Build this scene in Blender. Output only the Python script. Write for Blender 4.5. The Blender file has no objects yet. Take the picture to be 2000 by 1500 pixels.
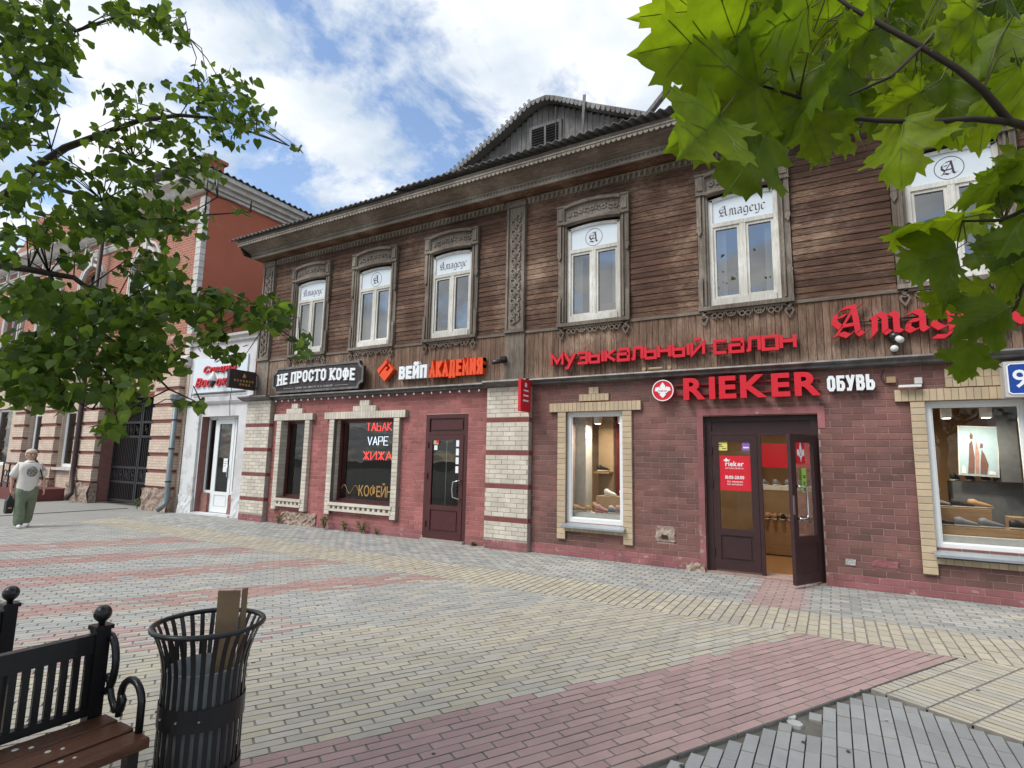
import bpy, bmesh, math, random
from mathutils import Vector, Matrix
R = math.radians
rnd = random.Random(11)
scene = bpy.context.scene
col = scene.collection

# ------------------------------------------------------------------ camera
F_PX, YAW, PITCH, ROLL, CAM_Z = 1075.93, R(30.0935), R(7.8066), R(1.1311), 1.6
D = 8.83                                   # distance of the street front
_F = Vector((-math.sin(YAW) * math.cos(PITCH), math.cos(YAW) * math.cos(PITCH), math.sin(PITCH)))
_r = Vector((math.cos(YAW), math.sin(YAW), 0)); _u = _r.cross(_F)
_R = math.cos(ROLL) * _r + math.sin(ROLL) * _u
_U = -math.sin(ROLL) * _r + math.cos(ROLL) * _u
CAM = Vector((0, 0, CAM_Z))
cam_d = bpy.data.cameras.new('camera'); cam = bpy.data.objects.new('camera', cam_d); col.objects.link(cam)
cam_d.sensor_width = 36; cam_d.lens = F_PX / 2000 * 36; cam_d.clip_start = 0.05; cam_d.clip_end = 600
cam.matrix_world = Matrix(((_R.x, _U.x, -_F.x, 0), (_R.y, _U.y, -_F.y, 0), (_R.z, _U.z, -_F.z, CAM_Z), (0, 0, 0, 1)))
scene.camera = cam

def ray(px, py):                           # direction of a photo pixel, depth component 1
    return _R * ((px - 1000) / F_PX) - _U * ((py - 750) / F_PX) + _F
def at(px, py, depth): return CAM + ray(px, py) * depth
def proj(p):
    q = Vector(p) - CAM; z = q.dot(_F)
    if z < 0.05: return None
    return 1000 + F_PX * q.dot(_R) / z, 750 - F_PX * q.dot(_U) / z, z

# ------------------------------------------------------------------ light
SUN_EL, SUN_AZ = R(50), R(-150)            # azimuth from +Y towards +X; from the left, in front of the facade
w = bpy.data.worlds.new('World'); scene.world = w; w.use_nodes = True
nt = w.node_tree; N = nt.nodes; L = nt.links
for n in list(N): N.remove(n)
def wn(t, **k):
    n = N.new(t)
    for a, b in k.items(): setattr(n, a, b)
    return n
out = wn('ShaderNodeOutputWorld'); bg = wn('ShaderNodeBackground'); bg.inputs['Strength'].default_value = 0.10
sky = wn('ShaderNodeTexSky'); sky.sky_type = 'NISHITA'; sky.sun_disc = False
sky.sun_elevation = SUN_EL; sky.sun_rotation = SUN_AZ; sky.air_density = 1.0; sky.dust_density = 0.4; sky.ozone_density = 1.2
tc = wn('ShaderNodeTexCoord'); sep = wn('ShaderNodeSeparateXYZ'); L.new(tc.outputs['Generated'], sep.inputs[0])
az = wn('ShaderNodeMath', operation='ABSOLUTE'); L.new(sep.outputs['Z'], az.inputs[0])
ad = wn('ShaderNodeMath', operation='ADD'); ad.inputs[1].default_value = 0.22; L.new(az.outputs[0], ad.inputs[0])
dv = wn('ShaderNodeVectorMath', operation='DIVIDE'); L.new(tc.outputs['Generated'], dv.inputs[0])
cb = wn('ShaderNodeCombineXYZ')
for i in range(3): L.new(ad.outputs[0], cb.inputs[i])
L.new(cb.outputs[0], dv.inputs[1])
mp = wn('ShaderNodeMapping'); mp.inputs['Location'].default_value = (3.1, 1.7, 0.0); L.new(dv.outputs[0], mp.inputs[0])
n1 = wn('ShaderNodeTexNoise'); n1.inputs['Scale'].default_value = 3.3; n1.inputs['Detail'].default_value = 9; n1.inputs['Roughness'].default_value = 0.60; n1.inputs['Distortion'].default_value = 0.25
L.new(mp.outputs[0], n1.inputs['Vector'])
r1 = wn('ShaderNodeValToRGB'); r1.color_ramp.elements[0].position = 0.40; r1.color_ramp.elements[1].position = 0.515
r1.color_ramp.elements[0].color = (0.04, 0.04, 0.04, 1); L.new(n1.outputs['Fac'], r1.inputs[0])
n2 = wn('ShaderNodeTexNoise'); n2.inputs['Scale'].default_value = 3.4; n2.inputs['Detail'].default_value = 6; L.new(mp.outputs[0], n2.inputs['Vector'])
r2 = wn('ShaderNodeValToRGB'); r2.color_ramp.elements[0].position = 0.36; r2.color_ramp.elements[1].position = 0.62
r2.color_ramp.elements[0].color = (2.9, 3.45, 4.1, 1); r2.color_ramp.elements[1].color = (5.4, 5.5, 5.6, 1); L.new(n2.outputs['Fac'], r2.inputs[0])
sc = wn('ShaderNodeVectorMath', operation='SCALE'); sc.inputs['Scale'].default_value = 1.15; L.new(sky.outputs[0], sc.inputs[0])
mx = wn('ShaderNodeMix', data_type='RGBA'); L.new(r1.outputs[0], mx.inputs[0]); L.new(sc.outputs[0], mx.inputs[6]); L.new(r2.outputs[0], mx.inputs[7])
L.new(mx.outputs[2], bg.inputs['Color']); L.new(bg.outputs[0], out.inputs[0])

sd = bpy.data.lights.new('sun', 'SUN'); sd.energy = 1.5; sd.angle = R(28); sd.color = (1, 0.965, 0.91)
sun = bpy.data.objects.new('sun', sd); col.objects.link(sun)
sdir = Vector((math.sin(SUN_AZ) * math.cos(SUN_EL), math.cos(SUN_AZ) * math.cos(SUN_EL), math.sin(SUN_EL)))
sun.rotation_euler = sdir.to_track_quat('Z', 'Y').to_euler(); sun.location = sdir * 40
vs = scene.view_settings; vs.view_transform = 'Standard'; vs.look = 'None'; vs.exposure = 1.05; vs.gamma = 1.0; vs.use_curve_mapping = False
scene.render.engine = 'CYCLES'
scene.cycles.max_bounces = 8; scene.cycles.transparent_max_bounces = 16; scene.cycles.caustics_reflective = False; scene.cycles.caustics_refractive = False

# ------------------------------------------------------------------ materials
MATS = {}
def base_mat(name):
    m = bpy.data.materials.new(name); m.use_nodes = True
    t = m.node_tree; p = t.nodes['Principled BSDF']; MATS[name] = m
    return m, t, p
def nn(t, typ, **k):
    n = t.nodes.new(typ)
    for a, b in k.items(): setattr(n, a, b)
    return n
def val(t, sock, v):
    if isinstance(v, (int, float)): sock.default_value = v
    else: t.links.new(v, sock)
def math_(t, op, a, b=0.0, c=None):
    n = nn(t, 'ShaderNodeMath', operation=op); val(t, n.inputs[0], a); val(t, n.inputs[1], b)
    if c is not None: val(t, n.inputs[2], c)
    return n.outputs[0]
def noise(t, scale, stretch=(1, 1, 1), detail=5, rough=0.6, coord='pos'):
    g = nn(t, 'ShaderNodeNewGeometry') if coord == 'pos' else nn(t, 'ShaderNodeTexCoord')
    m = nn(t, 'ShaderNodeMapping'); m.inputs['Scale'].default_value = stretch
    t.links.new(g.outputs['Position' if coord == 'pos' else 'Object'], m.inputs[0])
    n = nn(t, 'ShaderNodeTexNoise'); n.inputs['Scale'].default_value = scale; n.inputs['Detail'].default_value = detail; n.inputs['Roughness'].default_value = rough
    t.links.new(m.outputs[0], n.inputs['Vector']); return n.outputs['Fac']
def mixc(t, f, a, b, mode='MIX'):
    n = nn(t, 'ShaderNodeMix', data_type='RGBA', blend_type=mode)
    val(t, n.inputs[0], f)
    for s, v in ((n.inputs[6], a), (n.inputs[7], b)):
        if isinstance(v, tuple): s.default_value = (*v, 1)
        else: t.links.new(v, s)
    return n.outputs[2]
def ramp(t, f, lo, hi):
    n = nn(t, 'ShaderNodeMapRange'); val(t, n.inputs[0], f); n.inputs[1].default_value = lo; n.inputs[2].default_value = hi
    return n.outputs[0]
def rand_piece(t):                          # one random number for each separate piece
    a = nn(t, 'ShaderNodeObjectInfo').outputs['Random']; b = nn(t, 'ShaderNodeNewGeometry').outputs['Random Per Island']
    return math_(t, 'FRACT', math_(t, 'ADD', a, b))
def scalec(t, c, f):
    n = nn(t, 'ShaderNodeVectorMath', operation='SCALE')
    if isinstance(c, tuple): n.inputs[0].default_value = c
    else: t.links.new(c, n.inputs[0])
    val(t, n.inputs['Scale'], f); return n.outputs[0]
def bump(t, p, h, strength=0.3, dist=0.01):
    b = nn(t, 'ShaderNodeBump'); b.inputs['Strength'].default_value = strength; b.inputs['Distance'].default_value = dist
    t.links.new(h, b.inputs['Height']); t.links.new(b.outputs[0], p.inputs['Normal'])
def mat(name, c, rough=0.6, var=0.12, c2=None, nscale=9, piece=0.0, bmp=0.15, bscale=60, bdist=0.004, metal=0.0, stretch=(1, 1, 1), lo=0.38, hi=0.65, spec=0.4, coat=0.0, chips=None, chip_lo=0.64, speck=0.0):
    m, t, p = base_mat(name)
    n = noise(t, nscale, stretch)
    colr = mixc(t, ramp(t, n, lo, hi), c, c2 if c2 else tuple(x * (1 - var) for x in c))
    if chips: colr = mixc(t, math_(t, 'MULTIPLY', ramp(t, noise(t, 7, (1, 1, 1.3), 9, 0.68), chip_lo, chip_lo + 0.03), 0.8), colr, chips)
    k = math_(t, 'MULTIPLY_ADD', noise(t, nscale * 6, stretch), var * 1.2, 1 - var * 0.6)
    if speck: k = math_(t, 'MULTIPLY', k, math_(t, 'MULTIPLY_ADD', noise(t, 260, (1, 1, 1), 2), speck * 2, 1 - speck))
    if piece: k = math_(t, 'MULTIPLY', k, math_(t, 'MULTIPLY_ADD', rand_piece(t), piece * 2, 1 - piece))
    t.links.new(scalec(t, colr, k), p.inputs['Base Color'])
    p.inputs['Roughness'].default_value = rough; p.inputs['Metallic'].default_value = metal; p.inputs['Specular IOR Level'].default_value = spec; p.inputs['Coat Weight'].default_value = coat
    if bmp: bump(t, p, noise(t, bscale, stretch), bmp, bdist)
    return m
def wood(name, dark, mid, light, axis='x', piece=0.25, rough=0.8, worn=0.5):
    m, t, p = base_mat(name)
    st = {'x': (1, 12, 14), 'z': (14, 12, 1), 'y': (14, 1, 14)}[axis]
    g = noise(t, 3.0, st, 7, 0.7); big = noise(t, 0.9, (1, 1, 1), 4, 0.6); fine = noise(t, 11, st, 4, 0.7)
    c = mixc(t, ramp(t, g, 0.36, 0.64), dark, mid)
    wear = math_(t, 'MULTIPLY', ramp(t, math_(t, 'ADD', fine, math_(t, 'MULTIPLY', math_(t, 'SUBTRACT', big, 0.5), 0.9)), 0.5, 0.72), worn)
    c = mixc(t, wear, c, light)
    k = math_(t, 'MULTIPLY_ADD', rand_piece(t), piece * 2, 1 - piece)
    k = math_(t, 'MULTIPLY', k, math_(t, 'MULTIPLY_ADD', big, 0.9, 0.55))
    t.links.new(scalec(t, c, k), p.inputs['Base Color'])
    p.inputs['Roughness'].default_value = rough; p.inputs['Specular IOR Level'].default_value = 0.25
    bump(t, p, fine, 0.5, 0.006); return m
def glass(name, tint=(0.82, 0.88, 0.9), refl=0.06, rough=0.0, k=1.0):
    m, t, p = base_mat(name); t.nodes.remove(p)
    o = t.nodes['Material Output']; tr = nn(t, 'ShaderNodeBsdfTransparent'); tr.inputs[0].default_value = (*tint, 1)
    gl = nn(t, 'ShaderNodeBsdfGlossy'); gl.inputs['Roughness'].default_value = rough; gl.inputs['Color'].default_value = (1, 0.99, 0.97, 1)
    fr = nn(t, 'ShaderNodeFresnel'); fr.inputs[0].default_value = 1.5
    nz = noise(t, 1.3, (1, 1, 1), 2); b = nn(t, 'ShaderNodeBump'); b.inputs['Strength'].default_value = 0.06; b.inputs['Distance'].default_value = 0.05
    t.links.new(nz, b.inputs['Height']); t.links.new(b.outputs[0], gl.inputs['Normal'])
    mxs = nn(t, 'ShaderNodeMixShader'); t.links.new(math_(t, 'MULTIPLY_ADD', fr.outputs[0], k, refl), mxs.inputs[0])
    t.links.new(tr.outputs[0], mxs.inputs[1]); t.links.new(gl.outputs[0], mxs.inputs[2]); t.links.new(mxs.outputs[0], o.inputs[0]); return m
def emit(name, c, s):
    m, t, p = base_mat(name); p.inputs['Base Color'].default_value = (*c, 1); p.inputs['Emission Color'].default_value = (*c, 1); p.inputs['Emission Strength'].default_value = s; return m
def leafmat(name, c, c2, trans=0.5, piece=0.3):
    m, t, p = base_mat(name); o = t.nodes['Material Output']
    rp = rand_piece(t); cc = mixc(t, rp, c, c2)
    vein = noise(t, 45, (1, 1, 1), 3); blot = noise(t, 13, (1, 1, 1), 4)
    cc = mixc(t, ramp(t, blot, 0.40, 0.72), cc, scalec(t, cc, 0.62))
    cc = scalec(t, cc, math_(t, 'MULTIPLY', math_(t, 'MULTIPLY_ADD', rp, piece, 1 - piece / 2), math_(t, 'MULTIPLY_ADD', vein, 0.5, 0.75)))
    t.links.new(cc, p.inputs['Base Color']); p.inputs['Roughness'].default_value = 0.5; p.inputs['Specular IOR Level'].default_value = 0.25
    tl = nn(t, 'ShaderNodeBsdfTranslucent'); t.links.new(mixc(t, 1.0, scalec(t, cc, 1.7), (1.0, 1.0, 0.35), 'MULTIPLY'), tl.inputs[0])
    mxs = nn(t, 'ShaderNodeMixShader'); mxs.inputs[0].default_value = trans
    t.links.new(p.outputs[0], mxs.inputs[1]); t.links.new(tl.outputs[0], mxs.inputs[2]); t.links.new(mxs.outputs[0], o.inputs[0])
    bump(t, p, vein, 0.2, 0.003); return m

# ------------------------------------------------------------------ mesh helpers
def tag(o, label=None, cat=None, group=None, kind=None):
    if label: o['label'] = label
    if cat: o['category'] = cat
    if group: o['group'] = group
    if kind: o['kind'] = kind
    return o
def adopt(o, parent):
    if parent is not None:
        o.parent = parent
        o.matrix_parent_inverse = Matrix.Translation(parent.get('_w', (0, 0, 0))).inverted() if parent.get('_w') is not None else Matrix()
def thing(name, loc, label, cat, group=None):
    o = bpy.data.objects.new(name, None); o.location = loc; o.empty_display_size = 0.1; col.objects.link(o); o['_w'] = list(loc)
    return tag(o, label, cat, group)
def inst(name, mesh, parent, loc, scale=(1, 1, 1), rot=None, material=None):
    o = bpy.data.objects.new(name, mesh); col.objects.link(o); adopt(o, parent)
    o.location = loc; o.scale = scale
    if rot is not None: o.rotation_euler = rot
    if material:
        o.material_slots[0].link = 'OBJECT'; o.material_slots[0].material = MATS[material]
    return o
class MB:
    def __init__(s): s.v = []; s.f = []
    def poly(s, pts):
        i = len(s.v); s.v += [tuple(p) for p in pts]; s.f.append(tuple(range(i, i + len(pts)))); return s
    def box(s, x0, x1, y0, y1, z0, z1):
        i = len(s.v)
        s.v += [(x, y, z) for x in (x0, x1) for y in (y0, y1) for z in (z0, z1)]
        s.f += [tuple(i + k for k in q) for q in ((0, 1, 3, 2), (4, 6, 7, 5), (0, 4, 5, 1), (2, 3, 7, 6), (0, 2, 6, 4), (1, 5, 7, 3))]; return s
    def obox(s, c, ux, uy, uz, hx, hy, hz):         # oriented box: centre, three axes, half sizes
        i = len(s.v); c, ux, uy, uz = Vector(c), Vector(ux), Vector(uy), Vector(uz)
        s.v += [tuple(c + ux * a * hx + uy * b * hy + uz * d * hz) for a in (-1, 1) for b in (-1, 1) for d in (-1, 1)]
        s.f += [tuple(i + k for k in q) for q in ((0, 1, 3, 2), (4, 6, 7, 5), (0, 4, 5, 1), (2, 3, 7, 6), (0, 2, 6, 4), (1, 5, 7, 3))]; return s
    def prism(s, pts, y0, y1):                      # polygon in the xz plane, extruded along y
        i = len(s.v); n = len(pts)
        s.v += [(x, y0, z) for x, z in pts] + [(x, y1, z) for x, z in pts]
        s.f.append(tuple(range(i, i + n))); s.f.append(tuple(range(i + 2 * n - 1, i + n - 1, -1)))
        for k in range(n): a, b = i + k, i + (k + 1) % n; s.f.append((a, a + n, b + n, b))
        return s
    def extrude_x(s, pts, x0, x1):                  # profile in (y, z) along x
        i = len(s.v); n = len(pts)
        s.v += [(x0, y, z) for y, z in pts] + [(x1, y, z) for y, z in pts]
        s.f.append(tuple(range(i, i + n))); s.f.append(tuple(range(i + 2 * n - 1, i + n - 1, -1)))
        for k in range(n): a, b = i + k, i + (k + 1) % n; s.f.append((a, a + n, b + n, b))
        return s
    def ring(s, cx, cz, r0, r1, y0, y1, n=14, a0=0, a1=2 * math.pi):
        full = abs(a1 - a0 - 2 * math.pi) < 1e-6; m = n if full else n + 1; i = len(s.v)
        for k in range(m):
            a = a0 + (a1 - a0) * k / n; c, d = math.cos(a), math.sin(a)
            s.v += [(cx + r0 * c, y0, cz + r0 * d), (cx + r1 * c, y0, cz + r1 * d), (cx + r1 * c, y1, cz + r1 * d), (cx + r0 * c, y1, cz + r0 * d)]
        for k in range(n):
            a = i + 4 * k; b = i + 4 * ((k + 1) % m)
            for q in range(4): s.f.append((a + q, a + (q + 1) % 4, b + (q + 1) % 4, b + q))
        return s
    def ribbon(s, pts, wd, y0, y1, closed=False):   # stroke of even width in xz with mitred joints
        P = [Vector((p[0], p[1])) for p in pts]; n = len(P); i = len(s.v); h = wd / 2
        for k in range(n):
            a = P[k - 1] if (k > 0 or closed) else None; b = P[(k + 1) % n] if (k < n - 1 or closed) else None
            d1 = (P[k] - a).normalized() if a is not None else None; d2 = (b - P[k]).normalized() if b is not None else None
            if d1 is None: d1 = d2
            if d2 is None: d2 = d1
            n1 = Vector((-d1.y, d1.x)); n2 = Vector((-d2.y, d2.x)); m = n1 + n2
            m = n1 if m.length < 0.2 else m.normalized(); q = m * (h / max(0.45, m.dot(n1)))
            A, B = P[k] + q, P[k] - q
            s.v += [(A.x, y0, A.y), (B.x, y0, B.y), (B.x, y1, B.y), (A.x, y1, A.y)]
        e = n if closed else n - 1
        for k in range(e):
            a = i + 4 * k; b = i + 4 * ((k + 1) % n)
            for q in range(4): s.f.append((a + q, a + (q + 1) % 4, b + (q + 1) % 4, b + q))
        if not closed: s.f.append((i, i + 1, i + 2, i + 3)); a = i + 4 * (n - 1); s.f.append((a + 3, a + 2, a + 1, a))
        return s
    def tube(s, pts, r, n=6, caps=True):
        P = [Vector(p) for p in pts]; i = len(s.v); m = len(P); up = None
        for k in range(m):
            d = (P[min(k + 1, m - 1)] - P[max(k - 1, 0)])
            d = d.normalized() if d.length > 1e-9 else Vector((0, 0, 1))
            if up is None: up = d.orthogonal().normalized()
            up = (up - d * up.dot(d)); up = up.normalized() if up.length > 1e-6 else d.orthogonal().normalized()
            sd_ = d.cross(up); rr = r[k] if isinstance(r, (list, tuple)) else r
            for q in range(n):
                a = 2 * math.pi * q / n; s.v.append(tuple(P[k] + (up * math.cos(a) + sd_ * math.sin(a)) * rr))
        for k in range(m - 1):
            for q in range(n): a = i + k * n + q; b = i + k * n + (q + 1) % n; s.f.append((a, b, b + n, a + n))
        if caps: s.f.append(tuple(range(i + n - 1, i - 1, -1))); s.f.append(tuple(range(i + (m - 1) * n, i + m * n)))
        return s
    def lathe(s, c, prof, n=16, caps=True):
        i = len(s.v); m = len(prof)
        for r, z in prof:
            for q in range(n): a = 2 * math.pi * q / n; s.v.append((c[0] + r * math.cos(a), c[1] + r * math.sin(a), c[2] + z))
        for k in range(m - 1):
            for q in range(n): a = i + k * n + q; b = i + k * n + (q + 1) % n; s.f.append((a, b, b + n, a + n))
        if caps: s.f.append(tuple(range(i + n - 1, i - 1, -1))); s.f.append(tuple(range(i + (m - 1) * n, i + m * n)))
        return s
    def mesh(s, name, material, smooth=False, normals=True):
        me = bpy.data.meshes.new(name); me.from_pydata(s.v, [], s.f)
        if normals:
            b = bmesh.new(); b.from_mesh(me); bmesh.ops.recalc_face_normals(b, faces=b.faces); b.to_mesh(me); b.free()
        if smooth: me.polygons.foreach_set('use_smooth', [True] * len(me.polygons))
        me.materials.append(MATS[material]); me.update(); return me
    def build(s, name, material, parent=None, smooth=False, kind=None, label=None, normals=True):
        o = bpy.data.objects.new(name, s.mesh(name, material, smooth, normals)); col.objects.link(o)
        if parent is not None: adopt(o, parent)
        if kind: o['kind'] = kind
        if label: o['label'] = label
        return o
def box(name, material, parent, *b, **k): return MB().box(*b).build(name, material, parent, **k)
def rect_minus(x0, x1, z0, z1, holes):              # split a rectangle round its openings
    xs = sorted({x0, x1, *[v for h in holes for v in h[:2] if x0 < v < x1]}); zs = sorted({z0, z1, *[v for h in holes for v in h[2:] if z0 < v < z1]})
    cells = []
    for a, b in zip(xs, xs[1:]):
        for c, d in zip(zs, zs[1:]):
            mx_, mz_ = (a + b) / 2, (c + d) / 2
            if not any(h[0] < mx_ < h[1] and h[2] < mz_ < h[3] for h in holes): cells.append((a, b, c, d))
    return cells
def wall_mb(x0, x1, z0, z1, holes, y, depth=0.3):
    mb = MB()
    for a, b, c, d in rect_minus(x0, x1, z0, z1, holes): mb.poly(((a, y, c), (b, y, c), (b, y, d), (a, y, d)))
    for a, b, c, d in holes:
        mb.poly(((a, y, c), (a, y, d), (a, y + depth, d), (a, y + depth, c))); mb.poly(((b, y, c), (b, y + depth, c), (b, y + depth, d), (b, y, d)))
        mb.poly(((a, y, d), (b, y, d), (b, y + depth, d), (a, y + depth, d)))
        if c > z0 + 1e-4: mb.poly(((a, y, c), (a, y + depth, c), (b, y + depth, c), (b, y, c)))
    return mb
def subtract(a, b, cuts, minw):
    segs = [(a, b)]
    for c, d in cuts:
        n_ = []
        for p, q in segs:
            if d <= p or c >= q: n_.append((p, q)); continue
            if c - p > minw: n_.append((p, c))
            if q - d > minw: n_.append((d, q))
        segs = n_
    return [q for q in segs if q[1] - q[0] > minw]
BRICKS = []                                          # (material, x0, x1, z0, z1, y, parent)
def brickfield(parent, material, x0, x1, z0, z1, holes, y, bl=0.265, bh=0.0885, jt=0.009, shift=0.0):
    n = max(1, round((z1 - z0) / bh)); hh = (z1 - z0) / n
    for r_ in range(n):
        a, b = z0 + r_ * hh + jt / 2, z0 + (r_ + 1) * hh - jt / 2
        cuts = [(h[0] - jt / 2, h[1] + jt / 2) for h in holes if min(b, h[3]) - max(a, h[2]) > 0.35 * (b - a)]
        off = shift + (r_ % 2) * bl / 2; k = math.floor((x0 - off) / bl)
        while off + k * bl < x1:
            p, q = max(x0, off + k * bl + jt / 2), min(x1, off + (k + 1) * bl - jt / 2); k += 1
            if q - p < 0.03: continue
            for c, d in subtract(p, q, cuts, 0.03): BRICKS.append((material, c, d, a, b, y, parent))
def text_mesh(s, offset=0.0, res=3, shear=0.0):
    c = bpy.data.curves.new('t', 'FONT'); c.body = s; c.size = 1; c.offset = offset; c.resolution_u = res; c.shear = shear; c.fill_mode = 'FRONT'
    o = bpy.data.objects.new('t', c); me = bpy.data.meshes.new_from_object(o); bpy.data.objects.remove(o); bpy.data.curves.remove(c); return me
_capc = {}
def letters(word, x0, x1, z0, z1, y, depth, material, parent, offset=0.0, gap=0.08, space=0.4, name='letter', shear=0.0, arch=0.0, joined=False):
    """real letters, each a mesh of its own, fitted between x0..x1 with cap height z0..z1; front at y, body back to y+depth"""
    key = round(offset, 4)
    if key not in _capc:
        m_ = text_mesh('H', offset); zs = [v.co.y for v in m_.vertices]; _capc[key] = (min(zs), max(zs))
    lo, hi = _capc[key]; gl = []; adv = 0.0
    for ch in word:
        if ch == ' ': adv += space; continue
        me = text_mesh(ch, offset, 3, shear); xs = [v.co.x for v in me.vertices]; a, b = min(xs), max(xs)
        gl.append((me, adv - a)); adv += b - a + gap
    tot = adv - gap; sx = (x1 - x0) / tot; sz = (z1 - z0) / (hi - lo); J = MB(); res = []
    for me, dx in gl:
        mb = J if joined else MB(); i0 = len(mb.v); nv = len(me.vertices); P = []
        for v in me.vertices:
            xx = x0 + (v.co.x + dx) * sx; u = (xx - (x0 + x1) / 2) / (x1 - x0) * 2
            P.append((xx, z0 + (v.co.y - lo) * sz + arch * (1 - u * u)))
        mb.v += [(x, y, z) for x, z in P] + [(x, y + depth, z) for x, z in P]
        ec = {}
        for pl in me.polygons:
            vv = list(pl.vertices); mb.f.append(tuple(i0 + q for q in vv)); mb.f.append(tuple(i0 + nv + q for q in reversed(vv)))
            for p, q in zip(vv, vv[1:] + vv[:1]): ec.setdefault((min(p, q), max(p, q)), []).append((p, q))
        for e in ec.values():
            if len(e) == 1: p, q = e[0]; mb.f.append((i0 + q, i0 + p, i0 + nv + p, i0 + nv + q))
        bpy.data.meshes.remove(me)
        if not joined: res.append(mb.build(name, material, parent, normals=False))
    if joined: return J.build(name, material, parent, normals=False)
    return res

SKB = {'О': (.95, [[(.3, 0), (.7, 0), (1, .18), (1, .82), (.7, 1), (.3, 1), (0, .82), (0, .18), (.3, 0)]]), 'Б': (.95, [[(.95, 1), (0, 1), (0, 0)], [(0, 0), (.75, 0), (1, .15), (1, .42), (.75, .57), (.05, .57)]]), 'У': (1, [[(0, 1), (.5, .38)], [(1, 1), (.38, 0), (.1, 0)]]),
 'В': (.95, [[(0, 0), (0, 1)], [(0, 1), (.7, 1), (.92, .87), (.92, .66), (.7, .53), (0, .53)], [(.6, .53), (.8, .53), (1, .38), (1, .15), (.75, 0), (0, 0)]]), 'Ь': (.95, [[(0, 1), (0, 0)], [(0, 0), (.75, 0), (1, .15), (1, .42), (.75, .57), (.05, .57)]]), 'Е': (.85, [[(1, 1), (0, 1), (0, 0), (1, 0)], [(0, .5), (.85, .5)]]),
 'Й': (1, [[(0, 1), (0, 0)], [(0, .12), (1, .88)], [(1, 1), (1, 0)], [(.2, 1.34), (.5, 1.24), (.8, 1.34)]]), 'И': (1, [[(0, 1), (0, 0)], [(0, .12), (1, .88)], [(1, 1), (1, 0)]]), 'П': (1, [[(0, 0), (0, 1), (1, 1), (1, 0)]]), 'А': (1.05, [[(0, 0), (.5, 1), (1, 0)], [(.2, .3), (.8, .3)]]),
 'К': (1, [[(0, 0), (0, 1)], [(1, 1), (.12, .5), (1, 0)]]), 'Д': (1.1, [[(0, -.12), (0, 0), (1, 0), (1, -.12)], [(.15, 0), (.3, 1), (.85, 1), (.85, 0)]]), 'М': (1.2, [[(0, 0), (0, 1), (.5, .3), (1, 1), (1, 0)]]), 'Я': (.95, [[(1, 0), (1, 1)], [(1, 1), (.3, 1), (0, .85), (0, .62), (.3, .47), (1, .47)], [(.5, .47), (.05, 0)]]),
 'Н': (1, [[(0, 0), (0, 1)], [(1, 0), (1, 1)], [(0, .5), (1, .5)]]), 'Р': (.95, [[(0, 0), (0, 1)], [(0, 1), (.75, 1), (1, .85), (1, .58), (.75, .45), (.05, .45)]]), 'С': (.95, [[(1, .76), (.9, .88), (.65, 1), (.3, 1), (0, .8), (0, .2), (.3, 0), (.65, 0), (.9, .12), (1, .24)]]), 'Т': (1, [[(0, 1), (1, 1)], [(.5, 1), (.5, 0)]]),
 'Ф': (1.15, [[(.3, .2), (.7, .2), (1, .35), (1, .75), (.7, .9), (.3, .9), (0, .75), (0, .35), (.3, .2)], [(.5, 0), (.5, 1)]])}
def stroke_word(word, x0, x1, z0, z1, st, y0, y1, par, m_, gap=.22, space=.5, slab=False, arch=0.0):
    """block letters drawn as even strokes, one mesh for each letter"""
    n = len(word.replace(' ', '')); wsum = sum(SKB[c][0] for c in word if c != ' '); ns = word.count(' ')
    W = (x1 - x0 - n * st) / (wsum + gap * (n - 1) + space * ns); x = x0 + st / 2; zc0, zc1 = z0 + st / 2, z1 - st / 2
    def up(xx): u = (xx - (x0 + x1) / 2) / (x1 - x0) * 2; return arch * (1 - u * u)
    for c in word:
        if c == ' ': x += space * W; continue
        wd, pls = SKB[c]; mb = MB()
        for k, pl in enumerate(pls):
            cl = pl[0] == pl[-1]; P = [Vector((x + a * wd * W, zc0 + b * (zc1 - zc0) + up(x + a * wd * W))) for a, b in (pl[:-1] if cl else pl)]
            if not cl:
                P[0] = P[0] + (P[0] - P[1]).normalized() * st / 2; P[-1] = P[-1] + (P[-1] - P[-2]).normalized() * st / 2
                if slab:
                    for e, (a, b) in ((P[0], pl[0]), (P[-1], pl[-1])):
                        if b in (0, 1) and abs((P[1] - P[0]).x) < 2 * abs((P[1] - P[0]).y) or (b in (0, 1) and len(pl) == 2):
                            s_ = 1 if b == 0 else -1; mb.box(e.x - st * .95, e.x + st * .95, y0 - .004, y1, min(e.y, e.y + s_ * st * .55), max(e.y, e.y + s_ * st * .55))
            mb.ribbon(P, st, y0 - k * .0012, y1, cl)
        mb.build('letter', m_, par); x += wd * W + gap * W + st
# ------------------------------------------------------------------ palette
mat('mortar_brown', (0.36, 0.25, 0.215), 0.9, 0.2, nscale=5)
mat('brick_brown', (0.215, 0.094, 0.080), 0.72, 0.24, c2=(0.125, 0.064, 0.054), nscale=1.6, piece=0.20, bmp=0.35, bscale=70, chips=(0.30, 0.19, 0.165))
mat('brick_plinth', (0.31, 0.115, 0.12), 0.8, 0.2, c2=(0.22, 0.085, 0.085), nscale=3, piece=0.12, bmp=0.35, chips=(0.40, 0.29, 0.25), chip_lo=0.60)
mat('mortar_pink', (0.56, 0.32, 0.29), 0.9, 0.18, nscale=5)
mat('brick_pink', (0.365, 0.13, 0.118), 0.75, 0.26, c2=(0.235, 0.085, 0.078), nscale=1.7, piece=0.16, bmp=0.35, chips=(0.48, 0.27, 0.235))
mat('brick_cream', (0.62, 0.57, 0.48), 0.85, 0.16, c2=(0.49, 0.44, 0.37), nscale=3.5, piece=0.10, bmp=0.4, chips=(0.33, 0.29, 0.25))
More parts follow.
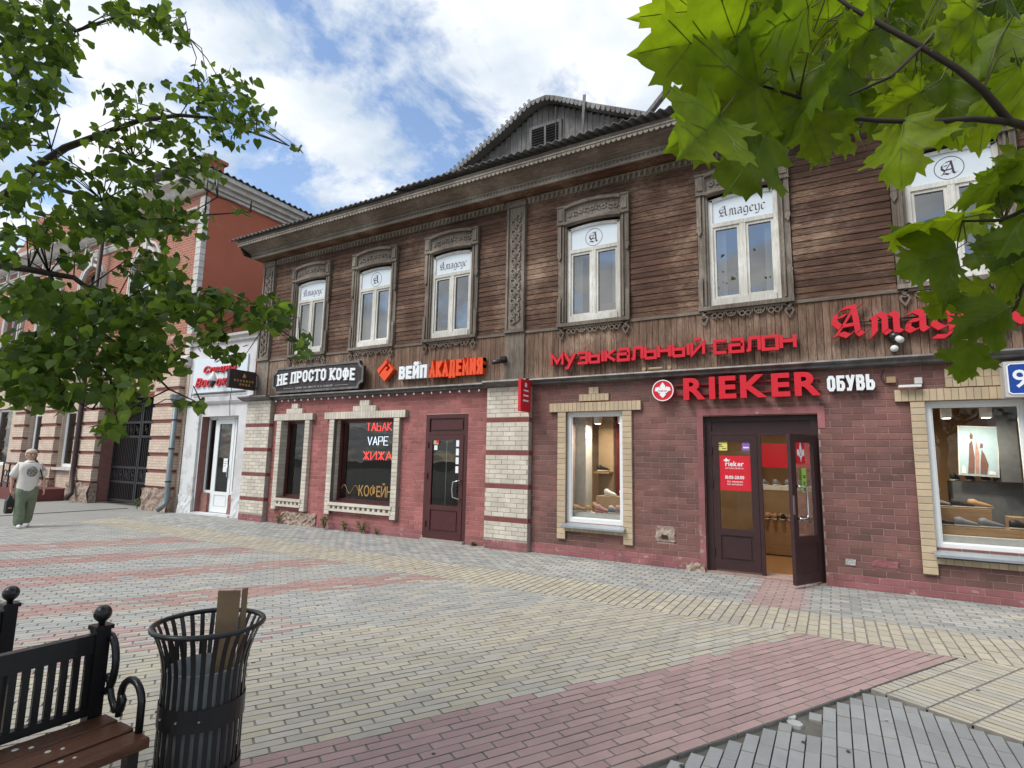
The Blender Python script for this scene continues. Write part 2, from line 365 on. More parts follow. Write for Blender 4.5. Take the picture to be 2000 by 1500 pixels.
mat('mortar_cream', (0.36, 0.32, 0.27), 0.9, 0.2)
mat('brick_tan', (0.50, 0.39, 0.255), 0.8, 0.14, c2=(0.42, 0.33, 0.22), nscale=3, piece=0.10, bmp=0.3)
mat('band_red', (0.21, 0.065, 0.058), 0.85, 0.2)
mat('old_plaster', (0.44, 0.36, 0.29), 0.95, 0.3, c2=(0.22, 0.13, 0.10), nscale=14, bmp=0.9, bscale=35, bdist=0.02)
wood('siding', (0.042, 0.021, 0.014), (0.128, 0.066, 0.042), (0.31, 0.215, 0.15), 'x', 0.30, worn=0.72)
wood('board_v', (0.085, 0.050, 0.034), (0.235, 0.148, 0.10), (0.42, 0.315, 0.235), 'z', 0.26, worn=0.62)
wood('carved', (0.105, 0.082, 0.065), (0.20, 0.165, 0.132), (0.345, 0.305, 0.255), 'z', 0.15, worn=0.6)
wood('carved_x', (0.10, 0.078, 0.062), (0.185, 0.15, 0.12), (0.33, 0.29, 0.24), 'x', 0.12, worn=0.6)
wood('grey_wood', (0.10, 0.095, 0.09), (0.20, 0.19, 0.18), (0.36, 0.345, 0.33), 'z', 0.2, worn=0.6)
wood('white_paint', (0.47, 0.44, 0.38), (0.66, 0.64, 0.58), (0.76, 0.76, 0.73), 'z', 0.04, rough=0.6, worn=0.8)
wood('lace_light', (0.19, 0.155, 0.125), (0.31, 0.27, 0.22), (0.47, 0.43, 0.37), 'x', 0.10, worn=0.6)
mat('dark_board', (0.035, 0.024, 0.02), 0.9)
mat('flashing', (0.105, 0.10, 0.098), 0.5, 0.3, c2=(0.20, 0.19, 0.18), nscale=6, metal=0.35, bmp=0.1)
mat('slate_roof', (0.10, 0.095, 0.095), 0.85, 0.3, c2=(0.17, 0.165, 0.155), nscale=5)
mat('sill_metal', (0.34, 0.38, 0.42), 0.4, 0.1, metal=0.5, bmp=0.05)
mat('pvc', (0.76, 0.78, 0.78), 0.35, 0.04, bmp=0)
mat('door_brown', (0.045, 0.020, 0.021), 0.38, 0.15, bmp=0.05)
mat('door_maroon', (0.075, 0.022, 0.022), 0.36, 0.15, bmp=0.05)
mat('steel', (0.55, 0.55, 0.56), 0.25, 0.05, metal=1.0, bmp=0)
mat('white_plastic', (0.72, 0.72, 0.70), 0.45, 0.06, bmp=0)
mat('black_metal', (0.011, 0.011, 0.012), 0.38, 0.2, bmp=0.12, bscale=120, coat=0.25)
mat('iron', (0.028, 0.026, 0.028), 0.55, 0.2, bmp=0.1)
mat('film', (0.66, 0.72, 0.76), 0.4, 0.02, bmp=0)
mat('ink', (0.045, 0.03, 0.035), 0.6, bmp=0)
mat('ink_purple', (0.075, 0.035, 0.05), 0.6, bmp=0)
mat('sign_red', (0.62, 0.018, 0.032), 0.35, 0.06, bmp=0)
mat('sign_red_side', (0.24, 0.008, 0.014), 0.45, 0.1, bmp=0)
mat('sign_orange', (0.80, 0.085, 0.018), 0.38, 0.05, bmp=0)
mat('sign_white', (0.80, 0.82, 0.83), 0.4, 0.04, bmp=0)
mat('sign_dark', (0.028, 0.021, 0.022), 0.55, 0.3, c2=(0.045, 0.03, 0.03), nscale=3, bmp=0.2)
mat('gold', (0.42, 0.24, 0.07), 0.4, 0.2, bmp=0)
mat('blue_sign', (0.010, 0.055, 0.30), 0.35, 0.05, bmp=0)
mat('grey_box', (0.52, 0.51, 0.48), 0.5, 0.1, bmp=0)
emit('neon_red', (1.0, 0.035, 0.03), 1.6); emit('neon_white', (0.75, 0.85, 1.0), 1.3)
emit('lamp_glow', (1.0, 0.90, 0.72), 5.0)
glass('pane_up', (0.80, 0.84, 0.85), 0.17, 0.0, 1.3); glass('pane_shop', (0.93, 0.95, 0.94), 0.0, 0.0, 0.55); glass('pane_dark', (0.55, 0.58, 0.58), 0.02, 0.0, 0.9)
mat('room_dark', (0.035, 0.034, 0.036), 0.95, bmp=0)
mat('room_grey', (0.16, 0.17, 0.18), 0.9, 0.3, nscale=2, bmp=0)
mat('room_tan', (0.40, 0.27, 0.15), 0.8, 0.15, nscale=2, bmp=0)
mat('room_red', (0.13, 0.014, 0.016), 0.8, 0.3, nscale=4, bmp=0)
mat('room_floor', (0.30, 0.15, 0.06), 0.35, 0.2, nscale=4, stretch=(1, 8, 1))
mat('room_white', (0.60, 0.58, 0.53), 0.7, bmp=0)
mat('wood_box', (0.36, 0.22, 0.11), 0.6, 0.2, nscale=5, stretch=(1, 6, 6))
mat('cardboard', (0.40, 0.27, 0.16), 0.85, 0.1, bmp=0.1)
for n_, c_ in (('shoe_black', (0.02, 0.02, 0.022)), ('shoe_white', (0.68, 0.65, 0.60)), ('shoe_tan', (0.42, 0.25, 0.13)), ('shoe_grey', (0.18, 0.19, 0.21)), ('shoe_pink', (0.52, 0.25, 0.24)), ('shoe_sole', (0.62, 0.58, 0.50))):
    mat(n_, c_, 0.55, 0.1, bmp=0)

# ------------------------------------------------------------------ ground and paving
mat('joint_sand', (0.15, 0.14, 0.118), 0.95, 0.3, nscale=3)
PV = dict(rough=0.85, var=0.24, nscale=1.3, speck=0.28, piece=0.10, bmp=0.5, bscale=140, bdist=0.003)
mat('paver_yellow', (0.455, 0.41, 0.31), c2=(0.41, 0.37, 0.29), **PV)
mat('paver_beige', (0.425, 0.395, 0.33), c2=(0.39, 0.36, 0.305), **PV)
mat('paver_pink', (0.39, 0.265, 0.245), c2=(0.36, 0.24, 0.225), **PV)
mat('paver_red', (0.385, 0.245, 0.212), c2=(0.35, 0.235, 0.208), **PV)
mat('paver_grey', (0.37, 0.37, 0.345), c2=(0.335, 0.335, 0.31), **PV)
mat('paver_slate', (0.30, 0.305, 0.295), c2=(0.265, 0.27, 0.262), **PV)
mat('paver_pale', (0.46, 0.46, 0.44), **PV)

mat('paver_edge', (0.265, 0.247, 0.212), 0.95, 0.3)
g_ = MB(); g_.poly(((-220, -220, -0.03), (220, -220, -0.03), (220, 220, -0.03), (-220, 220, -0.03)))
tag(g_.build('ground', 'joint_sand'), kind='structure')

def far_paving():                                   # too far to tell the pavers apart
    m, t, p = base_mat('paving_far')
    ge = nn(t, 'ShaderNodeNewGeometry'); mp_ = nn(t, 'ShaderNodeMapping'); mp_.inputs['Rotation'].default_value = (0, 0, R(-60)); t.links.new(ge.outputs['Position'], mp_.inputs[0])
    b = nn(t, 'ShaderNodeTexBrick'); b.inputs['Scale'].default_value = 1; b.inputs['Brick Width'].default_value = 0.25; b.inputs['Row Height'].default_value = 0.075
    b.inputs['Mortar Size'].default_value = 0.004; b.inputs['Color1'].default_value = (0.31, 0.30, 0.265, 1); b.inputs['Color2'].default_value = (0.28, 0.28, 0.26, 1); b.inputs['Mortar'].default_value = (0.16, 0.15, 0.13, 1)
    t.links.new(mp_.outputs[0], b.inputs[0]); t.links.new(scalec(t, b.outputs[0], math_(t, 'MULTIPLY_ADD', noise(t, 1.2), 0.4, 0.8)), p.inputs['Base Color']); p.inputs['Roughness'].default_value = 0.85
far_paving()
s_ = MB(); s_.poly(((-60, -40, -0.022), (-15.2, -40, -0.022), (-15.2, D + 0.2, -0.022), (-60, D + 0.2, -0.022)))
s_.poly(((-15.2, -40, -0.022), (14, -40, -0.022), (14, -0.6, -0.022), (-15.2, -0.6, -0.022)))
tag(s_.build('far_pavement', 'paving_far'), kind='structure')

def clip(poly, a, b, c):                            # keep a*x + b*y <= c
    o_ = []
    for i in range(len(poly)):
        p, q = poly[i], poly[(i + 1) % len(poly)]; dp, dq = a * p[0] + b * p[1] - c, a * q[0] + b * q[1] - c
        if dp <= 0: o_.append(p)
        if (dp < 0 < dq) or (dq < 0 < dp): k = dp / (dp - dq); o_.append((p[0] + (q[0] - p[0]) * k, p[1] + (q[1] - p[1]) * k))
    return o_
def in_view(x, y, m=900):
    q = proj((x, y, 0))
    return q is not None and -m < q[0] < 2000 + m and q[1] < 1500 + m
PIECES = []                                         # (polygon, z, material)
def lay(ang, ln, wd, x0, x1, y0, y1, colour, clips, z=0.0, jt=0.006, bond=0.5, inside=None):
    ca, sa = math.cos(ang), math.sin(ang)
    cs = [(x, y) for x in (x0, x1) for y in (y0, y1)]
    us = [x * ca + y * sa for x, y in cs]; vs_ = [-x * sa + y * ca for x, y in cs]
    for j in range(math.floor(min(vs_) / wd), math.ceil(max(vs_) / wd)):
        off = (j * bond) % 1.0
        for i in range(math.floor(min(us) / ln) - 1, math.ceil(max(us) / ln) + 1):
            u0, v0 = (i + off) * ln, j * wd; uc, vc = u0 + ln / 2, v0 + wd / 2
            x, y = uc * ca - vc * sa, uc * sa + vc * ca
            if not (x0 - .3 < x < x1 + .3 and y0 - .3 < y < y1 + .3) or not in_view(x, y): continue
            jj = jt / 2 + rnd.uniform(0, 0.0012); da = rnd.uniform(-0.006, 0.006); c2, s2 = math.cos(ang + da), math.sin(ang + da)
            hl, hw = ln / 2 - jj, wd / 2 - jj
            P = [(x + a * hl * c2 - b * hw * s2, y + a * hl * s2 + b * hw * c2) for a, b in ((-1, -1), (1, -1), (1, 1), (-1, 1))]
            if inside and not all(inside(*p) for p in P): continue
            for c in clips:
                P = clip(P, *c)
                if len(P) < 3: break
            if len(P) < 3: continue
            ar = abs(sum(P[k][0] * P[(k + 1) % len(P)][1] - P[(k + 1) % len(P)][0] * P[k][1] for k in range(len(P)))) / 2
            if ar < 0.0012: continue
            m_ = colour(x, y)
            if m_: PIECES.append((P, z + rnd.uniform(0, 0.0025), m_))
YB, YG = 6.22, 7.14                                 # field | yellow strip | grey strip along the walls
C60, S60 = 0.5, 0.8660254
def main_colour(x, y):
    s = S60 * x - C60 * y + rnd.uniform(-0.05, 0.05)
    if s > -3.4: return 'paver_pink'
    for a, b in ((-7.68, -7.05), (-9.3, -8.65), (-10.95, -10.2), (-12.65, -11.8)):
        if a < s < b: return 'paver_red' if rnd.random() < 0.86 else rnd.choice(('paver_grey', 'paver_beige'))
    if s < -6.55: return 'paver_grey' if rnd.random() < .82 else 'paver_beige'
    if s < -5.4: return rnd.choice(('paver_grey', 'paver_beige', 'paver_beige', 'paver_pink') if y < 3.8 else ('paver_grey', 'paver_grey', 'paver_beige'))
    return 'paver_yellow' if rnd.random() < 0.42 else 'paver_beige'
lay(R(60), 0.252, 0.0745, -15.2, 1.2, -0.5, YB, main_colour, [(0, 1, YB), (S60, -C60, -2.38), (-1, 0, 15.2), (0, -1, 0.6)], bond=0.37)
# grey pavers laid straight, ending in a sawtooth against the pink band
gx = -3.3
while gx < 4.6:
    a_, b_ = gx + .003, gx + .076
    yt = min((S60 * a_ + 2.372) / C60, (4.40 - C60 * b_) / S60) - rnd.uniform(0, .012); fst = rnd.choice((.235, .235, .12)); y_ = yt
    while y_ > .2:
        ln_ = fst if y_ == yt else .235
        if in_view(gx, y_) and not ((gx + .29) ** 2 + (y_ - .1 - 4.19) ** 2 < .008): PIECES.append(([(a_, y_ - ln_ + .005), (b_, y_ - ln_ + .005), (b_, y_), (a_, y_)], -.006 + rnd.uniform(-.002, .002), 'paver_slate'))
        y_ -= ln_
    gx += .079
lay(R(-30), 0.252, 0.0745, -0.6, 5.0, 2.0, YB, lambda x, y: 'paver_yellow' if rnd.random() < 0.55 else 'paver_beige',
    [(0, 1, YB), (-S60, C60, 2.37), (-C60, -S60, -4.42)], bond=0.0, jt=0.011)
def strip_colour(x, y): return 'paver_yellow' if rnd.random() < 0.85 else 'paver_beige'
lay(R(90), 0.20, 0.10, -15.2, 5.0, YB, YG, strip_colour, [(0, -1, -YB - 0.004), (0, 1, YG)], bond=0.5, jt=0.011)
def wall_strip(x, y):
    if -1.0 < x < -0.36: return 'paver_pink'
    k = rnd.random(); return 'paver_pale' if k < 0.05 else ('paver_slate' if k < 0.3 else ('paver_beige' if k > 0.93 else 'paver_grey'))
lay(R(0), 0.20, 0.10, -15.2, 5.0, YG, D + 0.1, wall_strip, [(0, -1, -YG - 0.004)], bond=0.5, jt=0.009)

mat('joint_fill', (0.29, 0.272, 0.232), 0.95, 0.3, nscale=4)
jf = MB(); rect_ = [(-15.2, -0.6), (6, -0.6), (6, D + .2), (-15.2, D + .2)]
for cl_ in ([(S60, -C60, -2.385)], [(-S60, C60, 2.37), (-C60, -S60, -4.42)]):
    P_ = rect_
    for c_ in cl_: P_ = clip(P_, *c_)
    jf.poly([(x, y, -.0055) for x, y in P_])
tag(jf.build('joint_fill', 'joint_fill', normals=False), kind='structure')
pavement = thing('pavement', (-4, 4, 0), None, None); pavement['kind'] = 'structure'
def pix_area(P):
    q = [proj((x, y, 0)) for x, y in P]
    if any(k is None for k in q): return 0
    if not any(0 <= k[0] <= 2000 and 0 <= k[1] <= 1500 for k in q): return 0
    return abs(sum(q[k][0] * q[(k + 1) % len(q)][1] - q[(k + 1) % len(q)][0] * q[k][1] for k in range(len(q)))) / 2
PIECES.sort(key=lambda p: -pix_area(p[0]))
def paver_mb(mb, P, z, ch=0.0028):
    n = len(P); cx, cy = sum(p[0] for p in P) / n, sum(p[1] for p in P) / n; i = len(mb.v); k = 1 - ch / 0.05
    t = [(cx + (x - cx) * (1 - ch / max(0.02, math.hypot(x - cx, y - cy)) * 1.2), cy + (y - cy) * (1 - ch / max(0.02, math.hypot(x - cx, y - cy)) * 1.2)) for x, y in P]
    ti = [rnd.uniform(-0.0012, 0.0012) for _ in P]
    mb.v += [(x, y, z + e) for (x, y), e in zip(t, ti)] + [(x, y, z - 0.003) for x, y in P] + [(x, y, -0.045) for x, y in P]
    mb.f.append(tuple(range(i, i + n)))
    for r_ in (0, 1):
        for q in range(n): a, b = i + r_ * n + q, i + r_ * n + (q + 1) % n; mb.f.append((a, a + n, b + n, b))
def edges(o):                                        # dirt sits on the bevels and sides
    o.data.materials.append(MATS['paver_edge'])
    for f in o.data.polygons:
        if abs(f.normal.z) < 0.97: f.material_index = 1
for P, z, m_ in PIECES[:300]:
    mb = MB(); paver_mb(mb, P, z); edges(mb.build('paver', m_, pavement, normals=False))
rest = {}
for P, z, m_ in PIECES[300:]: paver_mb(rest.setdefault(m_, MB()), P, z)
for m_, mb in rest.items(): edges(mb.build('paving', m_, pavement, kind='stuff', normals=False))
# broken corner where two pale stones show
for k_, (x, y, r_) in enumerate(((-0.33, 4.24, 0.055), (-0.29, 4.14, 0.045))):
    pts = [(x + r_ * rnd.uniform(.75, 1.2) * math.cos(a * .9), y + r_ * rnd.uniform(.75, 1.2) * math.sin(a * .9)) for a in range(7)]
    mb = MB(); paver_mb(mb, pts, -0.006, 0.012); mb.build('stone', 'paver_pale', pavement, normals=False)
mat('gum', (0.07, 0.066, 0.062), 0.8, 0.2, bmp=0)
gq = random.Random(77)
for k_ in range(46):
    gx_, gy_ = gq.uniform(-6, 1.5), gq.uniform(2.0, 7.8); r_ = gq.uniform(.008, .02)
    MB().lathe((gx_, gy_, .003), [(r_, -.004), (r_ * gq.uniform(.8, .95), .0005), (.001, .001)], 7).build('gum_spot', 'gum' if gq.random() < .75 else 'paver_pale', pavement).scale = (1, 1, 1)
# narrow drain slot crossing the pavement by the gateway
mat('slot', (0.03, 0.03, 0.03), 0.9)
tag(MB().box(-17.84, -17.74, -0.5, 8.6, -0.03, -0.014).build('drain_slot', 'slot'), kind='structure')
# ================================================================== the old wooden house
house = thing('wooden_house', (-4, D, 0), 'two-storey old house, carved brown wood above painted brick shop fronts', 'house')
XL, XR = -12.66, 4.6
RW1, DR2, RW2 = (-3.99, -2.97, 0.57, 2.44), (-1.70, -0.15, -0.03, 2.33), (1.07, 2.07, 0.60, 2.45)
LW1, LW2, DR1 = (-11.47, -10.63, 0.60, 2.42), (-9.66, -7.90, 0.60, 2.42), (-7.10, -6.08, -0.03, 2.47)
WIN = [(-10.83, 't'), (-8.74, 'a'), (-6.60, 't'), (-3.50, 'a'), (-1.03, 't'), (1.55, 'a')]
# --- brick walls of the ground floor
wr = wall_mb(-4.72, XR, -0.03, 2.95, [RW1, DR2, RW2], D, 0.35).build('brick_wall', 'mortar_brown', house, normals=False)
wl = wall_mb(-11.90, -5.52, -0.03, 2.95, [(LW1[0] - .012, LW1[1] + .012, LW1[2], LW1[3] + .012), (LW2[0] - .012, LW2[1] + .012, LW2[2], LW2[3] + .012), DR1], D, 0.35).build('brick_wall', 'mortar_pink', house, normals=False)
holes_r = [RW1, DR2, RW2, (-2.44, -2.18, 0.40, 0.58)]
brickfield(wr, 'brick_plinth', -4.70, XR, 0.0, 0.178, [DR2], D, shift=0.05)
brickfield(wr, 'brick_brown', -4.70, XR, 0.178, 2.93, holes_r, D)
brickfield(wl, 'brick_pink', -11.88, -5.55, 0.178, 2.93, [LW1, LW2, DR1], D, shift=0.1)
brickfield(wl, 'brick_plinth', -10.2, -5.55, 0.0, 0.178, [DR1], D, shift=0.02)
brickfield(wl, 'brick_plinth', -11.88, -11.3, 0.0, 0.178, [DR1], D, shift=0.02)
def lumpy(mb, x0, x1, z0, z1, y, nx, nz, amp, edge=0.3):
    i = len(mb.v)
    for k in range(nz + 1):
        for j in range(nx + 1):
            jx = rnd.uniform(-edge, edge) * (x1 - x0) / nx if 0 < k < nz or True else 0; jz = rnd.uniform(-edge, edge) * (z1 - z0) / nz if k else 0
            mb.v.append((x0 + (x1 - x0) * j / nx + jx, y - rnd.uniform(0, amp), max(z0, z0 + (z1 - z0) * k / nz + jz)))
    for k in range(nz):
        for j in range(nx): a = i + k * (nx + 1) + j; mb.f.append((a, a + 1, a + nx + 2, a + nx + 1))
    return mb
lumpy(MB(), -11.3, -10.15, -0.02, 0.30, D - 0.012, 18, 6, 0.05).build('broken_plaster', 'old_plaster', house, label='crumbling bare plaster patch', normals=False)
lumpy(MB(), -2.46, -2.16, 0.39, 0.59, D - 0.010, 8, 6, 0.012).build('broken_plaster', 'old_plaster', house, normals=False)
lumpy(MB(), -2.36, -2.27, 0.43, 0.49, D - 0.022, 2, 2, 0.01).build('patch_hole', 'dark_board', house, normals=False)
lumpy(MB(), 0.08, 0.20, 0.30, 0.38, D - 0.011, 5, 4, 0.012).build('broken_plaster', 'paver_pale', house, normals=False)
lumpy(MB(), 0.38, 0.66, 0.31, 0.40, D - 0.011, 6, 3, 0.008).build('broken_plaster', 'brick_plinth', house, normals=False)
lumpy(MB(), -2.0, -1.72, -0.02, 0.12, D - 0.012, 7, 3, 0.05).build('broken_plaster', 'old_plaster', house, normals=False)
# pink painted edge round the shoe shop entrance
for b in ((-1.79, -1.70, 0.05, 2.33), (-1.79, -0.06, 2.33, 2.43), (-0.15, -0.06, 2.12, 2.33)):
    box('painted_edge', 'brick_plinth', house, b[0], b[1], D - 0.013, D + 0.05, b[2], b[3])

# --- cream pilasters with red bands on the ground floor
for x0, x1 in ((-12.80, -11.88), (-5.58, -4.68)):
    p = box('brick_pilaster', 'mortar_cream', house, x0, x1, D - 0.12, D + 0.1, -0.03, 2.93)
    zb = [0.19, 0.53, 1.12, 1.72, 2.32, 2.93]
    brickfield(p, 'brick_plinth', x0 + .004, x1 - .004, -0.02, 0.16, [], D - 0.12)
    for a, b in zip(zb, zb[1:]):
        brickfield(p, 'brick_cream', x0 + .004, x1 - .004, a + 0.045 if a > 0.2 else a, b - 0.045 if b < 2.9 else b, [], D - 0.12, bl=0.262, bh=0.083, jt=0.008, shift=rnd.uniform(0, .2))
        if b < 2.9: box('red_band', 'band_red', p, x0 - 0.004, x1 + 0.004, D - 0.1225, D + 0.1, b - 0.04, b + 0.04)

# --- brick surrounds of the four ground-floor windows
def chamfered(name, wx, wz, dp, material, ch=0.004):
    mb = MB(); a, b = wx / 2, wz / 2
    fr = [(-a + ch, 0, -b + ch), (a - ch, 0, -b + ch), (a - ch, 0, b - ch), (-a + ch, 0, b - ch)]
    md = [(-a, ch, -b), (a, ch, -b), (a, ch, b), (-a, ch, b)]; bk = [(x, dp, z) for x, _, z in md]
    mb.v = fr + md + bk; mb.f = [(0, 1, 2, 3)]
    for r_ in (0, 4):
        for q in range(4): mb.f.append((r_ + q, r_ + 4 + q, r_ + 4 + (q + 1) % 4, r_ + (q + 1) % 4))
    return mb.mesh(name, material, normals=False)
def soldier_row(par, mesh, x0, x1, zc, y, wd):
    n = max(1, round((x1 - x0) / wd)); st = (x1 - x0) / n
    for k in range(n): inst('trim_brick', mesh, par, (x0 + (k + .5) * st, y, zc), (st / wd * 0.955, 1, 1))
def surround(hole, material, mcore, prd, zlow, crown, extra, back=0.0):
    x0, x1, z0, z1 = hole; sw = 0.155
    core = MB(); core.box(x0 - sw, x0, D - prd + .006, D, zlow + .003, z1 + .15); core.box(x1, x1 + sw, D - prd + .006, D, zlow + .003, z1 + .15)
    core.box(x0, x1, D - prd + .006, D, z1 + .003, z1 + .15); core.box(x0 - sw - extra, x0 - sw, D - prd + .006, D, z1 + .003, z1 + .15); core.box(x1 + sw, x1 + sw + extra, D - prd + .006, D, z1 + .003, z1 + .15)
    s = core.build('window_surround', mcore, house)
    hb = 0.0885; n = round((z1 - zlow) / hb); hh = (z1 - zlow) / n
    m1 = chamfered('trim', sw, hh - .009, prd + back, material); m2 = chamfered('trim', 0.074, 0.152, prd, material); m3 = chamfered('trim', 0.074, 0.118, prd - .02, material)
    for k in range(n):
        for xc in (x0 - sw / 2, x1 + sw / 2): inst('trim_brick', m1, s, (xc, D - prd, zlow + (k + .5) * hh))
    if back: core = MB().box(x0 - sw + .01, x0 - .002, D - .001, D + back - .002, z0, z1).box(x1 + .002, x1 + sw - .01, D - .001, D + back - .002, z0, z1).build('reveal', mcore, s)
    soldier_row(s, m2, x0 - sw - extra, x1 + sw + extra, z1 + 0.079, D - prd - 0.012, 0.074)
    cx = (x0 + x1) / 2
    for hw, zc in crown: soldier_row(s, m3, cx - hw, cx + hw, zc, D - prd + 0.014, 0.074)
    return s
s1 = surround(LW1, 'brick_cream', 'mortar_cream', 0.10, 0.33, ((0.28, 2.64), (0.11, 2.76)), 0.10, 0.10)
s2 = surround(LW2, 'brick_cream', 'mortar_cream', 0.10, 0.33, ((0.34, 2.64), (0.14, 2.76)), 0.16, 0.10)
s3 = surround(RW1, 'brick_tan', 'mortar_cream', 0.055, 0.28, ((0.27, 2.68), (0.09, 2.80)), 0.16)
s4 = surround(RW2, 'brick_tan', 'mortar_cream', 0.055, 0.28, ((0.27, 2.68), (0.27, 2.80)), 0.16)
dm = chamfered('dentil', 0.07, 0.07, 0.10, 'brick_cream')
for s, h in ((s1, LW1), (s2, LW2)):
    box('sill', 'brick_cream', s, h[0] - .05, h[1] + .05, D - 0.125, D - 0.002, 0.535, 0.60)
    n = round((h[1] - h[0]) / 0.145)
    for k in range(n + 1): inst('dentil', dm, s, (h[0] + (h[1] - h[0]) * k / n, D - 0.105, 0.498))
    box('sill', 'brick_cream', s, h[0] - .02, h[1] + .02, D - 0.11, D - 0.002, 0.41, 0.463)
    box('inner_sill', 'door_maroon', s, h[0] + .002, h[1] - .002, D - 0.1, D + 0.2, 0.605, 0.63)
tm = chamfered('trim', 0.082, 0.07, 0.05, 'brick_tan')
for s, h in ((s3, RW1), (s4, RW2)):
    n = round((h[1] - h[0]) / 0.085)
    for k in range(n): inst('trim_brick', tm, s, (h[0] + (k + .5) * (h[1] - h[0]) / n, D - 0.05, 0.455))

# --- shop windows and doors
def pane(name, material, par, x0, x1, z0, z1, y): return MB().poly(((x0, y, z0), (x1, y, z0), (x1, y, z1), (x0, y, z1))).build(name, material, par, normals=False)
def shop_window(h, wd, material, glassm, y):
    x0, x1, z0, z1 = h; mb = MB()
    mb.box(x0, x0 + wd, y, y + .07, z0, z1).box(x1 - wd, x1, y, y + .07, z0, z1).box(x0 + wd, x1 - wd, y, y + .07, z0, z0 + wd).box(x0 + wd, x1 - wd, y, y + .07, z1 - wd, z1)
    f = mb.build('shop_window', material, house)
    mb = MB(); i = wd + .018
    mb.box(x0 + wd, x0 + i, y + .02, y + .05, z0 + wd, z1 - wd).box(x1 - i, x1 - wd, y + .02, y + .05, z0 + wd, z1 - wd).box(x0 + i, x1 - i, y + .02, y + .05, z0 + wd, z0 + i).box(x0 + i, x1 - i, y + .02, y + .05, z1 - i, z1 - wd)
    mb.build('glazing_bead', material, f)
    pane('pane', glassm, f, x0 + i, x1 - i, z0 + i, z1 - i, y + .035); return f
for h in (RW1, RW2):
    f = shop_window(h, 0.065, 'pvc', 'pane_shop', D + 0.03)
    MB().extrude_x([(D + .05, h[2] + .004), (D - .15, h[2] - .055), (D - .15, h[2] - .085), (D - .143, h[2] - .085), (D - .143, h[2] - .062), (D + .05, h[2] - .008)], h[0] - .04, h[1] + .04).build('sill', 'sill_metal', f)
for h in (LW1, LW2): shop_window(h, 0.06, 'door_maroon', 'pane_dark', D + 0.10)

def panel_door(par, x0, x1, z0, z1, y, material, glassm, zmid, st=0.095, th=0.05):
    """leaf with a glazed upper part and a raised lower panel"""
    mb = MB(); mb.box(x0, x0 + st, y, y + th, z0, z1).box(x1 - st, x1, y, y + th, z0, z1)
    mb.box(x0 + st, x1 - st, y, y + th, z0, z0 + .14).box(x0 + st, x1 - st, y, y + th, zmid - .09, zmid).box(x0 + st, x1 - st, y, y + th, z1 - st, z1)
    mb.box(x0 + st, x1 - st, y + .02, y + .04, z0 + .14, zmid - .09)
    d = mb.build('door', material, par)
    box('door_panel', material, d, x0 + st + .03, x1 - st - .03, y + .006, y + .019, z0 + .17, zmid - .12)
    pane('pane', glassm, d, x0 + st, x1 - st, zmid, z1 - st, y + .025); return d
def handle(par, pts, r_, material='steel'): return MB().tube(pts, r_, 8).build('handle', material, par, smooth=True)
# maroon door of the vape shop
y1 = D - 0.005
fr = MB().box(-7.10, -7.02, y1, y1 + .1, 0, 2.47).box(-6.16, -6.08, y1, y1 + .1, 0, 2.47).box(-7.02, -6.16, y1, y1 + .1, 2.39, 2.47).box(-7.02, -6.16, y1, y1 + .1, 2.06, 2.12).box(-7.02, -6.16, y1 + .03, y1 + .06, 2.12, 2.39).build('door_frame', 'door_maroon', house)
box('frame_panel', 'door_maroon', fr, -6.97, -6.21, y1 + .012, y1 + .028, 2.16, 2.35)
d1 = panel_door(house, -7.015, -6.165, 0.05, 2.055, y1 - .012, 'door_maroon', 'pane_dark', 0.69)
handle(d1, [(-6.2, y1 - .012, 0.83), (-6.2, y1 - .07, 0.83), (-6.34, y1 - .075, 0.86), (-6.36, y1 - .075, 1.0), (-6.34, y1 - .075, 1.15), (-6.2, y1 - .07, 1.18), (-6.2, y1 - .012, 1.18)], 0.013)
for z in (0.32, 1.25, 1.86): MB().lathe((-7.02, y1 - .024, z), [(.014, -.06), (.018, -.05), (.018, .05), (.014, .06)], 8).build('hinge', 'door_maroon', d1)
for k in range(4): box('paper_notice', 'sign_white', d1, -6.345, -6.275, y1 - .002, y1 + .0, 1.83 - k * .17, 1.96 - k * .17)
box('sticker', 'brick_tan', d1, -6.90, -6.78, y1 - .002, y1, 1.87, 1.95); box('sticker', 'sign_red', d1, -6.83, -6.76, y1 - .004, y1 - .0025, 1.90, 1.95); box('sticker', 'sign_white', d1, -6.88, -6.80, y1 - .002, y1, 1.76, 1.85)
box('door_bar', 'steel', d1, -6.60, -6.585, y1 + .03, y1 + .05, .69, 1.96)
box('threshold', 'mortar_cream', house, -7.1, -6.08, D - .09, D + .3, -.03, 0.045)
# double entrance of the shoe shop
y2 = D + 0.09
fr = MB().box(-1.70, -1.60, y2, y2 + .09, 0, 2.33).box(-0.25, -0.15, y2, y2 + .09, 0, 2.33).box(-1.60, -0.25, y2, y2 + .09, 2.24, 2.33).box(-1.60, -0.25, y2, y2 + .09, 2.03, 2.09).box(-1.60, -0.25, y2 + .03, y2 + .06, 2.09, 2.24).box(-0.955, -0.905, y2, y2 + .09, 0.02, 2.03).build('door_frame', 'door_brown', house)
d2 = panel_door(house, -1.595, -0.96, 0.05, 2.025, y2 - .004, 'door_brown', 'pane_shop', 0.64)
for z in (0.3, 1.3, 1.8): MB().lathe((-1.6, y2 - .016, z), [(.012, -.06), (.016, -.05), (.016, .05), (.012, .06)], 8).build('hinge', 'door_brown', d2)
leaf_root = panel_door(house, 0.0, 0.64, 0.045, 2.02, 0.0, 'door_brown', 'pane_shop', 0.66, 0.11)
leaf_root['label'] = 'dark door leaf standing open towards the street'
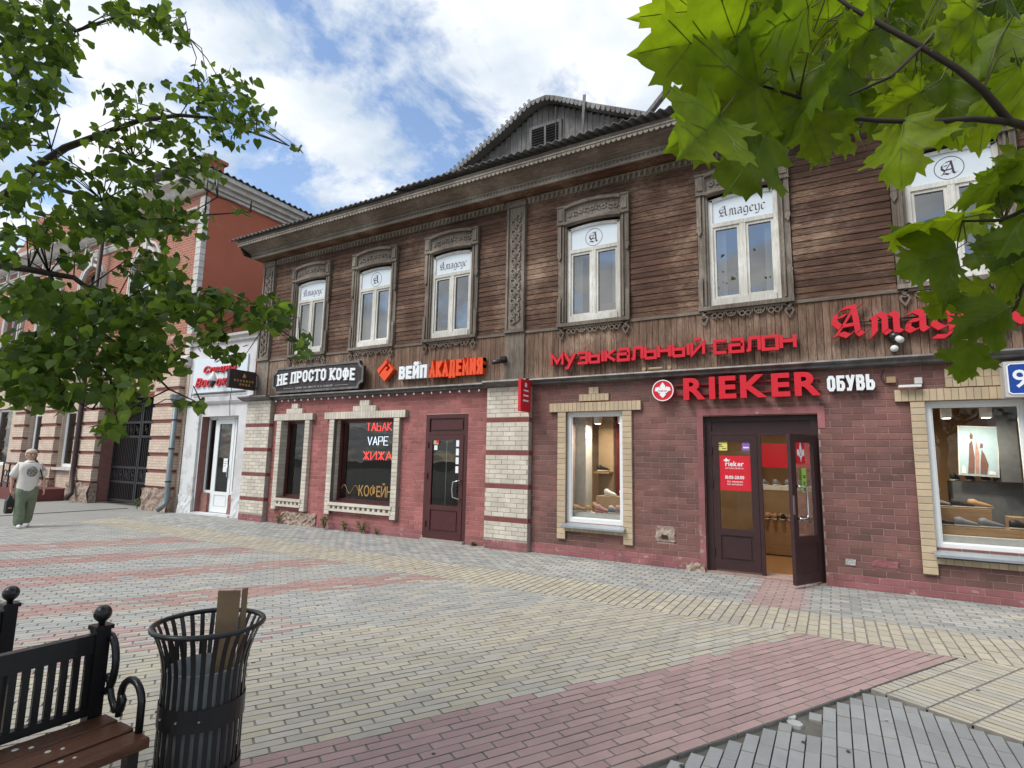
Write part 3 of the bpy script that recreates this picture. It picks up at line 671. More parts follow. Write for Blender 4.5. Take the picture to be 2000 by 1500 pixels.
hinge = Vector((-0.215, y2 - 0.02, 0)); free = Vector((-0.515, 8.36, 0)); ang = math.atan2(free.y - hinge.y, free.x - hinge.x)
handle(leaf_root, [(.55, .05, 1.32), (.55, .115, 1.32), (.44, .12, 1.32), (.42, .12, 1.27), (.42, .12, .95), (.44, .12, .9), (.55, .115, .9), (.55, .05, .9)], 0.013)
box('lock_plate', 'steel', leaf_root, .60, .637, .049, .055, .95, 1.2)
box('sticker', 'sign_red', leaf_root, .31, .50, .044, .046, 1.62, 1.93)
fl = MB()                                              # white lily mark
fl.prism([(.405, 1.92), (.43, 1.83), (.405, 1.74), (.38, 1.83)], .0465, .0485)
for s in (-1, 1): fl.prism([(.405 + s * .012, 1.74), (.405 + s * .03, 1.80), (.405 + s * .07, 1.82), (.405 + s * .085, 1.77), (.405 + s * .07, 1.72), (.405 + s * .05, 1.74), (.405 + s * .03, 1.71)], .0465, .0485)
fl.prism([(.405, 1.64), (.42, 1.70), (.435, 1.73), (.375, 1.73), (.39, 1.70)], .0467, .0487)
fl.build('emblem', 'sign_white', leaf_root)
mat('sticker_green', (0.34, 0.62, 0.10), 0.5, bmp=0)
box('sticker', 'sticker_green', leaf_root, .30, .40, .044, .046, 1.24, 1.56)
for k, wd in enumerate((.06, .05, .05)):
    mb = MB(); z = 1.45 - k * .085
    for q in range(2): mb.box(.35 - wd / 2, .35 + wd / 2, .0465, .048, z - q * .022, z - q * .022 + .013)
    mb.build('sticker_print', 'ink', leaf_root)
for o in [leaf_root]:                                   # swing the leaf about its hinge
    o.matrix_parent_inverse = Matrix.Translation(house['_w']).inverted(); o.location = hinge; o.rotation_euler = (0, 0, ang)
# red opening-hours poster and stickers on the fixed leaf
yp = y2 + .012
ps = box('poster', 'sign_red', d2, -1.515, -1.05, yp, yp + .002, 1.205, 1.72)
letters('rieker', -1.41, -1.15, 1.565, 1.64, yp - .0015, .001, 'sign_white', ps, 0.02, joined=True, name='poster_print')
letters('антистресс', -1.41, -1.15, 1.525, 1.548, yp - .0015, .001, 'sign_white', ps, 0.0, joined=True, name='poster_print')
letters('10:00-20:00', -1.415, -1.15, 1.375, 1.425, yp - .0015, .001, 'sign_white', ps, 0.03, joined=True, name='poster_print')
letters('без перерыва', -1.39, -1.17, 1.325, 1.35, yp - .0015, .001, 'sign_white', ps, 0.0, joined=True, name='poster_print')
letters('без выходных', -1.39, -1.17, 1.285, 1.31, yp - .0015, .001, 'sign_white', ps, 0.0, joined=True, name='poster_print')
MB().prism([(-1.395, 1.69), (-1.37, 1.66), (-1.33, 1.665), (-1.36, 1.645), (-1.395, 1.63), (-1.43, 1.645), (-1.46 + .03, 1.665), (-1.42, 1.66)], yp - .0015, yp).build('emblem', 'sign_white', ps)
mat('sticker_yellow', (0.72, 0.68, 0.16), 0.5, bmp=0); mat('sticker_purple', (0.26, 0.12, 0.42), 0.5, bmp=0)
st_ = box('sticker', 'sticker_yellow', d2, -1.555, -1.375, yp, yp + .002, 1.80, 1.93)
MB().box(-1.54, -1.45, yp - .0015, yp - .0005, 1.88, 1.895).box(-1.52, -1.43, yp - .0015, yp - .0005, 1.855, 1.865).box(-1.45, -1.39, yp - .0015, yp - .0005, 1.825, 1.835).build('sticker_print', 'ink', st_)
st_ = box('sticker', 'sticker_purple', d2, -1.165, -1.025, yp, yp + .002, 1.80, 1.925)
MB().box(-1.15, -1.07, yp - .0015, yp - .0005, 1.835, 1.855).build('sticker_print', 'sign_white', st_)
box('threshold', 'mortar_brown', house, -1.7, -.15, D - .03, D + .4, -.03, 0.02)

# --- timber upper storey
holes_u = [(c - .505, c + .505, 4.05, 5.87) for c, _ in WIN]
wall_mb(XL + .02, XR, 2.9, 6.62, holes_u, D + 0.02, 0.3).build('timber_wall', 'dark_board', house, normals=False)
PIL = [(-12.66, -12.22), (-5.26, -4.86)]
pm = MB().extrude_x([(-0.022, 0.001), (-0.018, -0.002), (0.0, -0.002), (0.0, 0.0985), (-0.011, 0.0985)], 0, 1).mesh('plank', 'siding')
row = 0; z = 3.985
while z < 6.46:
    blocked = list(PIL)
    if z < 6.23: blocked += [(c - .675, c + .675) for c, _ in WIN]
    for a, b in subtract(-12.22, XR, blocked, 0.05):
        cuts = [a, b]
        if b - a > 1.9 and rnd.random() < .6: cuts.insert(1, a + (b - a) * rnd.uniform(.3, .7))
        for p, q in zip(cuts, cuts[1:]):
            o = inst('plank', pm, house, (p + .002, D + .018 - rnd.uniform(0, .004), z + rnd.uniform(-.002, .002)), (q - p - .004, 1, 0.995)); o.rotation_euler = (0, rnd.uniform(-.0012, .0012), 0)
    z += 0.0985
bmv = MB().box(-.5, .5, -0.022, 0.0, 0.0, 1.0).mesh('board', 'board_v')
for a, b in ((-12.22, -5.28), (-4.86, XR)):
    x = a
    while x < b - .03:
        wd = min(rnd.uniform(.085, .115), b - x)
        inst('board', bmv, house, (x + wd / 2, D + .018 - rnd.uniform(0, .007), 3.06), (wd - .006, 1, 0.885)); x += wd
box('band_board', 'carved_x', house, -12.22, -5.26, D - .03, D + .02, 3.935, 3.985)
box('band_board', 'carved_x', house, -4.86, XR, D - .03, D + .02, 3.935, 3.985)
# ledge between the storeys
MB().extrude_x([(D + .02, 3.07), (D - .19, 3.045), (D - .20, 3.02), (D - .12, 2.985), (D - .12, 2.955), (D - .02, 2.93), (D + .02, 2.93)], -4.66, XR).build('ledge', 'flashing', house)
MB().extrude_x([(D + .02, 3.07), (D - .20, 3.03), (D - .21, 3.0), (D - .10, 2.98), (D - .10, 2.94), (D + .02, 2.93)], -11.86, -5.6).build('ledge', 'flashing', house)
for x0, x1 in ((-12.98, -11.86), (-5.6, -4.66)):
    MB().extrude_x([(D + .02, 3.08), (D - .30, 3.04), (D - .31, 3.01), (D - .2, 2.965), (D - .14, 2.935), (D + .02, 2.93)], x0, x1).build('ledge', 'flashing', house)
# --- carved pilasters
def vine(mb, xc, z0, z1, half, y, amp=1.0):
    z = z0; k = 0
    while z < z1 - .05:
        s = 1 if k % 2 else -1; st = half * rnd.uniform(.85, 1.05)
        mb.ring(xc + s * half * .28, z + .05, half * .28, half * .48, y - .018 * amp, y, 9, R(-60) if s > 0 else R(120), R(200) if s > 0 else R(380))
        mb.prism([(xc - s * half * .1, z + .01), (xc - s * half * .5, z + .03), (xc - s * half * .85, z + .085), (xc - s * half * .4, z + .09)], y - .014 * amp, y)
        mb.prism([(xc + s * half * .1, z + .07), (xc + s * half * .35, z + .115), (xc + s * half * .75, z + .10), (xc + s * half * .45, z + .075)], y - .012 * amp, y)
        mb.prism([(xc - .008, z), (xc + .012, z + .01), (xc + .008 + s * .02, z + .1), (xc - .012 + s * .02, z + .1)], y - .011 * amp, y)
        z += 0.098; k += 1
for x0, x1 in PIL:
    p = box('pilaster', 'carved', house, x0, x1, D - .045, D + .06, 3.99, 6.56)
    for a, b in ((x0, x0 + .045), (x1 - .045, x1)): box('fillet', 'carved', p, a + .001, b - .001, D - .075, D - .045, 4.0, 6.5)
    box('cap', 'carved_x', p, x0 - .02, x1 + .02, D - .09, D, 6.45, 6.58); box('base', 'carved_x', p, x0 - .015, x1 + .015, D - .085, D, 3.965, 4.03)
    mb = MB(); vine(mb, (x0 + x1) / 2, 4.14, 6.34, (x1 - x0) / 2 - .055, D - .046, 1.5); mb.build('carving', 'carved', p)
    xs = x0
    for k in range(4): wd = (x1 - x0 + .02) / 4; box('board', 'carved', p, x0 - .01 + k * wd + .002, x0 - .01 + (k + 1) * wd - .002, D - .04 - rnd.uniform(0, .004), D + .02, 3.065, 3.96)

# --- upper windows in carved casings
def arch_pts(hw, z, rise, n=10, rev=False):
    p = [(-hw + 2 * hw * k / n, z + rise * (1 - (2 * k / n - 1) ** 2)) for k in range(n + 1)]
    return p[::-1] if rev else p
def shift(pts, cx): return [(x + cx, z) for x, z in pts]
GOTHIC = {  # broad-pen strokes, cap height 1, x-height .62
 'А': (1.0, [[(.60, .98), (.30, .93), (.08, .72), (.06, .48), (.24, .30)], [(.60, .98), (.66, .55), (.70, .14), (.80, .04), (.97, .15)], [(.70, .93), (.86, 1.04)], [(.60, .88), (.34, .45), (.06, .02)], [(.28, .36), (.66, .40)], [(.20, .66), (.38, .70)], [(.05, .06), (.24, .12), (.44, .02), (.62, .20)]]),
 'м': (.86, [[(.02, -.10), (.14, .05), (.16, .52), (.10, .58)], [(.10, .56), (.28, .66), (.40, .54), (.40, .10), (.50, .02)], [(.40, .54), (.56, .66), (.68, .56), (.68, .10), (.76, .02), (.88, .10)]]),
 'а': (.62, [[(.08, .54), (.30, .64), (.44, .54), (.44, .10), (.52, .02), (.62, .10)], [(.40, .36), (.14, .34), (.08, .12), (.20, .02), (.42, .14)]]),
 'д': (.62, [[(.32, .64), (.10, .52), (.08, .18), (.24, .04), (.46, .16)], [(.24, .64), (.46, .54), (.48, .0), (.36, -.22), (.06, -.20)]]),
 'е': (.52, [[(.42, .10), (.24, .02), (.08, .14), (.08, .48), (.26, .64), (.42, .50), (.12, .30)]]),
 'у': (.62, [[(.04, .60), (.12, .52), (.12, .14), (.26, .03), (.44, .16)], [(.38, .62), (.48, .54), (.48, .02), (.36, -.22), (.08, -.22)]]),
 'с': (.50, [[(.44, .56), (.26, .64), (.08, .50), (.08, .14), (.24, .02), (.44, .14)]])}
def gothic(mb, word, x0, x1, z0, capz, y0, y1, nib=.15, ang=R(38), segd=.0007):
    tot = sum(GOTHIC[c][0] for c in word); sx = (x1 - x0) / tot; x = x0; nx, nz = math.cos(ang) * nib / 2, math.sin(ang) * nib / 2
    k = 0
    for c in word:
        wd, st = GOTHIC[c]
        for pl in st:
            for a, b in zip(pl, pl[1:]):
                q = [(a[0] - nx, a[1] - nz), (a[0] + nx, a[1] + nz), (b[0] + nx, b[1] + nz), (b[0] - nx, b[1] - nz)]
                k += 1; dy = (k % 7) * segd
                mb.prism([(x + p[0] * sx, z0 + p[1] * capz) for p in q], y0 - dy, y1 - dy)
        x += wd * sx
def upper_window(c, kind, seed):
    q = random.Random(seed); y = D
    cs = MB()                                             # casing
    for s in (-1, 1):
        def bx(a, b, y0, y1, z0, z1): cs.box(min(c + s * a, c + s * b), max(c + s * a, c + s * b), y0, y1, z0, z1)
        bx(.507, .60, y - .035, y + .03, 4.03, 5.88); bx(.545, .575, y - .062, y - .036, 4.05, 5.88); bx(.60, .665, y - .03, y + .02, 4.03, 5.90)
        bx(.602, .67, y - .07, y - .031, 3.99, 4.42); bx(.602, .67, y - .07, y - .031, 5.36, 5.89)
        cs.prism([(c + s * .60, 4.42), (c + s * .668, 4.42), (c + s * .675, 4.47), (c + s * .63, 4.54), (c + s * .60, 4.50)], y - .066, y - .031)
        cs.prism([(c + s * .60, 5.36), (c + s * .668, 5.36), (c + s * .678, 5.30), (c + s * .64, 5.20), (c + s * .60, 5.26)], y - .066, y - .031)
        bx(.53, .675, y - .085, y + .02, 5.90, 6.20); bx(.556, .65, y - .105, y - .086, 5.95, 6.15); bx(.52, .685, y - .10, y + .01, 6.20, 6.235); bx(.525, .682, y - .095, y + .01, 5.875, 5.90)
    bt = arch_pts(.53, 5.855, .042); tp = arch_pts(.53, 6.16, .06, rev=True)
    cs.prism(shift(bt + tp, c), y - .045, y + .02)
    cs.box(c - .675, c + .675, y - .09, y + .02, 3.965, 4.028)
    cas = cs.build('window', 'carved', house)
    mb = MB()
    mb.ribbon(shift(arch_pts(.53, 6.19, .06), c), .055, y - .115, y - .046); mb.ribbon(shift(arch_pts(.53, 5.885, .042), c), .05, y - .10, y - .046)
    mb.build('arch_moulding', 'carved_x', cas)
    mb = MB()                                             # carved garland in the head
    for k in range(9):
        u = -.44 + k * .11; zc = 6.03 + .065 * (1 - (u / .53) ** 2); s = 1 if k % 2 else -1
        mb.ring(c + u, zc, .022, .045, y - .066, y - .046, 8, R(20) if s > 0 else R(200), R(290) if s > 0 else R(470))
        mb.prism([(c + u + .045, zc - s * .01), (c + u + .075, zc + s * .045), (c + u + .105, zc + s * .02), (c + u + .08, zc - s * .02)], y - .062, y - .046)
        mb.prism([(c + u - .01, zc - s * .05), (c + u + .03, zc - s * .065), (c + u + .06, zc - s * .04), (c + u + .02, zc - s * .03)], y - .058, y - .046)
    mb.build('carving', 'carved_x', cas)
    fr = MB(); ya, yb = y + .01, y + .09                   # white frame
    fr.box(c - .505, c - .44, ya, yb, 4.05, 5.80).box(c + .44, c + .505, ya, yb, 4.05, 5.80).box(c - .44, c + .44, ya - .02, yb, 4.05, 4.155)
    fr.box(c - .44, c + .44, ya, yb, 5.335, 5.40); fr.prism(shift(arch_pts(.505, 5.80, .045, rev=False) + arch_pts(.44, 5.755, .04, rev=True), c), ya, yb)
    fr.box(c - .042, c + .042, ya + .004, yb, 4.155, 5.335)
    f = fr.build('frame', 'white_paint', cas)
    sb = MB()
    for a, b in ((-.44, -.042), (.042, .44)):
        a, b = c + a, c + b; sb.box(a, a + .04, ya + .02, yb - .01, 4.155, 5.335).box(b - .04, b, ya + .02, yb - .01, 4.155, 5.335).box(a + .04, b - .04, ya + .02, yb - .01, 4.155, 4.20).box(a + .04, b - .04, ya + .02, yb - .01, 5.29, 5.335)
    sb.build('sash', 'white_paint', cas)
    for a, b in ((-.40, -.082), (.082, .40)): pane('pane', 'pane_up', cas, c + a, c + b, 4.20, 5.29, y + .06)
    fm = MB(); pts = [(-.44, 5.40), (.44, 5.40)] + arch_pts(.44, 5.755, .04, rev=True)
    fm.prism(shift(pts, c), y + .035, y + .04); film = fm.build('window_film', 'film', cas)
    lt = MB()
    if kind == 't': gothic(lt, 'Амадеус', c - .34, c + .34, 5.50, .17, y + .033, y + .034, nib=.13, segd=.0002)
    else:
        lt.ring(c, 5.58, .155, .163, y + .0325, y + .034, 28); gothic(lt, 'А', c - .09, c + .10, 5.485, .19, y + .033, y + .034, nib=.15, segd=.0002)
    lt.build('lettering', 'ink_purple', cas)
    ap = MB(); y0, y1_ = y - .055, y - .035                # fretwork apron with hearts
    ap.box(c - .60, c + .60, y0, y1_, 3.925, 3.963)
    for k in range(5):
        u = c - .40 + k * .20
        if k % 2 == 0:
            for s in (-1, 1): ap.ring(u + s * .043, 3.872, .027, .045, y0, y1_, 12)
        else:
            ap.ring(u, 3.92, .062, .08, y0, y1_, 12, R(180), R(360))
            for a in (-50, -15, 15, 50): ap.ribbon([(u, 3.92), (u + .065 * math.sin(R(a)), 3.92 - .065 * math.cos(R(a)))], .013, y0 + .002, y1_ - .002)
        ap.prism([(u + .085, 3.93), (u + .115, 3.93), (u + .108, 3.88), (u + .10, 3.865), (u + .092, 3.88)], y0, y1_)
    for s in (-1, 1):
        u = c + s * .60; ap.ribbon([(u, 3.86), (u + .035, 3.875), (u + .055, 3.845), (u + .035, 3.80), (u, 3.745), (u - .035, 3.80), (u - .055, 3.845), (u - .035, 3.875)], .024, y0, y1_, True)
        ap.prism([(u - .05, 3.95), (u + .05, 3.95), (u + .02, 3.90), (u + .02, 3.865), (u - .02, 3.865), (u - .02, 3.90)], y0, y1_)
    ap.build('fretwork', 'carved_x', cas)
    rm = MB()                                             # shallow dim room behind
    rm.poly(((c - .75, y + .95, 3.9), (c + .75, y + .95, 3.9), (c + .75, y + .95, 6), (c - .75, y + .95, 6)))
    rm.poly(((c - .75, y + .3, 3.9), (c - .75, y + .95, 3.9), (c - .75, y + .95, 6), (c - .75, y + .3, 6))); rm.poly(((c + .75, y + .3, 3.9), (c + .75, y + .95, 3.9), (c + .75, y + .95, 6), (c + .75, y + .3, 6)))
    rm.poly(((c - .75, y + .3, 4.0), (c + .75, y + .3, 4.0), (c + .75, y + .95, 4.0), (c - .75, y + .95, 4.0)))
    rm.build('room_niche', 'room_grey', cas, normals=False)
    if seed in (2, 3): box('blind', 'cardboard', cas, c + .09, c + .40, y + .12, y + .13, 4.2, 4.62 if seed == 2 else 4.35)
    if seed in (0, 1, 3, 4):                               # pale curtain folds hanging inside
        mb = MB(); i = 0
        for k in range(25): mb.v += [(c - .46 + k * .0375, y + .20 + .02 * math.sin(k * 1.7 + seed), zz) for zz in (4.1, 5.4)]
        for k in range(24):
            if seed in (3, 4) and 4 < k < 20: continue
            mb.f.append((2 * k, 2 * k + 2, 2 * k + 3, 2 * k + 1))
        mb.build('curtain', 'room_white', cas, normals=False, smooth=True)
for k, (c, kind) in enumerate(WIN): upper_window(c, kind, k)

# --- eaves: lace boards, dentils, fascia
def teeth(mb, x0, x1, zt, step, ht, y0, y1, style):
    x = x0
    while x + step <= x1:
        if style == 'v': p = [(0, 0), (1, 0), (.93, -.25), (.70, -.45), (.62, -.8), (.5, -1), (.38, -.8), (.30, -.45), (.07, -.25)]
        elif style == 'o': p = [(.04, 0), (.96, 0), (.96, -.4), (.85, -.75), (.62, -.95), (.5, -1), (.38, -.95), (.15, -.75), (.04, -.4)]
        else: p = [(.1, 0), (.9, 0), (.75, -.5), (.5, -1), (.25, -.5)]
        mb.prism([(x + a * step, zt + b * ht) for a, b in p], y0, y1); x += step
    return mb
EX0 = -12.80
box('frieze', 'carved_x', house, -12.22, XR, D - .028, D + .02, 6.47, 6.62)
for a, b in ((-12.2, -5.28), (-4.84, XR)): teeth(MB(), a, b, 6.60, .098, .135, D - .055, D - .035, 'v').build('lace_trim', 'lace_light', house)
MB().extrude_x([(D + .02, 6.615), (D - .34, 6.635), (D - .34, 6.66), (D + .02, 6.66)], EX0, XR).build('soffit', 'siding', house)
MB().extrude_x([(D - .335, 6.60), (D - .375, 6.595), (D - .385, 6.615), (D - .365, 6.63), (D - .365, 6.745), (D - .335, 6.745)], EX0, XR).build('cornice_board', 'lace_light', house)
teeth(MB(), EX0 + .02, XR, 6.70, .075, .05, D - .385, D - .366, 't').build('lace_trim', 'carved_x', house)
MB().extrude_x([(D - .335, 6.72), (D - .42, 6.76), (D - .56, 6.83), (D - .64, 6.86), (D - .64, 6.89), (D - .30, 6.78)], EX0 - .05, XR).build('soffit', 'carved_x', house)
MB().extrude_x([(D - .62, 6.85), (D - .67, 6.845), (D - .69, 6.90), (D - .70, 7.0), (D - .62, 7.01)], EX0 - .12, XR).build('fascia', 'carved_x', house)
teeth(MB(), EX0 - .1, XR, 6.90, .09, .065, D - .70, D - .68, 'o').build('lace_trim', 'lace_light', house)
box('cornice_bead', 'lace_light', house, EX0 - .1, XR, D - .715, D - .69, 6.90, 6.925)
for x0, dy, y0 in ((EX0 - .02, .10, D - .55), (EX0, .06, D - .3)):            # fretted brackets at the end of the eaves
    mb = MB()
    for k in range(4): mb.box(x0 - .05 - k * .045, x0 - .01 - k * .045, y0, y0 + .3, 6.66 + k * .06, 6.72 + k * .06)
    mb.build('bracket', 'dark_board', house)
def corrugated(x0, x1, ye, ze, yr, zr, pitch=.15, amp=.022):
    mb = MB(); n = int((x1 - x0) / pitch * 8)
    for k in range(n + 1):
        x = x0 + (x1 - x0) * k / n; h = amp * math.sin(2 * math.pi * x / pitch)
        mb.v += [(x, ye, ze + h), (x, yr, zr + h), (x, ye + .001, ze + h - .012), (x, yr, zr + h - .012)]
    for k in range(n): a = 4 * k; mb.f += [(a, a + 4, a + 5, a + 1), (a + 2, a + 3, a + 7, a + 6), (a, a + 2, a + 6, a + 4)]
    return mb
corrugated(-13.12, -7.45, D - .80, 7.025, D + 4.6, 8.95).build('roof', 'slate_roof', house, normals=False, smooth=False)
corrugated(-7.55, XR, D - .83, 7.075, D + 4.6, 9.05).build('roof', 'slate_roof', house, normals=False)
# --- ogee attic gable with louvred window
gy = D + .30; gc = -4.62
prof = [(-2.75, 7.36), (-2.3, 7.58), (-1.9, 7.78), (-1.45, 8.00), (-1.05, 8.20), (-.72, 8.38), (-.42, 8.56), (-.22, 8.66), (.10, 8.68), (.30, 8.60), (.72, 8.38), (1.05, 8.20), (1.45, 8.00), (1.9, 7.78), (2.3, 7.58), (2.75, 7.36)]
gb = MB().prism(shift(prof + [(2.75, 7.2), (-2.75, 7.2)], gc), gy + .02, gy + .06).build('gable', 'dark_board', house)
x = -2.7
def prof_z(u):
    for (a, za), (b, zb) in zip(prof, prof[1:]):
        if a <= u <= b: return za + (zb - za) * (u - a) / (b - a)
    return 7.3
gm = MB().box(-.5, .5, 0, .02, 0, 1).mesh('gable_board', 'grey_wood')
while x < 2.65:
    wd = rnd.uniform(.1, .14); zt = min(prof_z(x), prof_z(x + wd)) - .02
    if zt > 7.3: inst('board', gm, gb, (gc + x + wd / 2, gy - rnd.uniform(0, .006), 7.22), (wd - .008, 1, zt - 7.22))
    x += wd
MB().ribbon(shift([(a, b + .015) for a, b in prof], gc), .035, gy - .25, gy + .5).build('gable_roof', 'grey_wood', gb)
mb = MB()
for (a, za), (b, zb) in zip(prof, prof[1:]):
    n = max(1, round(math.hypot(b - a, zb - za) / .10))
    for k in range(n):
        u, v = a + (b - a) * (k + .5) / n, za + (zb - za) * (k + .5) / n
        mb.prism([(gc + u - .045, v), (gc + u + .045, v), (gc + u + .04, v - .05), (gc + u + .012, v - .085), (gc + u - .012, v - .085), (gc + u - .04, v - .05)], gy - .26, gy - .235)
mb.build('lace_trim', 'grey_wood', gb)
mb = MB()
for (a, za), (b, zb) in zip(prof[:8], prof[1:8]):
    n = max(1, round(math.hypot(b - a, zb - za) / .12))
    for k in range(n): mb.ring(gc + a + (b - a) * (k + .5) / n, za + (zb - za) * (k + .5) / n + .075, .018, .032, gy - .25, gy - .235, 8)
mb.build('lace_trim', 'grey_wood', gb)
lx0, lx1, lz0, lz1 = -4.98, -4.26, 7.62, 8.26
lf = MB().box(lx0, lx0 + .06, gy - .05, gy - .008, lz0, lz1).box(lx1 - .06, lx1, gy - .05, gy - .008, lz0, lz1).box(lx0 + .06, lx1 - .06, gy - .05, gy - .008, lz1 - .06, lz1).box(-4.64, -4.60, gy - .05, gy - .008, lz0, lz1 - .06).build('louvre_window', 'grey_wood', gb)
box('dark_opening', 'room_dark', lf, lx0 + .06, lx1 - .06, gy - .012, gy - .0075, lz0, lz1 - .06)
sl = MB().obox((0, 0, 0), (1, 0, 0), (0, .82, .57), (0, -.57, .82), .135, .022, .004).mesh('slat', 'grey_wood')
for k in range(10):
    for xc in (-4.78, -4.46): inst('slat', sl, lf, (xc, gy - .03, lz0 + .04 + k * .056))
MB().box(-4.14, -4.09, gy - .30, gy - .27, 7.4, 8.20).build('loose_plank', 'grey_wood', gb).rotation_euler = (0, R(3), 0)
MB().tube([(-4.27, gy - .28, 7.4), (-4.27, gy - .28, 8.35)], .012, 6).build('rod', 'iron', gb)
MB().obox((-2.35, D - .2, 7.55), (.7, 0, .71), (0, 1, 0), (-.71, 0, .7), .42, .06, .03).build('loose_plank', 'grey_wood', gb)
# string of bulbs under the left ledge
mb = MB(); mb.tube([(-11.8 + k * .1, D - .115, 2.925 - .008 * (k % 2)) for k in range(62)], .005, 4)
gr = mb.build('light_string', 'iron', house)
bm_ = MB().lathe((0, 0, 0), [(.004, .0), (.016, -.012), (.02, -.03), (.012, -.045), (.002, -.05)], 8).mesh('bulb', 'sign_white', smooth=True)
for k in range(27): inst('bulb', bm_, gr, (-11.7 + k * .228, D - .115, 2.92))
# ================================================================== white plastered shop
mat('plaster_white', (0.64, 0.63, 0.645), 0.9, 0.12, c2=(0.52, 0.50, 0.49), nscale=2.2, bmp=0.3, bscale=25)
mat('plaster_dirty', (0.64, 0.645, 0.64), 0.9, 0.25, c2=(0.42, 0.41, 0.39), nscale=3.0, lo=0.52, hi=0.70, bmp=0.4, bscale=25)
mat('reveal_pink', (0.27, 0.13, 0.11), 0.9, 0.2); mat('stucco_red', (0.43, 0.125, 0.072), 0.9, 0.10, c2=(0.39, 0.115, 0.068), nscale=0.8, bmp=0.15, bscale=20)
mat('trim_white', (0.60, 0.58, 0.55), 0.85, 0.15, c2=(0.46, 0.44, 0.41), nscale=4); mat('pale_pink', (0.52, 0.36, 0.28), 0.9, 0.2, c2=(0.42, 0.22, 0.17), nscale=3)
mat('pipe_grey', (0.20, 0.235, 0.25), 0.5, 0.2, metal=0.3); mat('pipe_brown', (0.05, 0.03, 0.028), 0.5, 0.2)
mat('step_red', (0.17, 0.055, 0.05), 0.85, 0.25)
shop = thing('white_shop', (-14.3, D, 0), 'small white plastered shop squeezed between brick mansion and wooden house', 'shop')
SH = (-14.95, -13.34, -0.03, 2.60)
wall_mb(-15.74, -12.82, -0.03, 4.62, [SH], D + 0.03, 0.35).build('wall', 'plaster_white', shop, normals=False)
MB().extrude_x([(D + .03, 4.60), (D - .04, 4.62), (D - .05, 4.70), (D - .12, 4.74), (D - .13, 4.80), (D + .2, 4.84)], -15.74, -12.7).build('cornice', 'trim_white', shop)
MB().extrude_x([(D + .03, 2.92), (D - .02, 2.94), (D - .06, 3.0), (D - .07, 3.10), (D + .03, 3.13)], -15.70, -12.83).build('moulding', 'plaster_white', shop)
box('wall_strip', 'plaster_dirty', shop, -15.62, -15.02, D - .03, D + .03, -.03, 2.85)
lumpy(MB(), -15.62, -14.98, -0.02, 0.5, D - 0.035, 8, 5, 0.03).build('rough_base', 'plaster_dirty', shop, normals=False)
lumpy(MB(), -13.32, -12.84, -0.02, 0.6, D + 0.022, 6, 5, 0.04).build('rough_base', 'plaster_dirty', shop, normals=False)
box('fascia_board', 'film', shop, -15.5, -13.1, D - .012, D + .03, 3.26, 4.22); box('fascia_line', 'iron', shop, -15.5, -13.1, D - .03, D - .0125, 3.20, 3.225)
MB().poly(((-14.945, D + .03, 0), (-14.945, D + .35, 0), (-14.945, D + .35, 2.6), (-14.945, D + .03, 2.6))).build('reveal', 'reveal_pink', shop, normals=False)
y = D + .22
fr = MB()
for a, b in ((-14.93, -14.87), (-14.60, -14.52), (-13.74, -13.66), (-13.40, -13.345)): fr.box(a, b, y, y + .07, .05, 2.55)
fr.box(-14.93, -13.345, y, y + .07, 2.52, 2.60).box(-14.87, -14.60, y, y + .07, .55, .62).box(-13.66, -13.40, y, y + .07, .55, .62)
f = fr.build('door_frame', 'pvc', shop)
for a, b in ((-14.87, -14.60), (-13.66, -13.40)): pane('pane', 'pane_dark', f, a, b, .62, 2.52, y + .03)
dw = panel_door(shop, -14.515, -13.745, .06, 2.515, y - .01, 'pvc', 'pane_dark', .60, .11)
handle(dw, [(-13.85, y - .01, 1.3), (-13.85, y - .06, 1.3), (-13.85, y - .06, 1.0), (-13.85, y - .01, 1.0)], .012)
nt_ = box('paper_notice', 'sign_white', dw, -14.13, -13.95, y + .008, y + .01, 1.12, 1.48)
MB().box(-14.11, -13.97, y + .0065, y + .0075, 1.40, 1.41).box(-14.11, -13.99, y + .0065, y + .0075, 1.34, 1.35).box(-14.11, -13.97, y + .0065, y + .0075, 1.28, 1.29).build('notice_print', 'ink', nt_)
for a, b in ((-14.95, -14.60), (-13.70, -13.36)): lumpy(MB().box(a, b, y - .05, y + .08, 0, .54), a, b, 0, .54, y - .052, 4, 5, .02, .1).build('door_pier', 'reveal_pink', shop)
box('threshold', 'plaster_dirty', shop, -14.95, -13.34, D - .06, D + .3, -.03, .045)
rm = MB(); rm.box(-15.6, -12.9, D + .4, D + 3, .0, 2.8); rm.build('shop_room', 'room_dark', shop)
for k, m_ in enumerate(('shoe_pink', 'shoe_tan', 'sign_red', 'shoe_tan')):
    mb = MB()
    for q in range(7): mb.box(-14.5 + q * .1, -14.42 + q * .1, D + .36, D + .39, 1.55 + k * .2, 1.55 + k * .2 + rnd.uniform(.06, .14))
    mb.build('shelf_goods', m_, shop)
MB().tube([(-13.62, D - .04, 2.6), (-13.6, D - .09, 3.0), (-13.62, D - .05, 3.5)], .008, 5).build('cable', 'iron', shop)

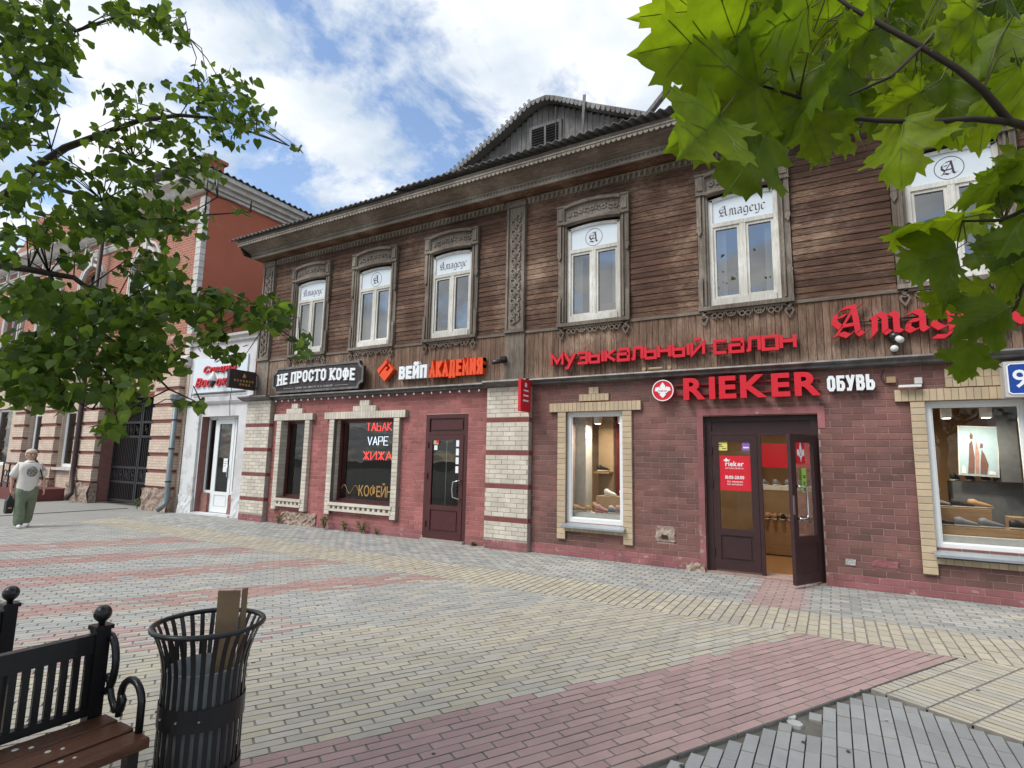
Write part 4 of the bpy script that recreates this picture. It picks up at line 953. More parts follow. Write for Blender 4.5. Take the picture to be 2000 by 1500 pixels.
# ================================================================== brick mansion with the gateway
def brickwork_mat(name, c1, c2, mortar):
    m, t, p = base_mat(name); ge = nn(t, 'ShaderNodeNewGeometry'); sp = nn(t, 'ShaderNodeSeparateXYZ'); t.links.new(ge.outputs['Position'], sp.inputs[0])
    cb_ = nn(t, 'ShaderNodeCombineXYZ'); t.links.new(sp.outputs[0], cb_.inputs[0]); t.links.new(sp.outputs[2], cb_.inputs[1])
    b = nn(t, 'ShaderNodeTexBrick'); b.inputs['Scale'].default_value = 1; b.inputs['Brick Width'].default_value = .26; b.inputs['Row Height'].default_value = .08; b.inputs['Mortar Size'].default_value = .007
    for k_, v_ in (('Color1', c1), ('Color2', c2), ('Mortar', mortar)): b.inputs[k_].default_value = (*v_, 1)
    t.links.new(cb_.outputs[0], b.inputs[0]); t.links.new(scalec(t, b.outputs[0], math_(t, 'MULTIPLY_ADD', noise(t, 3), .6, .7)), p.inputs['Base Color']); p.inputs['Roughness'].default_value = .85
    bump(t, p, b.outputs['Fac'], -.3, .01)
brickwork_mat('brick_red_far', (.36, .125, .07), (.29, .095, .058), (.42, .30, .24)); brickwork_mat('brick_cream_far', (.60, .50, .40), (.54, .42, .33), (.40, .27, .20))
man = thing('brick_mansion', (-22, D, 0), 'ornate red brick mansion with white trim and arched iron gateway', 'building')
GATE = (-20.42, -17.15, -.03, 3.35); UW = [-18.75, -22.3, -25.5, -28.7]
gh = [GATE, (-23.25, -21.95, 1.05, 3.0), (-25.9, -24.45, .3, 3.3), (-29.2, -27.6, 1.0, 3.2)]
wall_mb(-33, -15.75, -.03, 4.15, gh, D + .02, .5).build('wall', 'brick_cream_far', man, normals=False)
uh = [(c - .66, c + .66, 5.55, 7.95) for c in UW]
wall_mb(-33, -15.75, 4.15, 9.5, uh, D + .02, .35).build('wall', 'brick_red_far', man, normals=False)
MB().box(-15.78, -15.75, D + .02, D + 9, 4.0, 9.5).build('side_wall', 'stucco_red', man)
MB().box(-33, -15.79, D + 6, D + 6.2, 0, 9.5).build('back_wall', 'dark_board', man)
# belt courses and cornices
def course(name, pts, x0, x1, m_): return MB().extrude_x([(D + .02 - a, z_) for a, z_ in pts] + [(D + .03, pts[-1][1]), (D + .03, pts[0][1])], x0, x1).build(name, m_, man)
course('belt_course', [(0.02, 4.05), (.10, 4.1), (.16, 4.2), (.16, 4.3), (.06, 4.38)], -33, -15.72, 'trim_white')
course('belt_course', [(0.02, 4.78), (.06, 4.82), (.10, 4.9), (.10, 5.0), (.02, 5.04)], -33, -15.72, 'pale_pink')
course('cornice', [(0.04, 8.42), (.08, 8.5), (.10, 8.56)], -33, -15.9, 'trim_white')
course('cornice', [(0.08, 8.98), (.20, 9.04), (.28, 9.14), (.46, 9.22), (.48, 9.36), (.10, 9.42)], -33, -19.6, 'trim_white')
course('cornice', [(0.10, 9.36), (.22, 9.44), (.30, 9.58), (.50, 9.70), (.52, 9.86), (.10, 9.92)], -19.6, -15.35, 'trim_white')
pan = MB().box(-.42, .42, -.03, 0, -.13, .13)
for k in range(14):
    x = -16.6 - k * 1.15
    fm_ = MB().box(x - .48, x + .48, D - .05, D + .02, 8.62, 8.67).box(x - .48, x + .48, D - .05, D + .02, 8.90, 8.95).box(x - .48, x - .43, D - .05, D + .02, 8.67, 8.90).box(x + .43, x + .48, D - .05, D + .02, 8.67, 8.90)
    fm_.build('frieze_panel', 'trim_white', man); MB().box(x - .62, x - .52, D - .10, D + .02, 8.58, 8.99).build('bracket', 'trim_white', man)
# side cornice and roof
MB().poly(((-15.75, D - .3, 9.36), (-15.62, D - .3, 9.44), (-15.62, D + 9, 9.44), (-15.75, D + 9, 9.36))).build('cornice', 'trim_white', man, normals=False)
sc_ = MB()
for a, z0_, z1_ in ((.10, 9.36, 9.46), (.18, 9.46, 9.58), (.32, 9.58, 9.72), (.46, 9.72, 9.86)): sc_.box(-15.76, -15.75 + a, D - .45 if a > .4 else D - .3, D + 9, z0_, z1_)
sc_.build('cornice', 'trim_white', man)
rf = MB(); n = 260
for k in range(n + 1):
    yy = D - .6 + 9.6 * k / n; hh_ = .035 * math.sin(2 * math.pi * yy / .22); rf.v += [(-15.22, yy, 9.90 + hh_), (-19.5, yy, 10.35 + hh_), (-15.22, yy, 9.875 + hh_)]
for k in range(n): a = 3 * k; rf.f += [(a, a + 3, a + 4, a + 1), (a, a + 2, a + 5, a + 3)]
rf.build('roof', 'slate_roof', man, normals=False)
MB().box(-16.25, -15.6, D - .15, D + .35, 9.92, 10.3).box(-16.33, -15.52, D - .23, D + .43, 10.3, 10.40).build('parapet_block', 'stucco_red', man)
q_ = MB()
for k in range(24): q_.box(-15.98, -15.735 + (.006 if k % 2 else 0), D - .055, D + .10, 4.4 + k * .2 + .008, 4.4 + (k + 1) * .2 - .008)
q_.build('quoins', 'trim_white', man)
MB().prism([(-30.5, 9.4), (-23.5, 9.4), (-25.2, 10.1), (-26.2, 11.0), (-27.8, 11.0), (-28.8, 10.1)], D - .02, D + .3).build('attic_gable', 'brick_red_far', man)
# upper arched windows
for c in UW:
    cs = MB()
    for s in (-1, 1):
        cs.box(*sorted((c + s * .68, c + s * .76)), D - .10, D + .02, 5.4, 7.75); cs.box(*sorted((c + s * .86, c + s * .93)), D - .08, D + .02, 5.4, 7.7)
    cs.ring(c, 7.40, .66, .76, D - .10, D + .02, 14, R(15), R(165)); cs.ribbon([(c - .895, 7.7), (c - .55, 8.14), (c - .2, 8.3), (c + .2, 8.3), (c + .55, 8.14), (c + .895, 7.7)], .07, D - .08, D + .02); cs.box(c - .1, c + .1, D - .14, D + .02, 8.05, 8.40)
    cs.box(c - 1.0, c + 1.0, D - .12, D + .02, 5.38, 5.5)
    wn_ = cs.build('window', 'trim_white', man)
    MB().prism([(c - .66, 7.55), (c - .66, 7.96), (c + .66, 7.96), (c + .66, 7.55)] + [(c + .66 * math.cos(R(a)), 7.30 + .60 * math.sin(R(a))) for a in range(30, 151, 12)], D + .005, D + .12).build('arch_infill', 'brick_red_far', wn_)
    fm_ = MB().box(c - .66, c - .58, D + .15, D + .2, 5.55, 7.9).box(c + .58, c + .66, D + .15, D + .2, 5.55, 7.9).box(c - .58, c + .58, D + .15, D + .2, 5.55, 5.64).box(c - .05, c + .05, D + .15, D + .2, 5.64, 7.9).box(c - .58, c - .05, D + .15, D + .2, 6.9, 6.98).box(c + .05, c + .58, D + .15, D + .2, 6.9, 6.98)
    fm_.build('frame', 'pvc', wn_); pane('pane', 'pane_up', wn_, c - .58, c + .58, 5.64, 7.9, D + .175); pane('blind', 'film', wn_, c - .62, c + .62, 5.6 if c < -20 else 6.4, 7.95, D + .19)
MB().box(-33, -16, D + .45, D + .5, 4.5, 8.3).build('inner_wall', 'room_dark', man)
# rusticated piers of the ground floor
for x0, x1 in ((-17.15, -15.95), (-21.85, -20.42), (-24.45, -23.35), (-26.9, -25.95), (-30.5, -29.4)):
    p = box('pier', 'pale_pink', man, x0, x1, D - .10, D + .05, .5, 4.05)
    k = 0; z = .62
    while z < 3.9:
        box('block', 'brick_cream_far', p, x0 - .02, x1 + .02, D - .15, D + .04, z + .045, z + .40); box('red_band', 'band_red', p, x0 - .01, x1 + .01, D - .125, D + .04, z - .03, z + .03); z += .47
    lumpy(MB().box(x0 - .05, x1 + .05, D - .16, D + .05, -.03, .58), x0 - .06, x1 + .06, -.02, .6, D - .16, 10, 6, .07, .2).build('rubble_base', 'old_plaster', p)
# gateway: red reveal, passage and iron gates
MB().poly(((GATE[0] + .004, D + .02, 0), (GATE[0] + .004, D + 1.0, 0), (GATE[0] + .004, D + 1.0, 3.35), (GATE[0] + .004, D + .02, 3.35))).build('gate_reveal', 'reveal_pink', man, normals=False)
MB().prism([(-20.42, 3.36), (-20.42, 3.05)] + [(-18.785 - 1.63 * math.cos(R(a)), 2.95 + .42 * math.sin(R(a))) for a in range(10, 171, 16)] + [(-17.15, 3.05), (-17.15, 3.36)], D + .03, D + .3).build('gate_arch', 'stucco_red', man)
MB().prism([(-20.6, 3.40), (-16.9, 3.40), (-17.3, 3.75), (-18.2, 4.0), (-18.785, 4.05), (-19.4, 4.0), (-20.2, 3.75)], D - .06, D + .02).build('tympanum', 'pale_pink', man, label='pink plaster arch over the gateway')
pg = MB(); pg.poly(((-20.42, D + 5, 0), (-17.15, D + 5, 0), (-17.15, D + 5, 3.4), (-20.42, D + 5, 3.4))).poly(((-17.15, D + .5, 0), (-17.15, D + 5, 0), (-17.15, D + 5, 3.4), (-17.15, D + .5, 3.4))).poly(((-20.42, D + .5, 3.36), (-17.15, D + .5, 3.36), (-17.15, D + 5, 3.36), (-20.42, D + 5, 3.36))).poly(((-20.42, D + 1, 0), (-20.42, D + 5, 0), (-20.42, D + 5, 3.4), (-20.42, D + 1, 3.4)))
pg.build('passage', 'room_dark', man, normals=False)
yg = D + .38
for x0, x1 in ((-20.38, -18.80), (-18.77, -17.18)):
    lf_ = MB()
    for a, b in ((x0, x0 + .07), (x1 - .07, x1)): lf_.box(a, b, yg, yg + .05, .04, 3.3)
    for z in (.05, .62, 1.08, 2.05, 2.50): lf_.box(x0 + .07, x1 - .07, yg, yg + .05, z, z + .07)
    gl_ = lf_.build('gate_leaf', 'iron', man)
    b_ = MB(); n = 14
    for k in range(1, n): xx = x0 + .07 + (x1 - x0 - .14) * k / n; b_.box(xx - .012, xx + .012, yg + .012, yg + .036, .1, 1.1).box(xx - .012, xx + .012, yg + .012, yg + .036, 1.14, 2.06).box(xx - .012, xx + .012, yg + .012, yg + .036, 2.56, 3.3)
    b_.build('bars', 'iron', gl_, kind='stuff')
    sc2 = MB()
    for zc in (.88, 2.31):
        for k in range(4):
            xx = x0 + .24 + k * .36; sc2.box(xx - .16, xx - .14, yg + .01, yg + .04, zc - .2, zc + .18)
            for s in (-1, 1): sc2.ring(xx + .03, zc + s * .07, .05, .075, yg + .01, yg + .035, 10, R(90) if s > 0 else R(-90), R(360) if s > 0 else R(180))
    sc2.build('scrollwork', 'iron', gl_, kind='stuff')
# window, door, steps and railing further left
f = shop_window((-23.25, -21.95, 1.05, 3.0), .09, 'pvc', 'pane_dark', D + .12); f.parent = man; f.matrix_parent_inverse = Matrix.Translation(man['_w']).inverted()
box('window_sill', 'trim_white', f, -23.4, -21.85, D - .12, D + .1, .95, 1.03)
f = shop_window((-29.2, -27.6, 1.0, 3.2), .09, 'pvc', 'pane_dark', D + .12); f.parent = man; f.matrix_parent_inverse = Matrix.Translation(man['_w']).inverted()
MB().box(-30, -21.5, D + .6, D + .7, 0.2, 4).build('inner_wall', 'room_dark', man)
dd = panel_door(man, -25.85, -24.5, .32, 3.0, D + .15, 'pvc', 'pane_dark', 1.0, .14)
handle(dd, [(-24.7, D + .15, 1.9), (-24.7, D + .08, 1.9), (-24.7, D + .08, 1.4), (-24.7, D + .15, 1.4)], .02)
box('porch', 'step_red', man, -29, -21.95, D - 1.15, D + .02, -.03, .36); box('step', 'step_red', man, -25.9, -24.4, D - 1.5, D - 1.15, -.03, .18)
rl = MB()
for k in range(14):
    x = -28.8 + k * .5
    if -25.9 < x < -24.4: continue
    rl.box(x - .02, x + .02, D - 1.1, D - 1.06, .36, 1.15)
for a, b in ((-28.8, -26.0), (-24.3, -22.1)):
    rl.box(a, b, D - 1.1, D - 1.06, 1.13, 1.18).box(a, b, D - 1.095, D - 1.065, .5, .54)
    k = a + .2
    while k < b: rl.ring(k, .82, .1, .125, D - 1.09, D - 1.07, 10); k += .25
rl.build('railing', 'iron', man, kind='stuff')
# rainwater pipes
p = MB().tube([(-21.45, D - .22, 9.1), (-21.45, D - .22, 1.2), (-21.42, D - .24, .9), (-21.1, D - .34, .25), (-21.0, D - .5, .1)], .075, 8).build('drainpipe', 'pipe_brown', man, smooth=True)
p = MB().tube([(-15.86, D - .22, 3.1), (-15.86, D - .22, .35), (-15.84, D - .26, .2), (-15.82, D - .45, .06)], .07, 8).build('drainpipe', 'pipe_grey', man, smooth=True)
MB().lathe((-15.86, D - .22, 2.95), [(.075, 0), (.16, .14), (.17, .26), (.15, .27)], 10).build('rain_hopper', 'pipe_grey', p)
for z in (.8, 1.7, 2.5): MB().lathe((-15.86, D - .22, z), [(.082, 0), (.082, .03)], 10).build('clamp', 'iron', p)
# ================================================================== shop signs
def sroot(name, x, z, label, cat='sign', y=None): return thing(name, (x, D if y is None else y, z), label, cat)
# coffee board with notched corners and arched white slab letters
t = sroot('coffee_sign', -10.3, 3.1, 'dark notched-corner board with arched white letters above the two small windows')
x0, x1, z0, z1, yb = -11.80, -8.76, 3.075, 3.70, D - .17
def notched(x0, x1, z0, z1, r_):
    pts = []
    for cx, cz, a0, a1 in ((x1, z0, 180, 90), (x1, z1, 270, 180), (x0, z1, 360, 270), (x0, z0, 90, 0)):
        pts += [(cx + r_ * math.cos(R(a0 + (a1 - a0) * k / 5)), cz + r_ * math.sin(R(a0 + (a1 - a0) * k / 5))) for k in range(6)]
    return pts
bd = MB().prism(notched(x0, x1, z0, z1, .13), yb, yb + .06).build('board', 'sign_dark', t)
MB().ribbon(notched(x0 + .025, x1 - .025, z0 + .025, z1 - .025, .13), .05, yb - .02, yb - .001, True).build('rim', 'flashing', t)
stroke_word('НЕ ПРОСТО КОФЕ', x0 + .20, x1 - .24, 3.255, 3.53, .052, yb - .03, yb - .001, t, 'sign_white', gap=.30, space=.75, slab=True, arch=.055)
letters('КОФЕ НА МЕСТЕ И С СОБОЙ', x0 + .85, x1 - .95, 3.165, 3.20, yb - .006, .005, 'grey_box', t, 0.0, joined=True, name='small_lettering')
for a, b in ((x0 + .42, x0 + .78), (x1 - .88, x1 - .45)): box('flourish', 'grey_box', t, a, b, yb - .006, yb - .001, 3.178, 3.184)
# vape academy
t = sroot('vape_sign', -7.0, 3.2, 'orange and white block letters with orange flame mark beside coffee board')
fl = MB()
def sh(p): return [(-8.19 + a * .24, 3.435 + b * .235) for a, b in p]
fl.prism(sh([(-.95, .10), (-.30, .62), (.05, 1.0), (.22, .72), (-.10, .42), (-.52, .02), (-.72, -.28)]), D - .13, D - .03)
fl.prism(sh([(.42, .62), (.60, .42), (.98, .05), (.72, -.28), (.0, -1.0), (-.62, -.40), (-.40, -.10), (-.02, .22), (.12, .34), (.30, .30), (.10, .02), (.30, -.12), (.62, .20), (.36, .46)]), D - .13, D - .03)
fl.build('flame_mark', 'sign_orange', t)
stroke_word('ВЕЙП', -7.80, -7.06, 3.215, 3.49, .062, D - .12, D - .03, t, 'sign_white')
stroke_word('АКАДЕМИЯ', -6.98, -5.69, 3.205, 3.53, .066, D - .14, D - .02, t, 'sign_orange', gap=.16)
box('mounting_rail', 'iron', t, -7.85, -5.7, D - .028, D - .002, 3.27, 3.30)
# red square lettering of the music shop
t = sroot('music_shop_sign', -2.3, 3.25, 'thin squarish red letters reading музыкальный салон on weathered boards')
SQ = {'м': (1.0, [[(0, 0), (0, 1), (.5, .2), (1, 1), (1, 0)]]), 'у': (.9, [[(0, 1), (.45, .12)], [(.9, 1), (.25, -.38), (0, -.38)]]), 'з': (.8, [[(0, 1), (.8, 1), (.8, 0), (0, 0)], [(.2, .5), (.8, .5)]]),
      'ы': (1.15, [[(0, 1), (0, 0)], [(0, 0), (.8, 0), (.8, .58), (0, .58)], [(1.15, 1), (1.15, 0)]]), 'к': (.8, [[(0, 1), (0, 0)], [(.75, 1), (.12, .5), (.8, 0)]]), 'а': (.85, [[(.05, 1), (.85, 1), (.85, 0), (0, 0), (0, .55), (.85, .55)]]),
      'л': (.85, [[(0, 0), (.2, .05), (.25, 1), (.85, 1), (.85, 0)]]), 'ь': (.8, [[(0, 1), (0, 0)], [(0, 0), (.8, 0), (.8, .58), (0, .58)]]), 'н': (.85, [[(0, 1), (0, 0)], [(.85, 1), (.85, 0)], [(0, .55), (.85, .55)]]),
      'й': (.85, [[(0, 1), (0, 0), (.85, 1), (.85, 0)], [(.2, 1.3), (.65, 1.3)]]), 'с': (.8, [[(.8, 1), (0, 1), (0, 0), (.8, 0)]]), 'о': (.9, [[(0, .0), (.9, .0), (.9, 1), (0, 1), (0, 0)]])}
def square_word(word, x0, x1, z0, ht, wd, y0, y1, par, m_):
    gap = .26; tot = sum((SQ[c][0] + gap if c != ' ' else .55) for c in word) - gap; s = (x1 - x0) / tot; x = x0
    for c in word:
        if c == ' ': x += .55 * s; continue
        mb = MB()
        for k, pl in enumerate(SQ[c][1]):
            cl = pl[0] == pl[-1]; pts = [(x + a * s, z0 + b * ht) for a, b in (pl[:-1] if cl else pl)]; mb.ribbon(pts, wd, y0 - k * .0015, y1, cl)
        mb.build('letter', m_, par); x += (SQ[c][0] + gap) * s
square_word('музыкальный салон', -4.24, -.38, 3.275, .185, .048, D - .12, D - .055, t, 'sign_red')
box('mounting_rail', 'sign_red_side', t, -4.2, -.4, D - .054, D - .035, 3.33, 3.35); box('mounting_rail', 'sign_red_side', t, -4.2, -.4, D - .054, D - .035, 3.41, 3.43)
# big blackletter name
t = sroot('blackletter_sign', 1.3, 3.3, 'large bright red blackletter word Амадеус partly behind maple leaves')
x = .10
for c in 'Амадеус':
    mb = MB(); wd = GOTHIC[c][0] * .42 * (1.0 if c == 'А' else 1.08); gothic(mb, c, x, x + wd, 3.36, .43, D - .13, D - .06, nib=.20, segd=.0012); mb.build('letter', 'sign_red', t); x += wd
box('mounting_rail', 'iron', t, .2, 2.6, D - .055, D - .03, 3.56, 3.575)
# shoe shop letters and logo disc
t = sroot('shoe_shop_sign', -1.2, 2.55, 'big red capitals with round red logo over open entrance')
dsc = MB(); dsc.tube([(-2.27, D - .15, 2.73), (-2.27, D - .05, 2.73)], .172, 28); lg = dsc.build('logo_disc', 'sign_red', t)
MB().ring(-2.27, 2.73, .156, .170, D - .156, D - .1505, 28).build('logo_rim', 'sign_white', lg)
lm = MB(); cx, cz = -2.27, 2.735
lm.prism([(cx, cz + .125), (cx + .045, cz + .06), (cx + .02, cz + .0), (cx - .02, cz + .0), (cx - .045, cz + .06)], D - .156, D - .1505)
for s in (-1, 1): lm.prism([(cx + s * .022, cz - .04), (cx + s * .026, cz + .02), (cx + s * .06, cz + .055), (cx + s * .115, cz + .04), (cx + s * .125, cz - .01), (cx + s * .085, cz - .02), (cx + s * .06, cz - .05)], D - .1565, D - .1505)
lm.prism([(cx - .022, cz + .0), (cx + .022, cz + .0), (cx + .05, cz - .075), (cx, cz - .125), (cx - .05, cz - .075)], D - .1568, D - .1505); lm.build('lily_mark', 'sign_white', lg)
letters('rieker', cx - .075, cx + .075, cz - .025, cz + .005, D - .159, .0015, 'sign_red', lg, 0.0, joined=True, name='small_lettering')
letters('RIEKER', -1.95, -.085, 2.565, 2.905, D - .16, .10, 'sign_red', t, 0.035, gap=.11)
box('mounting_rail', 'sign_red_side', t, -2.1, -.1, D - .055, D - .02, 2.645, 2.67); box('mounting_rail', 'sign_red_side', t, -2.1, -.1, D - .055, D - .02, 2.80, 2.825)
t = sroot('footwear_sign', .26, 2.6, 'white condensed capitals reading ОБУВЬ right of the red capitals')
stroke_word('ОБУВЬ', -.01, .545, 2.618, 2.832, .040, D - .115, D - .03, t, 'sign_white')
# blade sign on the pilaster
t = sroot('red_blade_sign', -4.64, 2.44, 'narrow red blade sign on the cream pilaster corner', y=D - .2)
box('panel', 'sign_red', t, -4.70, -4.645, D - .50, D - .13, 2.44, 3.01)
lb = MB(); lb.prism([], 0, 0) if 0 else None
for k in range(3): lb.box(-4.6445, -4.643, D - .42 + k * .01, D - .22, 2.62 + k * .09, 2.65 + k * .09)
lb.box(-4.6445, -4.643, D - .36, D - .28, 2.88, 2.95); lb.build('sign_print', 'sign_white', t)
box('bracket', 'iron', t, -4.69, -4.66, D - .131, D - .11, 2.5, 2.95)
# black light box
t = sroot('black_lightbox', -12.6, 3.17, 'black hanging light box with brown lettering on the left corner of the house', y=D - .4)
box('panel', 'sign_dark', t, -12.66, -12.56, D - .82, D - .10, 3.20, 3.66)
pr = MB()
for k, (z, n) in enumerate(((3.37, 7), (3.28, 4))):
    for q in range(n): pr.box(-12.5595, -12.558, D - .70 + k * .15 + q * .08, D - .65 + k * .15 + q * .08, z, z + .055)
pr.build('sign_print', 'gold', t)
MB().lathe((-12.552, D - .44, 3.50), [(.005, .09), (.02, .06), (.05, 0), (.035, -.03)], 6).build('cup_mark', 'gold', t).scale = (1, 1, 1)
MB().tube([(-12.61, D - .1, 3.6), (-12.61, D + .0, 3.6)], .015, 6).tube([(-12.61, D - .1, 3.27), (-12.61, D + .0, 3.27)], .015, 6).build('bracket', 'iron', t)
# red script of the white shop
t = sroot('red_script_sign', -14.4, 3.45, 'two lines of red script letters on the white shop front')
letters('Специи', -14.98, -13.52, 3.80, 3.98, D - .06, .04, 'sign_red', t, 0.02, shear=.3, gap=.02)
letters('Востока', -15.32, -13.62, 3.42, 3.66, D - .06, .04, 'sign_red', t, 0.02, shear=.3, gap=.02)
letters('продукты и сувениры', -15.3, -13.7, 3.30, 3.34, D - .016, .002, 'ink', t, joined=True, name='small_lettering') if 0 else None
# house number
t = sroot('house_number_sign', 2.2, 2.46, 'blue house number plate with white 9 at right edge of the view', y=D - .25)
box('case', 'grey_box', t, 1.83, 2.62, D - .26, D - .06, 2.45, 2.875)
rr = [(1.855, 2.50), (1.885, 2.475), (2.55, 2.475), (2.58, 2.50), (2.58, 2.83), (2.55, 2.855), (1.885, 2.855), (1.855, 2.83)]
MB().prism(rr, D - .266, D - .261).build('plate', 'blue_sign', t); MB().ribbon([(x * .985 + .0335, 2.665 + (z - 2.665) * .95) for x, z in rr], .014, D - .2695, D - .2665, True).build('plate_border', 'sign_white', t)
letters('9', 1.905, 2.035, 2.56, 2.77, D - .2695, .003, 'sign_white', t, 0.01)
# neon words in the vape shop window
for wd, m_, z0_, x0_, x1_, lab in (('ТАБАК', 'neon_red', 2.17, -8.93, -8.15, 'red neon word ТАБАК, topmost in the dark window'), ('VAPE', 'neon_white', 1.855, -8.87, -8.24, 'white neon word VAPE in the dark window'), ('ЖИЖА', 'neon_red', 1.535, -8.98, -8.10, 'red neon word ЖИЖА, lowest in the dark window')):
    STK = {'Т': [[(0, 1), (1, 1)], [(.5, 1), (.5, 0)]], 'А': [[(0, 0), (.5, 1), (1, 0)], [(.2, .35), (.8, .35)]], 'Б': [[(.9, 1), (0, 1), (0, 0), (.9, 0), (.9, .55), (0, .55)]], 'К': [[(0, 0), (0, 1)], [(.9, 1), (.05, .5), (1, 0)]], 'V': [[(0, 1), (.5, 0), (1, 1)]], 'A': [[(0, 0), (.5, 1), (1, 0)], [(.2, .35), (.8, .35)]],
           'P': [[(0, 0), (0, 1), (.9, 1), (.9, .48), (0, .48)]], 'E': [[(1, 1), (0, 1), (0, 0), (1, 0)], [(0, .5), (.8, .5)]], 'Ж': [[(0, 1), (1, 0)], [(0, 0), (1, 1)], [(.5, 0), (.5, 1)]], 'И': [[(0, 1), (0, 0), (1, 1), (1, 0)]]}
    t = thing('neon_word', ((x0_ + x1_) / 2, D + .175, z0_), lab, 'neon sign', 'neon words in the window'); n = len(wd); cw = (x1_ - x0_) / n
    for k, c in enumerate(wd):
        mb = MB()
        for pl in STK[c]: mb.tube([(x0_ + (k + a * .76) * cw, D + .175, z0_ + b * .18) for a, b in pl], .0085, 6)
        mb.build('letter', m_, t)
t = thing('window_lettering', (-8.4, D + .19, .75), 'pale gold coffee lettering along the bottom of the dark window', 'lettering')
letters('КОФЕЙНЯ', -9.02, -7.92, .75, .97, D + .128, .002, 'gold', t, 0.012)
MB().tube([(-9.55 + k * .03, D + .128, .88 + .09 * math.sin(k * .55)) for k in range(20)], .006, 5).build('flourish', 'gold', t)
# cameras, sensor, conduit
def dome_cam(x, z, yy, label, two=False):
    t = thing('security_camera', (x, D, z), label, 'camera'); MB().lathe((x, D - .09, z), [(.03, .08), (.07, .06), (.08, .02), (.075, -.02), (.04, -.05)], 14).build('housing', 'black_metal', t, smooth=True)
    MB().box(x - .05, x + .05, D - .1, D, z + .03, z + .09).build('mount', 'black_metal', t)
    MB().tube([(x + .03, D - .12, z - .01), (x + .05, D - .24, z - .06)], .042, 10).build('lens_barrel', 'white_plastic' if two else 'black_metal', t, smooth=True)
    if two: MB().tube([(x - .01, D - .02, z - .13), (x - .02, D - .2, z - .16)], .045, 10).build('lens_barrel', 'white_plastic', t, smooth=True)
dome_cam(.80, 3.30, 0, 'black dome camera with white barrel under red blackletter sign', True)
t = thing('security_camera', (-5.27, D, 3.42), 'small black bullet camera on the boards beside the pilaster', 'camera')
MB().box(-5.32, -5.22, D - .1, D, 3.42, 3.52).build('mount', 'black_metal', t); MB().tube([(-5.2, D - .08, 3.44), (-5.36, D - .32, 3.37)], .04, 10).build('barrel', 'black_metal', t, smooth=True)
t = thing('floodlight', (.93, D, 2.62), 'slim white wall lamp above the tan window surround', 'lamp'); box('body', 'white_plastic', t, .80, 1.04, D - .16, D - .06, 2.63, 2.66); box('driver', 'grey_box', t, .98, 1.06, D - .08, D, 2.68, 2.76)
t = thing('junction_box', (.73, D, 2.72), 'small tan junction box right of white capitals', 'box'); box('case', 'cardboard', t, .68, .78, D - .06, D, 2.71, 2.79)
MB().tube([(.66, D - .02, 2.9), (.62, D - .02, 2.8), (.66, D - .02, 2.7), (.75, D - .02, 2.72)], .006, 5).build('cable', 'black_metal', t)
t = thing('wall_lantern', (-14.1, D, 3.45), 'small white teardrop lantern before red script letters', 'lantern')
MB().lathe((-14.1, D - .3, 3.5), [(.01, .26), (.04, .22), (.11, .05), (.10, .0)], 10).build('shade', 'white_plastic', t, smooth=True); MB().lathe((-14.1, D - .3, 3.38), [(.005, -.07), (.03, -.02), (.10, .12)], 10).build('lower_cap', 'iron', t, smooth=True); MB().tube([(-14.1, D - .3, 3.74), (-14.1, D - .02, 3.8)], .015, 6).build('arm', 'iron', t)
t = thing('timber_offcut', (-2.35, D, 3.08), 'short pale wooden bar lying on the ledge under red thin letters', 'wood'); MB().tube([(-2.5, D - .1, 3.095), (-2.28, D - .1, 3.095)], .025, 8).build('bar', 'cardboard', t)
for xx in (-2.58, -2.17): MB().tube([(xx, D - .12, 3.095), (xx, D - .06, 3.095)], .033, 10).build('end_disc', 'cardboard', t)
# ================================================================== rooms behind the shop fronts
rm = MB(); a, b, c, d = -4.66, 4.5, D + .36, D + 3.6
rm.poly(((a, d, .02), (b, d, .02), (b, d, 2.8), (a, d, 2.8))).poly(((a, c, .02), (a, d, .02), (a, d, 2.8), (a, c, 2.8))).poly(((b, c, .02), (b, d, .02), (b, d, 2.8), (b, c, 2.8)))
shoe_room = rm.build('shop_room', 'room_tan', house, normals=False)
MB().poly(((a, c - .3, .0), (b, c - .3, .0), (b, d, .0), (a, d, .0))).build('room_floor', 'room_floor', shoe_room, normals=False)
MB().poly(((a, c, 2.8), (b, c, 2.8), (b, d, 2.8), (a, d, 2.8))).build('room_ceiling', 'room_white', shoe_room, normals=False)
wall_mb(a, b, .0, 2.8, [RW1, DR2, RW2], D + .362, .01).build('inner_wall', 'room_white', shoe_room, normals=False)
rm = MB(); a, b, c, d = -11.86, -5.6, D + .36, D + 3
for q in (((a, d, 0), (b, d, 0), (b, d, 2.9), (a, d, 2.9)), ((a, c, 0), (a, d, 0), (a, d, 2.9), (a, c, 2.9)), ((b, c, 0), (b, d, 0), (b, d, 2.9), (b, c, 2.9)), ((a, c, 0), (b, c, 0), (b, d, 0), (a, d, 0)), ((a, c, 2.9), (b, c, 2.9), (b, d, 2.9), (a, d, 2.9))): rm.poly(q)
rm.build('shop_room', 'room_dark', house, normals=False)
